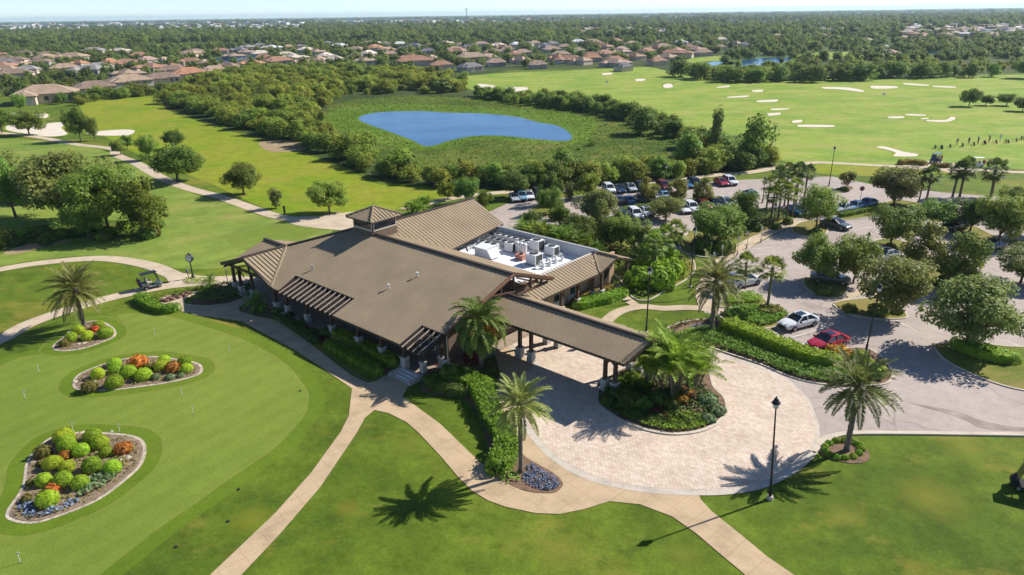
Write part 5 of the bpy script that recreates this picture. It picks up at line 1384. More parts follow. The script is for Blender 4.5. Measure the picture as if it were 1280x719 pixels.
golf_cart(1169, 203.5, R(200), 'car_navy', 'car_grey', 'dark golf cart on the path beside the yellow hedge by the practice range')
golf_cart(1220, 209, R(170), 'white_metal', 'white_metal', 'white roofed golf cart behind the pair of sabal palms at the practice range')

# lamp posts ------------------------------------------------------
def lamp_post(px, py, toppy, label, group='lantern lamp posts', tilt=0.0, style='lantern', z=.05):
    g = G(px, py); m = depth(g) / FPX; d = g - CAMP; ce = math.sqrt(max(.1, 1 - (HC / d.length) ** 2)); h = (py - toppy) * m / ce * .97
    t = empty('lamp_post', (g.x, g.y, z - .05)); t.rotation_euler = (0, tilt, 0); tag(t, label, 'lamp post', group)
    mb = MB(); mb.lathe((0, 0, 0), [(.2, 0), (.2, .25), (.17, .27)], 12); mb.build('concrete_foot', M['kerb'], t)
    mb = MB(); mb.lathe((0, 0, .3), [(.11, 0), (.11, .5), (.075, .62), (.06, h * .5), (.045, h - .95), (.07, h - .93), (.07, h - .85)], 10); mb.build('pole', M['black'], t)
    mb = MB(); mb.lathe((0, 0, h - .6), [(.09, 0), (.16, .05), (.2, .36), (.19, .4)], 10); ln = mb.build('lantern', M['lamp_glass'], t)
    mb = MB(); mb.lathe((0, 0, h - .2), [(.28, -.03), (.28, 0), (.17, .14), (.12, .3), (.04, .36), (.05, .43)], 12); mb.build('lantern_cap', M['black'], t)
    return t
lamp_post(962.5, 624, 505, 'black lantern post on the near lawn beside the paved circle', tilt=-.07)
lamp_post(1082, 441, 356, 'tall black lantern post behind the yellow croton and right date palm', tilt=.02)
lamp_post(807.5, 417, 336, 'lantern post on the lawn behind the porte-cochere gable')
lamp_post(862.5, 360, 285, 'lantern post on the side lawn between palms and lot trees')
lamp_post(1081, 322, 291, 'short looking lantern post rising out of an oak in the middle of the lot')
lamp_post(1036, 233, 184, 'lantern post at the far lot edge against the practice range')
lamp_post(953, 254, 222, 'lantern post beside the tall sabal cluster')
lamp_post(734.5, 273, 246, 'grey lamp post in front of the round oak behind the flat roof')
lamp_post(831, 233, 206, 'thin lamp post behind the maroon car in the rear lot')
lamp_post(965.5, 290, 254, 'slim pale lamp post among the sabal trunks')
# signs ------------------------------------------------------------
def sign_post(px, py, toppy, label):
    g = G(px, py); m = depth(g) / FPX; h = (py - toppy) * m / .9
    t = empty('parking_sign', (g.x, g.y, .06), R(-60)); tag(t, label, 'sign', 'white parking sign posts')
    mb = MB(); mb.tube([(0, 0, 0), (0, 0, h)], .035, 6); mb.lathe((0, 0, 0), [(.12, 0), (.12, .5), (.1, .52)], 10); mb.build('post', M['frame'], t)
    mb = MB(); mb.box((0, -.05, h - .3), (.32, .025, .5)); mb.build('sign_plate', M['white'], t)
for px, py, ty, lb in ((951, 303.5, 285, 'parking sign on a white post farthest along the walk, beside the oak shade'), (933, 312, 291, 'parking sign on a white post second from the oak shade along the walk'), (921.5, 319, 297, 'parking sign on a white post in the middle of the five by the walk'), (901.5, 331, 308, 'parking sign on a white post fourth from the oak shade along the walk'), (891, 342, 317, 'parking sign on a white post nearest the big date palm')):
    sign_post(px, py, ty, lb)
g = G(1075, 252); t = empty('stop_sign', g, R(-10)); tag(t, 'red octagonal stop sign near the three blue cars', 'sign')
mb = MB(); mb.tube([(0, .05, 0), (0, .05, 2.5)], .04, 6); mb.build('post', M['grey_metal'], t)
mb = MB()
for rr_, y0, y1, mi in ((.42, -.0, .02, 1), (.385, -.012, .0, 0)):
    ring = [(rr_ * math.cos(PI / 8 + k * PI / 4), rr_ * math.sin(PI / 8 + k * PI / 4)) for k in range(8)]
    mb.add([(x, y0, 2.2 + z) for x, z in ring] + [(x, y1, 2.2 + z) for x, z in ring], [tuple(range(8)), tuple(range(15, 7, -1))] + [(i, 8 + i, 8 + (i + 1) % 8, (i + 1) % 8) for i in range(8)], mi)
pl = mb.build('sign_plate', [M['red_sign'], M['white']], t)
cu_ = bpy.data.curves.new('stop_text', 'FONT'); cu_.body = 'STOP'; cu_.size = .3; cu_.align_x = 'CENTER'; cu_.align_y = 'CENTER'; cu_.extrude = .004
to = bpy.data.objects.new('stop_text', cu_); COL.objects.link(to)
bpy.context.view_layer.update(); tme = bpy.data.meshes.new_from_object(to.evaluated_get(bpy.context.evaluated_depsgraph_get())); bpy.data.objects.remove(to)
tme.materials.clear(); tme.materials.append(M['white'])
tl_ = link_mesh('lettering', tme, None, (0, -.018, 2.2)); tl_.rotation_euler = (R(90), 0, 0); child(tl_, pl)
# post clock --------------------------------------------------------
g = G(241.5, 348); t = empty('post_clock', (g.x, g.y, .04), R(-15)); tag(t, 'black post clock with round white face in a small planting by the cart paths', 'clock')
mb = MB(); mb.lathe((0, 0, 0), [(.2, 0), (.2, .3), (.09, .45), (.06, 2.0), (.1, 2.05), (.1, 2.2)], 10); mb.build('post', M['black'], t)
mb = MB(); mb.tube([(0, -.14, 2.62), (0, .14, 2.62)], .5, 20); mb.lathe((0, 0, 3.08), [(.12, 0), (.12, .1), (.02, .25)], 8); hd = mb.build('clock_head', M['black'], t)
mb = MB(); mb.tube([(0, -.16, 2.62), (0, .16, 2.62)], .41, 20); fc = mb.build('clock_face', M['white'], t)
mb = MB(); mb.bar((0, -.175, 2.62), (.16, -.175, 2.74), .012, .04); mb.bar((0, -.175, 2.62), (-.08, -.175, 2.92), .012, .03)
for k in range(12): a = k * PI / 6; mb.box((.34 * math.sin(a), -.17, 2.62 + .34 * math.cos(a)), (.03, .012, .03))
mb.build('clock_hands', M['black'], fc)
# ball washer and bin beside the clock
g = G(236, 349); t = empty('ball_washer', (g.x, g.y, .04)); tag(t, 'small dark ball washer on a post beside the clock', 'ball washer')
mb = MB(); mb.tube([(0, 0, 0), (0, 0, .9)], .05, 7); mb.build('post', M['black'], t); mb = MB(); mb.lathe((0, 0, .8), [(.13, 0), (.16, .3), (.1, .45), (.03, .5)], 10); mb.build('washer_head', M['cloth_grey'], t)
g = G(356, 268); t = empty('tee_marker_post', (g.x, g.y, .03)); tag(t, 'dark yardage post beside the cart path near the lone slim tree', 'post')
mb = MB(); mb.lathe((0, 0, 0), [(.16, 0), (.16, 1.1), (.2, 1.12), (.2, 1.3), (.05, 1.4)], 10); mb.build('post', M['black'], t)
# wheel stops ---------------------------------------------------------
for px, py, lb in ((972, 415.5, 'dark wheel stop in front of the white sedan'), (993, 427.5, 'dark wheel stop of the empty stall between the white and red cars'), (1014, 439.5, 'dark wheel stop in front of the red sedan')):
    p = G(px, py); o = MB(); az = math.atan2(stepv.y, stepv.x)
    pr = [(-.09, 0), (-.07, .12), (.07, .12), (.09, 0)]; o.add([(x, y, z) for x in (-.85, .85) for y, z in pr], [(0, 1, 2, 3), (7, 6, 5, 4)] + [(i, 4 + i, 4 + (i + 1) % 4, (i + 1) % 4) for i in range(4)])
    w = o.build('wheel_stop', M['coil'], None, (p.x, p.y, .05)); w.rotation_euler = (0, 0, az); tag(w, lb, 'wheel stop', 'wheel stops at the near stalls')
# putting flags ---------------------------------------------------------
for px, py, lb in ((49, 466, 'white practice flag between the palm bed and the middle bed'), (32, 499, 'white practice flag below the palm shadow at the picture edge'), (194, 420, 'white practice flag highest on the green, right of the palm bed'), (287, 442, 'white practice flag nearest the front walk'),
                   (228, 496, 'white practice flag just under the right end of the middle bed'), (242, 518, 'white practice flag lowest of the pair below the middle bed'), (26, 704, 'white practice flag below the large round bed'), (92, 540, 'white practice flag behind the large round bed, beside its top edge'), (150, 541, 'white practice flag behind the orange shrub of the large bed')):
    g = G(px, py); t = empty('practice_flag', (g.x, g.y, .02)); tag(t, lb, 'flag', 'practice flags on the putting green')
    mb = MB(); mb.tube([(0, 0, 0), (0, 0, .8)], .015, 6); mb.build('pin', M['white'], t)
    mb = MB(); mb.add([(0, 0, .8), (.15, .03, .74), (0, 0, .65), (0, .012, .8), (.15, .042, .74), (0, .012, .65)], [(0, 1, 2), (5, 4, 3), (0, 3, 4, 1), (1, 4, 5, 2)]); mb.build('pennant', M['white'], t)
    mb = MB(); mb.tube([(0, 0, -.02), (0, 0, .006)], .07, 10); mb.build('cup', M['black'], t)
for px, py, lb in ((757, 108.5, 'white target flag at the far side of the practice range'), (1102, 125, 'white target flag in the middle of the practice range')):
    g = G(px, py); t = empty('target_flag', (g.x, g.y, .03)); tag(t, lb, 'flag', 'target flags on the range')
    mb = MB(); mb.tube([(0, 0, 0), (0, 0, 2.4)], .05, 6); mb.build('pin', M['white'], t); mb = MB(); mb.box((.5, 0, 2.0), (1.0, .04, .8)); mb.build('pennant', M['white'], t)
for px, py, lb in ((298, 612, 'sprinkler head in the turf highest above the lower walk'), (285, 652, 'sprinkler head in the turf beside a brown patch by the lower walk'), (220, 684, 'sprinkler head in the turf lowest of the three'), (375, 489, 'sprinkler head at the edge of the putting green by the walk junction')):
    g = G(px, py); mb = MB(); mb.lathe((0, 0, 0), [(.12, 0), (.12, .035), (.05, .05)], 10); o = mb.build('sprinkler_head', M['black'], None, (g.x, g.y, .005)); tag(o, lb, 'sprinkler', 'sprinkler heads in the turf')
# people on the range ------------------------------------------------
def person(px, py, az, shirt, trousers, label, swing=0):
    g = G(px, py)
    V = dict(pel=(0, 0, .95), waist=(0, 0, 1.1), chest=(.03, 0, 1.32), neck=(.05, 0, 1.5), head=(.08, 0, 1.62), top=(.08, 0, 1.76), lh=(0, .1, .92), lk=(.05, .13, .5), la=(0, .15, .08), lf=(.16, .16, .04), rh=(0, -.1, .92), rk=(.05, -.13, .5), ra=(0, -.15, .08), rf=(.16, -.16, .04),
             ls=(.03, .19, 1.42), le=(.1, .26, 1.15), lw=(.3, .06, .98), lm=(.37, .03, .92), rs=(.03, -.19, 1.42), re=(.1, -.26, 1.15), rw=(.3, -.04, .96), rm=(.37, .0, .9))
    if swing: V.update(le=(.16, .32, 1.5), lw=(.02, .3, 1.78), lm=(0, .28, 1.86), re=(.2, .02, 1.5), rw=(.04, .24, 1.74), rm=(.02, .26, 1.82))
    E_ = [('pel', 'waist'), ('waist', 'chest'), ('chest', 'neck'), ('neck', 'head'), ('head', 'top'), ('pel', 'lh'), ('lh', 'lk'), ('lk', 'la'), ('la', 'lf'), ('pel', 'rh'), ('rh', 'rk'), ('rk', 'ra'), ('ra', 'rf'), ('chest', 'ls'), ('ls', 'le'), ('le', 'lw'), ('lw', 'lm'), ('chest', 'rs'), ('rs', 're'), ('re', 'rw'), ('rw', 'rm')]
    rad = dict(pel=.14, waist=.13, chest=.15, neck=.06, head=.095, top=.07, lh=.09, lk=.06, la=.045, lf=.04, rh=.09, rk=.06, ra=.045, rf=.04, ls=.07, le=.048, lw=.032, lm=.04, rs=.07, re=.048, rw=.032, rm=.04)
    ks = list(V); me = bpy.data.meshes.new('person'); me.from_pydata([V[k] for k in ks], [(ks.index(a), ks.index(b)) for a, b in E_], [])
    o = bpy.data.objects.new('person', me); COL.objects.link(o); md = o.modifiers.new('skin', 'SKIN'); sd = o.modifiers.new('sub', 'SUBSURF'); sd.levels = sd.render_levels = 1
    for i, k in enumerate(ks): me.skin_vertices[0].data[i].radius = (rad[k], rad[k]); me.skin_vertices[0].data[i].use_root = (k == 'pel')
    bpy.context.view_layer.update()
    m2 = bpy.data.meshes.new_from_object(o.evaluated_get(bpy.context.evaluated_depsgraph_get())); bpy.data.objects.remove(o)
    m2.materials.clear()
    for k in ('skin', shirt, trousers, 'black'): m2.materials.append(M[k])
    for f in m2.polygons:
        c = f.center; f.use_smooth = True
        f.material_index = 3 if c.z < .09 else 2 if c.z < 1.0 and abs(c.y) < .24 and c.x < .2 else 1 if c.z < 1.5 and c.x < .2 and not (swing and c.z > 1.47) else 0
    o = link_mesh('person', m2, None, (g.x, g.y, .03)); o.rotation_euler = (0, 0, az); tag(o, label, 'person', 'golfers on the practice range'); KIDS.setdefault(o.name, [])
    mb = MB(); a, b = (Vector((.37, .0, .9)), Vector((.85, .0, .04))) if not swing else (Vector((0, .27, 1.84)), Vector((-.5, -.4, 1.6)))
    c = MB(); c.tube([tuple(a), tuple(b)], .015, 5); c.box(tuple(b), (.1, .05, .06)); cl = c.build('golf_club', M['grey_metal'], None, (g.x, g.y, .03)); cl.rotation_euler = (0, 0, az); tag(cl, 'golf club in the hands of the ' + ' '.join(label.split()[:5]), 'golf club', 'clubs held on the range')
    cp = MB(); cp.lathe((.08, 0, 1.70), [(.10, 0), (.105, .05), (.07, .11), (.01, .13)], 10); cp.box((.2, 0, 1.70), (.16, .15, .02)); cp.build('cap', M['cloth_white'], o)
    return o
for k, (px, py, sh, tr_, lb, sw) in enumerate(((1196, 182, 'cloth_grey', 'cloth_khaki', 'golfer in grey shirt leftmost of the line on the range', 0), (1210.5, 181, 'cloth_black', 'cloth_navy', 'golfer all in black second along the range line', 0), (1222, 180.5, 'cloth_navy', 'cloth_black', 'golfer in navy standing in the middle of the range line', 1),
                                              (1236, 178.5, 'cloth_grey', 'cloth_navy', 'taller looking golfer in grey and navy on the range line', 1), (1250, 177, 'cloth_pale', 'cloth_white', 'golfer in pale clothes at the far end of the range line', 0))):
    person(px, py, R(100), sh, tr_, lb, sw)
for k, (px, py, lb) in enumerate(((1169, 186, 'dark range bag stand at the near end of the hitting line'), (1176, 186.5, 'black and white range bag stand second in the hitting line'), (1187, 184.5, 'range bag stand before the first golfer'), (1202, 183.5, 'range bag stand between the first two golfers'), (1216, 182, 'range bag stand between the golfers in black and navy'),
                                   (1230, 180.5, 'range bag stand beside the golfer in navy'), (1243, 179.5, 'range bag stand after the tall grey golfer'), (1258, 179, 'range bag stand with two dark bags past the pale golfer'), (1268, 177, 'range bag stand second from the picture edge'), (1278, 175, 'range bag stand at the picture edge'))):
    g = G(px, py); t = empty('bag_stand', (g.x, g.y, .03), R(20 + 13 * k)); tag(t, lb, 'bag stand', 'bag stands along the hitting line')
    m = MB(); m.bar((-.6, 0, .5), (.6, 0, .5), .06, .06)
    for x in (-.6, .6): m.bar((x, 0, .5), (x, -.3, 0), .05, .05); m.bar((x, 0, .5), (x, .3, 0), .05, .05)
    m.build('frame', M['timber'], t)
    for j in range(1 + k % 2):
        m = MB(); x = -.25 + .5 * j; m.tube([(x, -.3, .05), (x, -.02, .85)], [.14, .15], 8); m.build('golf_bag', M[('cloth_black', 'cloth_navy', 'cloth_grey')[(k + j) % 3]], t)
# radio mast ---------------------------------------------------------
g = G(583.5, 28.5); t = empty('radio_mast', g); tag(t, 'thin lattice radio mast rising above the far horizon', 'mast')
D_ = depth(g); hm = 16 * D_ / FPX; mb = MB()
for k in range(3):
    a = k * 2.1; mb.tube([(D_ * .0009 * math.cos(a), D_ * .0009 * math.sin(a), 0), (D_ * .0004 * math.cos(a), D_ * .0004 * math.sin(a), hm)], D_ * .00022, 5)
for k in range(14): mb.tube([(-D_ * .0007, 0, hm * k / 14), (D_ * .0006, 0, hm * (k + 1) / 14)], D_ * .00014, 4)
mb.build('lattice', M['grey_metal'], t); mb = MB(); mb.box((0, 0, hm), (D_ * .0035, D_ * .0012, D_ * .001)); mb.tube([(0, 0, hm), (0, 0, hm * 1.08)], D_ * .0002, 5); mb.build('antenna', M['white_metal'], t)
# houses --------------------------------------------------------------
HOUSE = []
_m = MB(); _m.box((0, 0, 0), (1.5, .1, 1.6)); WINM = bpy.data.meshes.new('house_window'); WINM.from_pydata(_m.v, [], _m.f); WINM.materials.append(M['frame'])
_m = MB(); _m.box((0, -.05, 0), (1.25, .06, 1.35)); PANEM = bpy.data.meshes.new('house_pane'); PANEM.from_pydata(_m.v, [], _m.f); PANEM.materials.append(M['glass'])
def hip(mb, x0, x1, y0, y1, z, pitch, ov=.6, mi=0):
    x0 -= ov; x1 += ov; y0 -= ov; y1 += ov; w, d = x1 - x0, y1 - y0
    if w >= d: a, b, h = (x0 + d / 2, (y0 + y1) / 2), (x1 - d / 2, (y0 + y1) / 2), d / 2 * pitch
    else: a, b, h = ((x0 + x1) / 2, y0 + w / 2), ((x0 + x1) / 2, y1 - w / 2), w / 2 * pitch
    c = [(x0, y0), (x1, y0), (x1, y1), (x0, y1)]
    vs = [(p[0], p[1], z) for p in c] + [(p[0], p[1], z - .25) for p in c] + [(a[0], a[1], z + h), (b[0], b[1], z + h)]
    A, B = 8, 9
    fs = ([(0, 1, B, A), (1, 2, B), (2, 3, A, B), (3, 0, A)] if w >= d else [(0, 1, A), (1, 2, B, A), (2, 3, B), (3, 0, A, B)])
    mb.add(vs, fs + [(i, 4 + i, 4 + (i + 1) % 4, (i + 1) % 4) for i in range(4)] + [(7, 6, 5, 4)], mi)
for v in range(4):
    rr = random.Random(500 + v)
    w, d = 18 + v, 12
    wings = [(-w / 2, w / 2, -d / 2, d / 2), (-w / 2 + 1, -w / 2 + 7 + v * .4, -d / 2 - 5, 0), (w / 2 - 7, w / 2 - .6, -1, d / 2 + 4)] + ([(-2, 3, -d / 2 - 2.5, 1)] if v % 2 else [])
    wl, rf, dr = MB(), MB(), MB()
    for i, (a, b, c, e) in enumerate(wings):
        wl.box(((a + b) / 2, (c + e) / 2, 1.6 - i * .03), (b - a, e - c, 3.2 - i * .06)); hip(rf, a, b, c, e, 3.25 + (.0 if i == 0 else -.12 * i), .42)
    wins = [(x, -d / 2 - .03, 1.7, 0.0, 1.0) for x in np.arange(-w / 2 + 9.5, w / 2 - 1.5, 3.2)]
    for y in (-3, 1): wins += [(-w / 2 - .03, y, 1.7, -PI / 2, 1.0), (w / 2 + .03, y, 1.7, PI / 2, 1.0)]
    wins += [(w / 2 - 5.4 + i * 2.0, d / 2 + 4.03, 1.6, PI, 1.25) for i in range(2)]
    dr.box((-w / 2 + 4, -d / 2 - 5.04, 1.25), (4.2, .08, 2.3))
    me = []
    for nm, m_, mt in (('wall', wl, 'hwall'), ('roof', rf, 'hr_tan'), ('garage_door', dr, 'frame')):
        x = bpy.data.meshes.new('house_' + nm); x.from_pydata(m_.v, [], m_.f); x.materials.append(M[mt]); me.append((nm, x))
    HOUSE.append((w, me, wins))
def house(px, py, wpx, colour, label, group=None, v=None, rz=None, detail=2, wall='hwall', loc=None):
    g = loc or G(px, py); zc = depth(g); v = random.randrange(4) if v is None else v
    w, me, wins = HOUSE[v]; s = wpx * zc / FPX / (w + 1.5)
    t = empty('house', g, rz if rz is not None else random.choice((.1, .5, 1.2, 2.2, -.3, 3.3)) + random.uniform(-.15, .15), (s, s, min(1.1, max(.8, s)))); tag(t, label, 'house', group)
    parts = {}
    for nm, x in me:
        if detail < 2 and nm not in ('wall', 'roof'): continue
        o = link_mesh(nm, x); child(o, t)
        if nm in ('roof', 'wall'): o.material_slots[0].link = 'OBJECT'; o.material_slots[0].material = M['hr_' + colour if nm == 'roof' else wall]
    if detail > 1:
        for x, y, z, r_, k_ in wins:
            o = link_mesh('window', WINM, None, (x, y, z)); o.rotation_euler = (0, 0, r_); o.scale = (k_, 1, k_); child(o, t); child(link_mesh('pane', PANEM), o)
    return t
# ------------------------------------------------------------------ houses
HL = [(60, 127, 72, 'tan', 'house with broad tan hip roof nearest the meadow, lowest of the near row'), (119, 116, 50, 'brown', 'brown roofed house second from the wide tan one in the near row'), (163, 108, 52, 'tan', 'long brown tan roofed house in the middle of the near row'), (203, 103, 44, 'brown', 'house with white gable under a brown roof in the near row'), (238, 98, 44, 'orange', 'orange tile roofed house at the thicket end of the near row'), (268, 93, 34, 'tan', 'tan roofed house peeking over the thicket after the orange roof')]
H2 = [(5, 82, 26, 'slate'), (22, 79, 24, 'brown'), (60, 77, 30, 'tan'), (92, 76, 34, 'tan'), (10, 92, 24, 'tan'), (36, 92, 26, 'grey'), (82, 90, 34, 'tan'), (100, 84, 18, 'orange'), (125, 89, 34, 'grey'), (138, 82, 20, 'orange'), (150, 67, 22, 'pale'), (118, 67, 26, 'grey'), (185, 79, 24, 'pink'), (190, 89, 32, 'terracotta'), (216, 88, 20, 'terracotta'), (206, 80, 14, 'tan'), (245, 68, 22, 'brown'), (275, 67, 22, 'terracotta'), (300, 66, 22, 'slate'), (258, 84, 24, 'tan'), (285, 88, 26, 'brown'), (315, 84, 26, 'orange'),
      (348, 81, 36, 'terracotta'), (330, 76, 20, 'terracotta'), (377, 82, 18, 'tan'), (400, 80, 24, 'tan'), (418, 78, 20, 'pale'), (446, 75, 24, 'grey'), (519, 82, 46, 'terracotta'), (552, 86, 30, 'terracotta'), (540, 78, 20, 'tan'), (590, 77, 40, 'tan'), (588, 89, 32, 'slate'), (620, 83, 26, 'pink'), (610, 76, 24, 'tan'),
      (650, 80, 22, 'pink'), (672, 86, 24, 'pink'), (712, 79, 36, 'terracotta'), (726, 81, 22, 'tan'), (740, 77, 24, 'orange'), (768, 80, 26, 'terracotta'), (779, 89, 22, 'slate'), (755, 71, 26, 'terracotta'), (696, 77, 20, 'terracotta'), (845, 72, 42, 'terracotta'), (776, 69, 20, 'tan'), (808, 68, 22, 'terracotta'), (1109, 71, 24, 'pink'), (1102, 63, 13, 'grey')]
H3 = [(340, 63, 22, 'white'), (362, 62, 16, 'tan'), (375, 61, 18, 'slate'), (424, 60, 18, 'white'), (446, 65, 22, 'tan'), (468, 64, 26, 'orange'), (482, 58, 14, 'slate'), (500, 58, 18, 'white'), (518, 60, 16, 'slate'), (537, 61, 16, 'tan'), (557, 57, 18, 'pale'), (577, 59, 16, 'tan'), (602, 58, 20, 'tan'), (622, 60, 18, 'pale'), (645, 59, 16, 'white'), (657, 58, 18, 'slate'), (668, 57, 16, 'pink'), (690, 58, 18, 'slate'), (722, 55, 16, 'white'), (740, 56, 24, 'tan'), (770, 54, 16, 'terracotta'), (790, 58, 22, 'tan'), (825, 57, 14, 'orange'), (851, 56, 16, 'white'), (870, 58, 16, 'slate'), (918, 58, 14, 'pink'), (1186, 48, 14, 'pink'),
      (410, 57, 14, 'slate'), (325, 60, 18, 'slate'), (310, 62, 18, 'grey'), (706, 62, 18, 'tan'), (756, 62, 18, 'terracotta'), (680, 63, 16, 'slate'), (634, 66, 18, 'tan'), (820, 64, 18, 'terracotta'), (900, 63, 14, 'pink'), (930, 60, 14, 'slate')]
for k, (x, y, w, c, lb) in enumerate(HL): house(x, y, w, c, lb, 'houses in the near row beyond the meadow', v=k % 4, rz=.45 + .12 * (k % 3))
CN = dict(tan='tan', brown='brown', terracotta='terracotta', grey='grey', pale='pale', slate='dark slate', pink='pinkish', white='white', orange='orange')
for k, (x, y, w, c) in enumerate(H2):
    near = sorted(((abs(x - q[0]) + 2 * abs(y - q[1])), q[3]) for q in H2 if q is not H2[k])[0][1]
    place = 'left of the far lake' if x < 250 else 'behind the thicket, left of the pond' if x < 460 else 'beyond the pond' if x < 640 else 'along the far edge of the range' if x < 900 else 'in the woods behind the range'
    n = 1 + sum(1 for q in H2[:k] if q[3] == c and (q[0] < 250) == (x < 250) and (250 <= q[0] < 460) == (250 <= x < 460) and (460 <= q[0] < 640) == (460 <= x < 640) and (640 <= q[0] < 900) == (640 <= x < 900))
    house(x, y, w, c, '%s house %s by a %s roof%s' % (CN[c], place, CN[near], '' if n == 1 else ', %s such' % ['', '', 'second', 'third', 'fourth', 'fifth', 'sixth', 'seventh', 'eighth', 'ninth'][n]), 'houses of the middle neighbourhood', detail=2 if w > 24 else 1, wall='hwall' if k % 3 else 'hwall2')
for k, (x, y, w, c) in enumerate(H3):
    place = 'behind the pond woods' if x < 640 else 'behind the range houses' if x < 880 else 'in the woods past the range'
    house(x, y, w, c, 'small %s roofed house in the farther rows %s' % (CN[c], place), 'far small %s roofed houses %s' % (CN[c], place), detail=1)
# fillers: the rows run on between the trees
TAKEN = [(o.location.x, o.location.y) for o in scene.objects if o.name.startswith('house')]
def filler(n, x0, x1, y0, y1, w0, w1, cols, place):
    k = 0
    for _ in range(n * 12):
        x, y = random.uniform(x0, x1), random.uniform(y0, y1); g = G(x, y)
        if any((g.x - a) ** 2 + (g.y - b) ** 2 < (17 + g.y * .012) ** 2 for a, b in TAKEN) or any(inside(q, g.x, g.y) for q in (RANGE, MEADOW)): continue
        c = random.choice(cols); TAKEN.append((g.x, g.y)); k += 1
        house(x, y, random.uniform(w0, w1) * (y - 8) / 62, c, '%s roofed house in the crowded rows %s' % (CN[c], place), 'crowded %s roofed houses %s' % (CN[c], place), detail=1, wall='hwall' if random.random() < .6 else 'hwall2')
        if k >= n: break
filler(15, -15, 240, 70, 98, 22, 30, ('tan', 'brown', 'tan', 'terracotta', 'grey', 'pink'), 'left of the far lake')
filler(9, 250, 460, 64, 84, 22, 28, ('tan', 'terracotta', 'pink', 'grey', 'pale'), 'right of the far lake')
filler(14, 460, 660, 56, 86, 20, 26, ('tan', 'terracotta', 'pink', 'pale', 'slate'), 'behind the pond woods')
filler(15, 640, 880, 55, 84, 20, 26, ('terracotta', 'tan', 'pink', 'brown', 'slate'), 'beyond the range')
filler(14, 880, 1290, 42, 56, 18, 24, ('pink', 'tan', 'pale', 'terracotta'), 'over the range woods')
# the far neighbourhoods: small pale roofs one by one, then as a mass out to the horizon
far_spots = []
FARB = ((60, -20, 112, 31, 38), (90, 196, 378, 30.5, 37.5), (25, 112, 200, 30, 33), (50, 715, 835, 36.5, 42), (80, 1125, 1292, 33, 47), (30, 1012, 1060, 37, 42), (30, 430, 700, 26, 30), (20, 840, 1000, 27, 31))
def far_band(n, x0, x1, y0, y1):
    for _ in range(n):
        x = random.uniform(x0, x1); y = random.uniform(y0, y1); far_spots.append((x, y))
for q in FARB: far_band(*q)
FARN = 0
fm = {}
def far_house_mesh(c):
    if c in fm: return fm[c]
    mb = MB(); mb.box((0, 0, 1.5), (15, 10, 3), 1); mb.box((4, -6, 1.4), (6, 5, 2.8), 1); hip(mb, -7.5, 7.5, -5, 5, 3.0, .42); hip(mb, 1, 7, -8.5, 0, 2.9, .42)
    x = bpy.data.meshes.new('far_house'); x.from_pydata(mb.v, [], mb.f); x.materials.append(M['hr_' + c]); x.materials.append(M['hwall']); x.polygons.foreach_set('material_index', mb.m); fm[c] = x
    return x
mass = []
for k, (x, y) in enumerate(far_spots):
    g = G(x, y)
    if g.y < 0 or g.y > 9000: continue
    c = random.choice(('white', 'white', 'pale', 'white', 'white')) if x < 700 else random.choice(('pink', 'tan', 'terracotta', 'pale', 'pale', 'white'))
    if FARN < 210 and g.y < 3000:
        o = link_mesh('far_house', far_house_mesh(c), None, g); o.rotation_euler = (0, 0, random.uniform(0, 3)); FARN += 1
        area_ = 'far beyond the left woods' if x < 420 else 'far beyond the middle woods' if x < 720 else 'far beyond the range woods'
        tag(o, 'tiny %s roofed house in the neighbourhood %s' % (CN[c], area_), 'house', 'tiny %s roofed houses %s' % (CN[c], area_))
    else: mass.append((g, c))
if mass:
    mb = MB()
    for g, c in mass: mb.box((g.x, g.y, 2.6), (16, 11, 5.2), 0 if c in ('white', 'pale') else 1, random.uniform(0, 3))
    for _ in range(420):
        x = random.uniform(-60, 1340); y = random.uniform(21, 27) + (640 - x) * .014; g = G(x, y)
        if 0 < g.y < 9000: mb.box((g.x, g.y, 4), (random.uniform(20, 70), 16, random.uniform(6, 11)), random.randrange(2), random.uniform(0, 3))
    o = mb.build('distant_houses', [M['hr_white'], M['hr_pink']]); o['kind'] = 'stuff'

# ------------------------------------------------------------------ trees that stand by themselves
T = put_tree
GF = 'trees along the cart path'
T(OAK, 222, 227, 62, 45, 'oak_tree', 'broad dark oak beside the bend of the far cart path', GF, i=0); T(OAK, 305, 243, 46, 39, 'oak_tree', 'rounded oak alone in the meadow right of the broad dark one', GF, i=1); T(SLIM, 345, 261, 17, 27, 'slim_tree', 'slim upright tree alone in the meadow by the path', None, i=0)
T(OAK, 412, 267, 47, 39, 'oak_tree', 'round oak in a bare soil ring at the end of the meadow path', GF, i=2); T(OAK, 186, 200, 26, 31, 'oak_tree', 'oak at the path just up the slope from the broad dark one', GF, i=3); T(OAK, 151, 194, 19, 20, 'oak_tree', 'small oak close beside the narrowest bend of the path', GF, i=2)
T(OAK, 160, 187, 14, 18, 'oak_tree', 'smallest dark oak behind the path bend', GF, i=1); T(OAK, 220, 186, 25, 24, 'oak_tree', 'small oak on the meadow edge behind the broad dark one', GF, i=0); T(OAK, 101, 176, 30, 42, 'oak_tree', 'tallest pale trunked oak between the sand bunkers', GF, i=1); T(OAK, 119, 176, 16, 29, 'oak_tree', 'slender oak touching the tall one between the bunkers', GF, i=3)
T(OAK, 37, 169, 40, 30, 'oak_tree', 'spreading oak beside the widest sand bunker', GF, i=2); T(OAK, 3, 166, 30, 30, 'oak_tree', 'oak at the picture edge beside the sand bunker', GF, i=0); T(OAK, 26, 140, 16, 23, 'oak_tree', 'small dark oak behind the sand bunkers', GF, i=3); T(OAK, 78, 130, 15, 14, 'oak_tree', 'low bushy oak below the tan roofed house', GF, i=1)
GL = 'oaks in the clump by the upper cart path'
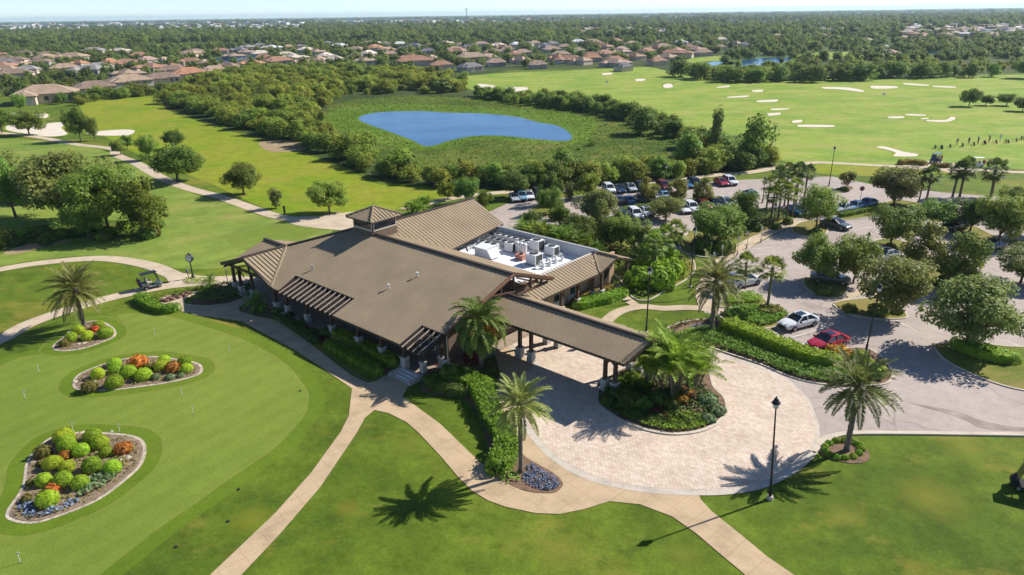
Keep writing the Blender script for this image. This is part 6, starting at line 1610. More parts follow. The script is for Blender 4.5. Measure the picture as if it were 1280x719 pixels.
T(LIVE, 80, 276, 104, 84, 'oak_tree', 'big grey green live oak filling the middle of the clump', GL, i=0); T(OAK, 20, 272, 66, 74, 'oak_tree', 'oak with a leaning trunk in front at the clump\'s picture edge', GL, i=1); T(LIVE, 0, 256, 62, 72, 'oak_tree', 'taller oak behind, cut by the picture edge', GL, i=1)
T(OAK, 136, 288, 84, 80, 'oak_tree', 'dark tall oak between the live oak and the pale trunked one', GL, i=2); T(GREENT, 180, 296, 74, 74, 'oak_tree', 'brighter green pale trunked tree at the open end of the clump', GL, i=0)
T(OAK, 112, 298, 60, 46, 'oak_tree', 'low oak in front of the dark tall one, nearest the cart path', GL, i=3); T(OAK, 50, 250, 44, 44, 'oak_tree', 'oak squeezed behind the live oak and the leaning one', GL, i=0)
GP = 'trees standing in the car park'
T(LIVE, 1207, 437, 116, 92, 'oak_tree', 'large grey oak on the hedge island by the entry drive', GP, i=0); T(LIVE, 1108, 393, 92, 80, 'oak_tree', 'broad oak behind the tall black lantern post', GP, i=1); T(OAK, 1022, 353, 72, 62, 'oak_tree', 'round oak over the dark car in the near lot', GP, i=1); T(OAK, 1066, 355, 58, 64, 'oak_tree', 'oak joined to the round one, by the short lantern post', GP, i=2)
T(MAG, 1151, 350, 62, 76, 'magnolia_tree', 'bronze tipped magnolia in the centre of the lot', GP, i=0); T(MAG, 1198, 360, 54, 74, 'magnolia_tree', 'darker magnolia right of the bronze tipped one', GP, i=1); T(LIVE, 1275, 355, 76, 50, 'oak_tree', 'grey oak with reddish tips at the picture edge', GP, i=2); T(OAK, 1113, 310, 68, 56, 'oak_tree', 'oak in front of the light lot pavement, above the magnolias', GP, i=3)
T(LIVE, 1117, 257, 66, 50, 'oak_tree', 'wide grey oak beside the stop sign', GP, i=1); T(OAK, 1165, 285, 56, 38, 'oak_tree', 'oak below the first leaning sabal palm', GP, i=0); T(OAK, 1212, 290, 56, 46, 'oak_tree', 'oak with a visible trunk above the black car', GP, i=1); T(OAK, 1248, 305, 62, 64, 'oak_tree', 'oak above the very dark car near the picture edge', GP, i=2); T(OAK, 1292, 295, 60, 60, 'oak_tree', 'oak cut off by the picture edge above the lot', GP, i=3); T(OAK, 1266, 262, 44, 32, 'oak_tree', 'small oak behind the row below the single sabal palm', GP, i=1)
T(OAK, 1020, 287, 52, 58, 'oak_tree', 'oak on the tree island at the top of the sign walk', GP, i=0); T(OAK, 897, 307, 70, 52, 'oak_tree', 'dense spreading oak beside the rear lot aisle', GP, i=2); T(GREENT, 929, 284, 40, 48, 'leafy_tree', 'brighter leafy tree between the dense oak and the sabal cluster', GP, i=1)
T(MAG, 878, 256, 29, 36, 'magnolia_tree', 'magnolia with pale tips in front of the red car', GP, i=0); T(MAG, 845, 253, 27, 32, 'magnolia_tree', 'magnolia right of the maroon car', GP, i=1); T(MAG, 809, 254, 28, 34, 'magnolia_tree', 'magnolia left of the maroon car', GP, i=0); T(LIVE, 832, 275, 48, 30, 'oak_tree', 'low grey oak between the white cars in the rear lot', GP, i=2); T(YTREE, 1058, 236, 22, 23, 'crape_myrtle', 'sparse yellowish young tree at the range edge', GP, i=0)
T(LIVE, 746, 281, 56, 46, 'oak_tree', 'round grey oak beside the grey lamp post', GP, i=0); T(MAG, 758, 310, 32, 42, 'magnolia_tree', 'dark magnolia behind the flat roof parapet', GP, i=1); T(OAK, 688, 268, 38, 34, 'oak_tree', 'bushy oak at the mouth of the rear lot', GP, i=3); T(GREENT, 685, 256, 36, 42, 'leafy_tree', 'bright leafy tree behind the short row of cars', GP, i=0); T(SLIM, 712, 251, 17, 26, 'slim_tree', 'grey slim tree at the end of the short row of cars', GP, i=0)
T(GREENT, 735, 248, 36, 34, 'leafy_tree', 'bright leafy tree at the service path behind the rear lot', GP, i=1); T(OAK, 643, 247, 38, 34, 'oak_tree', 'oak above the silver car of the short row', GP, i=0); T(OAK, 583, 254, 36, 34, 'oak_tree', 'oak rising behind the rear wing ridge', GP, i=2); T(GREENT, 604, 262, 24, 26, 'leafy_tree', 'green tree behind the rear wing gable', GP, i=0); T(GREENT, 560, 250, 28, 24, 'leafy_tree', 'low leafy tree behind the rear wing roof', GP, i=1)
T(OAK, 776, 312, 46, 44, 'oak_tree', 'oak at the clubhouse end of the parapet belt', GP, i=2); T(OAK, 722, 300, 40, 34, 'oak_tree', 'oak behind the middle of the parapet belt', GP, i=0); T(GREENT, 700, 284, 36, 32, 'leafy_tree', 'leafy tree beside the belt walk', GP, i=1); T(OAK, 664, 290, 30, 28, 'oak_tree', 'small oak below the rear lot mouth', GP, i=3); T(GREENT, 800, 322, 44, 46, 'leafy_tree', 'leafy tree between entry gable and rear lot', GP, i=0); T(MAG, 770, 286, 22, 24, 'magnolia_tree', 'small magnolia in the belt behind the parapet', GP, i=0)
T(OAK, 1211, 133, 25, 22, 'oak_tree', 'round dark oak alone on the range', 'trees on the range', i=1); T(OAK, 1232, 132, 18, 13, 'oak_tree', 'low oak between the two larger ones on the range', 'trees on the range', i=2); T(OAK, 1258, 132, 22, 15, 'oak_tree', 'oak on the range right of the low one', 'trees on the range', i=3); T(OAK, 1278, 139, 22, 18, 'oak_tree', 'dark oak on the range at the picture edge', 'trees on the range', i=0)
T(OAK, 1283, 98, 30, 26, 'oak_tree', 'dark tree at the picture edge beyond the hitting line', 'trees on the range', i=0)

# palms
put_palm(DATE, 106, 410, 97, 358, 64, 'date_palm', 'date palm in the small planted bed on the putting green', 'date palms', 0)
put_palm(DATE, 651, 591, 653, 508, 70, 'date_palm', 'date palm in the bed with blue flowers beside the near walk', 'date palms', 1)
put_palm(DATE, 889, 415, 892, 350, 66, 'date_palm', 'date palm in the blue flower ring beyond the paved circle', 'date palms', 0)
put_palm(DATE, 1058, 564, 1071, 482, 84, 'date_palm', 'date palm in its own round bed by the entry drive', 'date palms', 1)
put_palm(DATEF, 602, 466, 598, 400, 70, 'date_palm', 'palm hung with orange fruit at the clubhouse corner', None, 0)
put_palm(SABAL, 929, 361, 929, 327, 38, 'sabal_palm', 'sabal palm beside the half hidden white car', 'sabal palms in the near lot', 0); put_palm(SABAL, 959, 389, 965, 332, 44, 'sabal_palm', 'taller sabal palm on the clipped island by the white sedan', 'sabal palms in the near lot', 1)
for k, (bx, by, ty, sp, lb) in enumerate(((1149, 254, 217, 22, 'thin sabal palm behind the wide grey oak'), (1157, 256, 216, 30, 'leaning sabal palm by the wide grey oak'), (1192, 247, 212, 32, 'sabal palm, front one of the pair before the white roofed cart'), (1199, 247, 207, 34, 'sabal palm, back one of the pair before the white roofed cart'), (1236, 247, 210, 38, 'single curved sabal palm standing apart on the turf'))):
    put_palm(SABALD, bx, by, bx, ty, sp, 'sabal_palm', lb, 'dark sabal palms by the range', k)
for k, (bx, by, ty, sp, lb) in enumerate(((963, 282, 240, 30, 'sabal palm nearest the slim pale lamp post'), (972, 276, 232, 30, 'sabal palm second from the slim pale lamp post'), (981, 278, 238, 30, 'brightest sabal palm in the middle of the lot cluster'), (990, 272, 230, 28, 'sabal palm behind the oak of the tree island'), (969, 262, 214, 26, 'tall sabal palm at the back of the cluster, over the lamp'), (980, 258, 211, 26, 'tall sabal palm at the back, left of the tallest'), (993, 258, 210, 26, 'tallest looking sabal palm at the back of the cluster'), (1004, 256, 213, 26, 'sabal palm farthest along the back of the cluster'), (958, 270, 228, 26, 'sabal palm at the rear lot side of the cluster'))):
    put_palm(SABALD if by < 263 else SABAL, bx, by, bx, ty, sp, 'sabal_palm', lb, 'tall sabal cluster', k)
for k, (bx, by, ty, sp, lb) in enumerate(((816, 342, 300, 40, 'sabal palm lowest in the bright cluster by the entry gable'), (827, 332, 292, 36, 'sabal palm in the middle of the bright cluster by the entry gable'), (842, 328, 286, 38, 'sabal palm nearest the rear lot in the bright cluster'), (806, 340, 312, 32, 'sabal palm closest to the entry roof'))):
    put_palm(SABAL, bx, by, bx, ty, sp, 'sabal_palm', lb, 'bright sabal cluster', k)
put_palm(PYGMY, 264, 361, 264, 352, 24, 'pygmy_palm', 'small dark pygmy palm by the left porch', 'pygmy palms', 0); put_palm(PYGMYB, 323, 389, 322, 377, 32, 'pygmy_palm', 'bright yellow green pygmy palm at the bend of the shaded walk', 'pygmy palms', 0)
T(ARECA, 842, 498, 86, 84, 'areca_palm', 'tall plumed areca palm clump in the paved circle', 'areca palms', i=0); T(ARECA, 868, 488, 50, 62, 'areca_palm', 'areca palm clump on the far side of the paved circle bed', 'areca palms', i=1); T(ARECA, 812, 484, 46, 58, 'areca_palm', 'areca palm clump nearest the porte-cochere columns', 'areca palms', i=1)
for k, (x, y, w, h, lb) in enumerate(((656, 305, 36, 30, 'areca clump below the rear wing gable, first of the belt'), (678, 312, 40, 36, 'areca clump second along the parapet belt'), (702, 318, 38, 38, 'areca clump in the middle of the parapet belt'), (724, 325, 36, 38, 'areca clump fourth along the parapet belt'), (742, 330, 26, 30, 'areca clump before the dark magnolia in the parapet belt'), (516, 272, 26, 22, 'leafy palm clump behind the cupola'), (530, 266, 22, 22, 'leafy palm clump beside the rear ridge')))  :
    T(SABAL if False else ARECA, x, y, w, h, 'areca_palm', lb, 'areca palms behind the clubhouse', i=k % 2)

# ------------------------------------------------------------------ planted beds
Bn = 'golden clipped shrubs of the large round bed'
for x, y, d, lb in ((79, 545, 24, 'golden ball shrub, back one of the overlapping pair'), (83, 555, 25, 'golden ball shrub, front one of the overlapping back pair'), (115, 544, 22, 'golden ball shrub at the back beside a pale edging stone'), (125, 553, 20, 'golden ball shrub between the back one and the orange shrub'), (101, 562, 21, 'golden ball shrub in the middle, right of the small orange tuft'), (132, 564, 19, 'golden ball shrub nearest the big orange shrub'),
                    (65, 578, 23, 'golden ball shrub left of the small orange tuft'), (83, 583, 20, 'golden ball shrub in the very centre of the bed'), (114.5, 581, 25, 'large golden ball shrub facing the white rocks'), (140, 584, 24, 'large golden ball shrub at the edging, by the silver strip'), (54, 600, 21, 'golden ball shrub behind the lower orange tuft'), (78.5, 599, 23, 'golden ball shrub above the row of low rocks'), (100, 603, 23, 'golden ball shrub touching the silver green strip'), (59, 623, 27, 'largest golden ball shrub, lowest in the bed')):
    shrub(BALL, x, y, d * .94, lb, 'golden_shrub', Bn)
for x, y, d, lb in ((53, 564, 20, 'olive shrub at the upper edge of the large round bed'), (38, 603, 11, 'small olive shrub at the rim of the large round bed'), (33, 623, 12, 'low olive shrub over the blue flowers of the large round bed'), (50, 579, 10, 'tiny olive shrub beside the golden ball in the large round bed'), (111, 483, 19, 'olive shrub at the rocky tip of the middle bed'), (185, 458, 12, 'small olive shrub behind the middle bed\'s golden balls'), (80, 429, 12, 'low olive shrub before the golden balls of the palm bed')): shrub(OLIVEB, x, y, d, lb, 'olive_shrub', 'olive shrubs in the green beds')
for x, y, d, lb in ((153.5, 559, 20, 'big round orange shrub beside the white rocks'), (81, 568, 15, 'small orange tuft at the centre of the large round bed'), (64, 611, 16, 'orange tuft behind the largest golden ball'), (172, 452, 22, 'orange shrub at the top of the middle bed'), (215, 458, 17, 'orange shrub between golden balls at the end of the middle bed'), (119, 411, 11, 'reddish orange tuft in the palm bed')): shrub(ORANGEB, x, y, d, lb, 'orange_shrub', 'orange shrubs in the green beds')
for x, y, d, lb in ((142.5, 453, 16, 'golden ball shrub at the back of the middle bed, left of the orange shrub'), (143, 461, 16, 'golden ball shrub just in front of the back one'), (122, 467, 17, 'golden ball shrub nearest the rocky tip'), (160, 464, 21, 'golden ball shrub below the orange top shrub'), (179, 468, 19, 'golden ball shrub beside the silver green plants'), (142.5, 477, 21, 'largest golden ball at the front of the middle bed'), (204.5, 449, 14, 'golden ball shrub behind another, left of the second orange shrub'), (201, 457, 16, 'golden ball shrub in front, left of the second orange shrub'), (230.5, 451, 15, 'golden ball shrub at the back of the pointed end'), (233, 460, 15, 'golden ball shrub in front at the pointed end')): shrub(BALL, x, y, d, lb + ('' if len(lb.split()) > 13 else ', middle bed'), 'golden_shrub', 'golden clipped shrubs of the middle bed')
for x, y, d, lb in ((89, 422, 15, 'golden ball shrub lowest in the palm bed'), (97.5, 412, 15, 'golden ball shrub behind the palm trunk'), (109, 419, 16, 'golden ball shrub right in front of the palm trunk'), (131, 415, 18, 'largest golden ball in the palm bed, by the red tuft'), (123, 406, 14, 'golden ball shrub at the back of the palm bed')): shrub(BALL, x, y, d, lb, 'golden_shrub', 'golden clipped shrubs of the palm bed')
for x, y, d in ((194, 470, 12), (212.5, 470, 12), (226, 468, 10)): shrub(SILVB, x, y, d, 'low silver green plant at the front of the middle bed', 'silver_plant', 'silver green plants in the middle bed')
cover('silver_strip', gz([(100, 622), (112, 604), (125, 597), (148, 588), (150, 596), (128, 612), (110, 620)]), .5, 'silver', 'silver green planting strip along the large round bed', 60, .13); cover('blue_flower_strip', gz([(22, 632), (40, 627), (48, 642), (70, 634), (95, 625), (98, 630), (72, 641), (45, 649), (28, 643)]), .3, 'blue', 'blue flowering strip at the lower edge of the large round bed', 60, .12)
for k, (x, y, d, lb) in enumerate(((154, 571, 6, 'white rock below the big orange shrub'), (160, 573, 9, 'flat pale rock at the edge of the large round bed'), (150, 576, 6, 'pale rock beside the large golden ball'), (92, 616, 8, 'round white rock at the front of the large round bed'), (80, 627, 6, 'blocky rock in the low row'), (70, 632, 6, 'rock at the end of the low row'), (87, 623, 6, 'rock beside the round white one'), (139, 540, 5, 'rock at the top edge of the large round bed'), (101, 542, 7, 'pale rock between back golden balls'), (42, 578, 7, 'white rock at the dark rim of the large round bed'), (99, 431, 6, 'pale rock in front of the palm bed'), (106, 430, 6, 'light rock beside another in the palm bed'), (94, 478, 7, 'dark rock at the tip of the middle bed'), (185, 455, 6, 'grey rock behind golden balls of the middle bed'), (118, 478, 5, 'small rock by the olive shrub of the middle bed'), (855, 509, 6, 'white rock in the paved circle bed'), (862, 507, 5, 'grey rock beside the white one in the paved circle bed'), (849, 512, 5, 'low rock at the bare soil of the paved circle bed'), (152, 566, 5, 'small white rock tucked under the orange shrub'), (127, 607, 5, 'rock behind the silver strip'))): rock(x, y, d, lb, 'landscape rocks')
for b, n, sd in ((BED2, 30, 1), (BED3, 42, 2), (BED1, 18, 3)):
    cover('low_bedding', offset(b, -.35), .3, 'olive', None, 16, .10, kind='stuff', lump=.8); cover('bedding_flowers', offset(b, -.5), .22, 'rust', None, 7, .10, kind='stuff', lump=.8)
# bed between walk and clubhouse
FB = gz([(303, 390), (330, 396), (352, 402), (384, 425), (420, 452), (442, 468), (460, 477), (474, 474), (498, 456), (480, 440), (440, 420), (400, 403), (360, 388), (330, 378), (312, 380)])
sheet('mulch_bed', FB, .044, M['mulch']); sheet('shaded_lawn_strip', gz([(380, 424), (420, 450), (445, 467), (462, 476), (472, 474), (450, 462), (420, 442), (395, 425)]), .05, M['ground'])
hedge('hedge', [(412, 434), (432, 446), (455, 459), (474, 469)], 1.1, .75, 'hedge', 'clipped hedge nearest the shaded walk in front of the porch', 'hedges before the porch'); hedge('hedge', [(422, 421), (445, 432), (470, 446), (492, 458)], 1.2, .85, 'hedge', 'taller clipped hedge between the near hedge and the porch columns', 'hedges before the porch', seed=2); hedge('hedge', [(348, 399), (364, 408), (380, 419), (394, 429)], .8, .55, 'hedge_dark', 'low dark hedge along the bend of the shaded walk', 'hedges before the porch')
for k, (x, y, d, lb) in enumerate(((376, 403, 13, 'round dark green shrub nearest the round walk bend'), (392, 412, 10, 'dark shrub behind the rust plants'), (407, 414, 16, 'dark round shrub at the middle of the porch bed'), (362, 394, 12, 'dark shrub below the wide pergola'), (345, 388, 12, 'dark shrub beside the bright pygmy palm'), (425, 414, 11, 'dark shrub at the end of the tall hedge'), (385, 396, 11, 'dark shrub close to the pergola column'))): shrub(DARKB, x, y, d, lb, 'dark_shrub', 'dark shrubs in the porch bed')
for k, (x, y, d, lb) in enumerate(((361, 399, 9, 'rust coloured plant under the pergola edge'), (370, 408, 9, 'rust plant next to the round dark shrub'), (381, 409, 9, 'rust plant in the middle of the porch bed'), (392, 418, 10, 'rust plant before the porch bed hedges'), (403, 424, 9, 'rust plant at the hedge end'), (436, 421, 8, 'rust plant behind the tall hedge'), (470, 434, 8, 'rust plant by the corner column'))): shrub(RUSTB, x, y, d, lb, 'rust_plant', 'rust coloured plants in the porch bed')
LB = gz([(240, 379), (260, 380.5), (285, 377.5), (308, 369), (318, 364), (312, 356), (290, 356), (262, 362), (247, 370)])
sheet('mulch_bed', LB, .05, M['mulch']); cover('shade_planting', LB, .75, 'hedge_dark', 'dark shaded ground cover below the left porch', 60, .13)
hedge('hedge', [(176, 374), (184, 382), (197, 388.5), (210, 390.5), (221, 388)], 1.25, .75, 'hedge', 'curved clipped hedge around the tan plant bed'); cover('low_planting', gz([(186, 371), (200, 370), (215, 366), (235, 361.5), (255, 358.5), (262, 361), (245, 364), (220, 368), (203, 374), (190, 378)]), .35, 'cover', 'low green planting along the cart path above the curved hedge', 55, .11)
for k in range(14):
    x = 203 + k * 2.6; y = 376 - k * .75 + (k % 3) * 1.4; shrub(BROMB, x, y - 2, 6, 'small tan bromeliad in the curved bed', 'bromeliad', 'tan bromeliads in the curved bed')
cover('clock_planting', gz([(229, 352), (240, 348), (258, 349), (270, 352), (255, 355), (235, 356)]), .3, 'hedge', 'low planting at the foot of the post clock', 50, .1)
# corner bed and curved hedge beside the near walk
CB = gz([(530, 467), (548, 462), (575, 455), (600, 450), (615, 452), (624, 462), (622, 480), (612, 498), (614, 510), (632, 535), (646, 558), (644, 580), (630, 600), (616, 592), (612, 575), (606, 545), (596, 520), (580, 500), (550, 495), (530, 490), (525, 478)])
sheet('mulch_bed', CB, .058, M['mulch'])
hedge('hedge', [(562, 478), (584, 482), (600, 492), (608, 508), (616, 528), (628, 546), (634, 562), (628, 580), (620, 588)], 1.7, 1.05, 'hedge', 'tall curving bright hedge beside the near walk', seed=4, ls=.12)
hedge('hedge', [(536, 478), (546, 486), (562, 490), (582, 494)], 1.2, .8, 'hedge_dark', 'darker hedge in front of the corner shrubs by the steps')
for x, y, d, lb in ((563, 465, 30, 'big dark round shrub at the clubhouse corner by the steps'), (580, 462, 24, 'dark shrub beside the crimson plant'), (545, 472, 20, 'dark shrub nearest the steps'), (612, 462, 22, 'dark shrub between the fruiting palm and the drive')): shrub(DARKB, x, y, d, lb, 'dark_shrub', 'dark shrubs at the clubhouse corner')
for x, y, d, lb in ((602, 476, 22, 'light green shrub below the fruiting palm'), (612, 478, 20, 'light green shrub at the drive edge of the corner bed'), (592, 474, 16, 'light green shrub beneath the crimson plant')): shrub(GREENB, x, y, d, lb, 'green_shrub', 'light shrubs in the corner bed')
shrub(CRIMB, 588, 449, 17, 'crimson leaved plant beside the fruiting palm', 'crimson_plant'); shrub(ORANGEB, 548, 457, 9, 'orange plant behind the step wall', 'orange_shrub'); shrub(CRIMB, 718, 377, 9, 'crimson plant by the car park side columns', 'crimson_plant')
cover('blue_flowers', gz([(656, 590), (663, 581), (680, 590), (698, 602), (697, 610), (684, 614), (664, 609), (654, 602)]), .22, 'blue', 'blue flower patch at the tip of the near palm bed', 90, .10); cover('low_planting', gz([(622, 597), (630, 585), (642, 585), (650, 600), (640, 606), (628, 603)]), .35, 'cover', 'low green planting round the near palm trunk', 40, .11)
# paved circle bed
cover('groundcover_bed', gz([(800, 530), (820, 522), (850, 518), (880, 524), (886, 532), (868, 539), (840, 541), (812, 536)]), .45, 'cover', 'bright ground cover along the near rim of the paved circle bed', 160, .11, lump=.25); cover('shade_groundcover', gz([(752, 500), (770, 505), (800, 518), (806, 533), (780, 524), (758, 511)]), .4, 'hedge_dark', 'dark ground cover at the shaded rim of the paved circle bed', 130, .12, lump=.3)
for P_, x, y, d, lb in ((SILVB, 885, 497, 24, 'silver green shrub highest of three in the paved circle'), (SILVB, 896, 510, 23, 'silver green shrub by the kerb of the paved circle'), (SILVB, 885, 521, 21, 'silver green shrub lowest of three in the paved circle')): shrub(P_, x, y, d, lb, 'silver_shrub', 'silver green shrubs in the paved circle', hz=.85)
for x, y, d, lb in ((768, 490, 24, 'dark shrub round the porte-cochere column'), (785, 497, 26, 'dark shrub below the areca clump'), (803, 503, 24, 'dark shrub in the middle of the paved circle bed'), (822, 498, 26, 'dark shrub under the tall areca'), (838, 505, 22, 'dark shrub behind the pink cordyline'), (758, 500, 18, 'dark shrub at the shaded tip of the paved circle bed'), (843, 490, 22, 'dark shrub beside the yellow red croton')): shrub(DARKB, x, y, d, lb, 'dark_shrub', 'dark shrubs in the paved circle')
for x, y, d, lb in ((790, 472, 22, 'light leaved shrub beside the porte-cochere end columns'), (806, 478, 20, 'light leaved shrub before the near areca clump'), (776, 478, 16, 'light leaved shrub touching a porte-cochere pedestal')): shrub(GREENB, x, y, d, lb, 'green_shrub', 'light shrubs in the paved circle')
for x, y, d, lb in ((858, 490, 17, 'yellow croton under the areca palms'), (852, 499, 14, 'yellow croton beside the bare soil of the paved circle')): shrub(YELB, x, y, d, lb, 'croton', 'crotons in the paved circle')
for x, y, d, lb in ((821, 515, 13, 'pinkish cordyline at the front of the paved circle bed'), (832, 522, 11, 'reddish cordyline beside the bright ground cover'), (865, 496, 12, 'rusty croton near the white rock')): shrub(RUSTB, x, y, d, lb, 'cordyline', 'red plants in the paved circle')
sheet('bare_mulch', gz([(855, 512), (870, 505), (880, 510), (876, 518), (862, 518)]), .17, M['sandbed'])
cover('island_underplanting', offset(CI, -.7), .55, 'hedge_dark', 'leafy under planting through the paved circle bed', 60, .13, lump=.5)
# hedge border beyond the circle
hedge('hedge', [(907, 412), (928, 420), (955, 431), (985, 443), (1012, 452), (1042, 458)], 1.5, 1.15, 'hedge', 'long tall clipped hedge between the paved circle and the near stalls', seed=5, ls=.12)
cover('groundcover_bed', gz([(852, 419), (880, 411), (903, 416), (940, 434), (985, 453), (1030, 463), (1068, 464), (1095, 468), (1104, 477), (1060, 481), (1020, 478), (985, 469), (950, 454), (905, 438), (866, 424)]), .5, 'cover', 'broad bright ground cover along the kerb of the paved circle', 150, .12, lump=.25)
cover('blue_flowers', gz([(862, 410), (878, 406), (898, 407), (905, 411), (888, 415), (868, 415)]), .2, 'blue', 'blue flower ring at the foot of the far date palm', 90, .11)
cover('shrub_border', gz([(940, 412), (955, 416), (975, 429), (1000, 443), (1008, 449), (990, 447), (960, 433), (940, 423)]), .6, 'cover', 'loose light shrubs between the tall hedge and the stall walk', 55, .13); cover('shrub_border', gz([(833, 417), (842, 408), (862, 402.5), (890, 401), (905, 405), (895, 407), (865, 406), (848, 413)]), .5, 'olive', 'loose olive border round the far date palm bed', 40, .12)
for x, y, d, lb in ((945, 418, 18, 'dark bushy shrub behind the tall hedge by the stall walk'), (996, 438, 13, 'spiky dark shrub in the border before the red car')): shrub(DARKB, x, y, d, lb, 'dark_shrub')
for x, y, d, lb in ((1040, 437, 20, 'yellow orange croton nearest the red car'), (1050, 439, 20, 'yellow orange croton in the middle of three behind the date palm'), (1059, 443, 17, 'yellow orange croton closest to the lantern post')): shrub(YELB, x, y, d, lb, 'croton', 'crotons by the red car')
for x, y, d, lb in ((1075, 446, 22, 'green shrub at the foot of the tall lantern post'), (1096, 462, 24, 'green shrub at the tip of the hedge border'), (1085, 455, 20, 'green shrub behind the right date palm')): shrub(GREENB, x, y, d, lb, 'green_shrub', 'green shrubs at the hedge border tip')
# right date palm bed
RB = gz([(1024, 566), (1032, 552), (1050, 546), (1070, 549), (1084, 563), (1086, 575), (1070, 580), (1045, 576)]); sheet('mulch_bed', RB, .05, M['mulch'], skirt=.05)
for k in range(13):
    a = k / 13 * 2 * PI; shrub(GREENB, 1054 + 23 * math.cos(a), 562 + 11 * math.sin(a) - 2, 9.5, 'low green shrub in the ring round the right date palm', 'ring_shrub', 'ring of low shrubs round the right date palm')
# planting by the clubhouse lot side
hedge('hedge', [(722, 385), (742, 380), (762, 376), (778, 369)], 1.6, .8, 'hedge', 'clipped green hedge beside the entry gable walk'); hedge('hedge', [(722, 376), (742, 371), (765, 362)], .9, .7, 'gold_hedge', 'golden brown clipped hedge under the car park side windows')
hedge('hedge', [(790, 366), (806, 364), (826, 358), (836, 350)], 1.1, .6, 'hedge_dark', 'low dark hedge curving below the bright sabal cluster')
for k, (x, y, d, lb) in enumerate(((800, 345, 40, 'great green shrub mass at the entry gable'), (822, 345, 40, 'great green shrub mass below the middle sabal'), (838, 335, 34, 'green shrub mass nearest the side lawn'), (812, 325, 34, 'green shrub mass behind the low sabals'), (783, 362, 14, 'small dark shrub beside the entry walk'), (695, 372, 16, 'yellow green shrub under the mansard eave'), (684, 377, 14, 'yellow green shrub at the porte-cochere ridge'), (832, 318, 28, 'green shrub by the rear lot corner'))): shrub(GREENB, x, y, d, lb, 'green_shrub', 'shrubs on the car park side of the clubhouse')
for px, lb in (([(905, 392), (922, 386), (945, 385), (972, 389), (984, 398), (955, 409), (930, 405), (910, 399)], 'clipped ground cover on the sabal palm island by the white sedan'), ([(908, 375), (935, 369), (954, 377), (935, 382), (912, 382)], 'clipped ground cover on the small island by the half hidden car')): cover('island_planting', gz(px), .6, 'hedge', lb, 140, .11, lump=.2)
hedge('hedge', [(950, 394), (962, 396), (974, 393), (966, 389), (952, 390)], .7, .75, 'olive', 'ring hedge round the sabal palm trunk')
hedge('hedge', [(1198, 435), (1215, 442), (1240, 449), (1262, 452)], 1.9, .95, 'hedge', 'thick clipped hedge under the large grey oak')
hedge('hedge', [(1050, 272), (1070, 268), (1096, 262)], 1.0, .7, 'hedge', 'straight hedge in front of the three blue cars'); hedge('hedge', [(775, 265), (800, 260), (850, 254.5), (900, 250)], .9, .6, 'hedge_dark', 'low hedge strip between the car rows of the rear lot')
for x, y, d, lb in ((1020, 289, 14, 'dark shrub at the foot of the tree island oak'), (1030, 362, 20, 'dark shrub under the dark car oak'), (1062, 385, 16, 'dark shrub on the island behind the red car'), (1098, 386, 22, 'dark shrub below the broad oak'), (1056, 236, 10, 'dark shrub at the foot of the yellowish young tree'), (1122, 388, 14, 'dark shrub at the trunk of the broad oak'), (1178, 352, 22, 'dark shrub between the two magnolias'), (880, 304, 30, 'dark shrub under the dense spreading oak'), (905, 306, 26, 'shrub under the dense oak nearest the sign walk'), (945, 283, 16, 'shrub before the sabal cluster'), (970, 282, 12, 'shrub at the slim lamp post'), (985, 276, 12, 'bright looking shrub at the end of the sabal cluster'), (846, 297, 20, 'shrub at the bend of the rear lot'), (1112, 308, 14, 'shrub at the foot of the mid lot oak'), (730, 292, 16, 'dark shrub behind the parapet belt'), (748, 296, 16, 'dark shrub beneath the round grey oak'), (694, 270, 16, 'dark shrub at the lot mouth')): shrub(DARKB, x, y, d, lb, 'dark_shrub', 'dark shrubs on the lot islands')
cover('belt_planting', offset(BELT, -.6), .9, 'hedge', 'leafy under planting of the belt behind the clubhouse', 22, .17, lump=.7); cover('island_planting', gz([(868, 300), (890, 288), (930, 272), (975, 264), (985, 272), (950, 288), (920, 300), (890, 314)]), .6, 'hedge_dark', 'dark under planting along the sign walk trees', 22, .16, lump=.7)
hedge('hedge', [(1125, 206), (1140, 205), (1155, 207)], 1.4, .9, 'gold_hedge', 'yellow topped hedge beside the range path, left of the dark cart'); hedge('hedge', [(1168, 209), (1178, 209.5), (1186, 209)], 1.4, .8, 'gold_hedge', 'short yellow topped hedge right of the dark cart')
for k in range(26):
    x = random.uniform(-10, 195); y = 300 - x * .08 + random.uniform(-9, 7); shrub(random.choice((OLIVEB, DARKB, GREENB)), x, y, random.uniform(9, 20), 'low wild shrub under the oak clump', 'wild_shrub', 'wild shrubs under the oak clump', hz=.9)

# ------------------------------------------------------------------ thickets and woods
def px_poly(pts): return pts
def sample_px(poly, n, rng=RNG, mind=0):
    """places on the land inside a photo outline, evenly spread over the ground"""
    gp = np.array([tuple(G(*p).to_2d()) for p in poly]); q = fill(gp, n * (3 if mind else 1), rng)
    if not mind: return q
    out = []
    for p in q:
        if all((p[0] - r_[0]) ** 2 + (p[1] - r_[1]) ** 2 > mind ** 2 for r_ in out): out.append(p)
        if len(out) >= n: break
    return np.array(out)
def wood_things(poly, n, protos, h0, h1, label, group, name='tree', mind=2.5, wr=1.15):
    for p in sample_px(poly, n, mind=mind):
        h = random.uniform(h0, h1); pr = random.choice(protos); w = h * random.uniform(.85, 1.35) * wr
        t = empty(name, (p[0], p[1], 0), random.uniform(0, 6.28), (w / pr['W'], w / pr['W'], h / pr['H'])); tag(t, label, 'tree', group)
        child(link_mesh('crown', pr['crown']), t); child(link_mesh('trunk', pr['trunk']), t)
TH = THK + THD
EDGE1 = [(205, 130), (300, 160), (372, 180), (432, 204), (480, 226), (560, 234), (560, 228), (490, 217), (438, 199), (376, 170), (300, 150), (215, 122)]
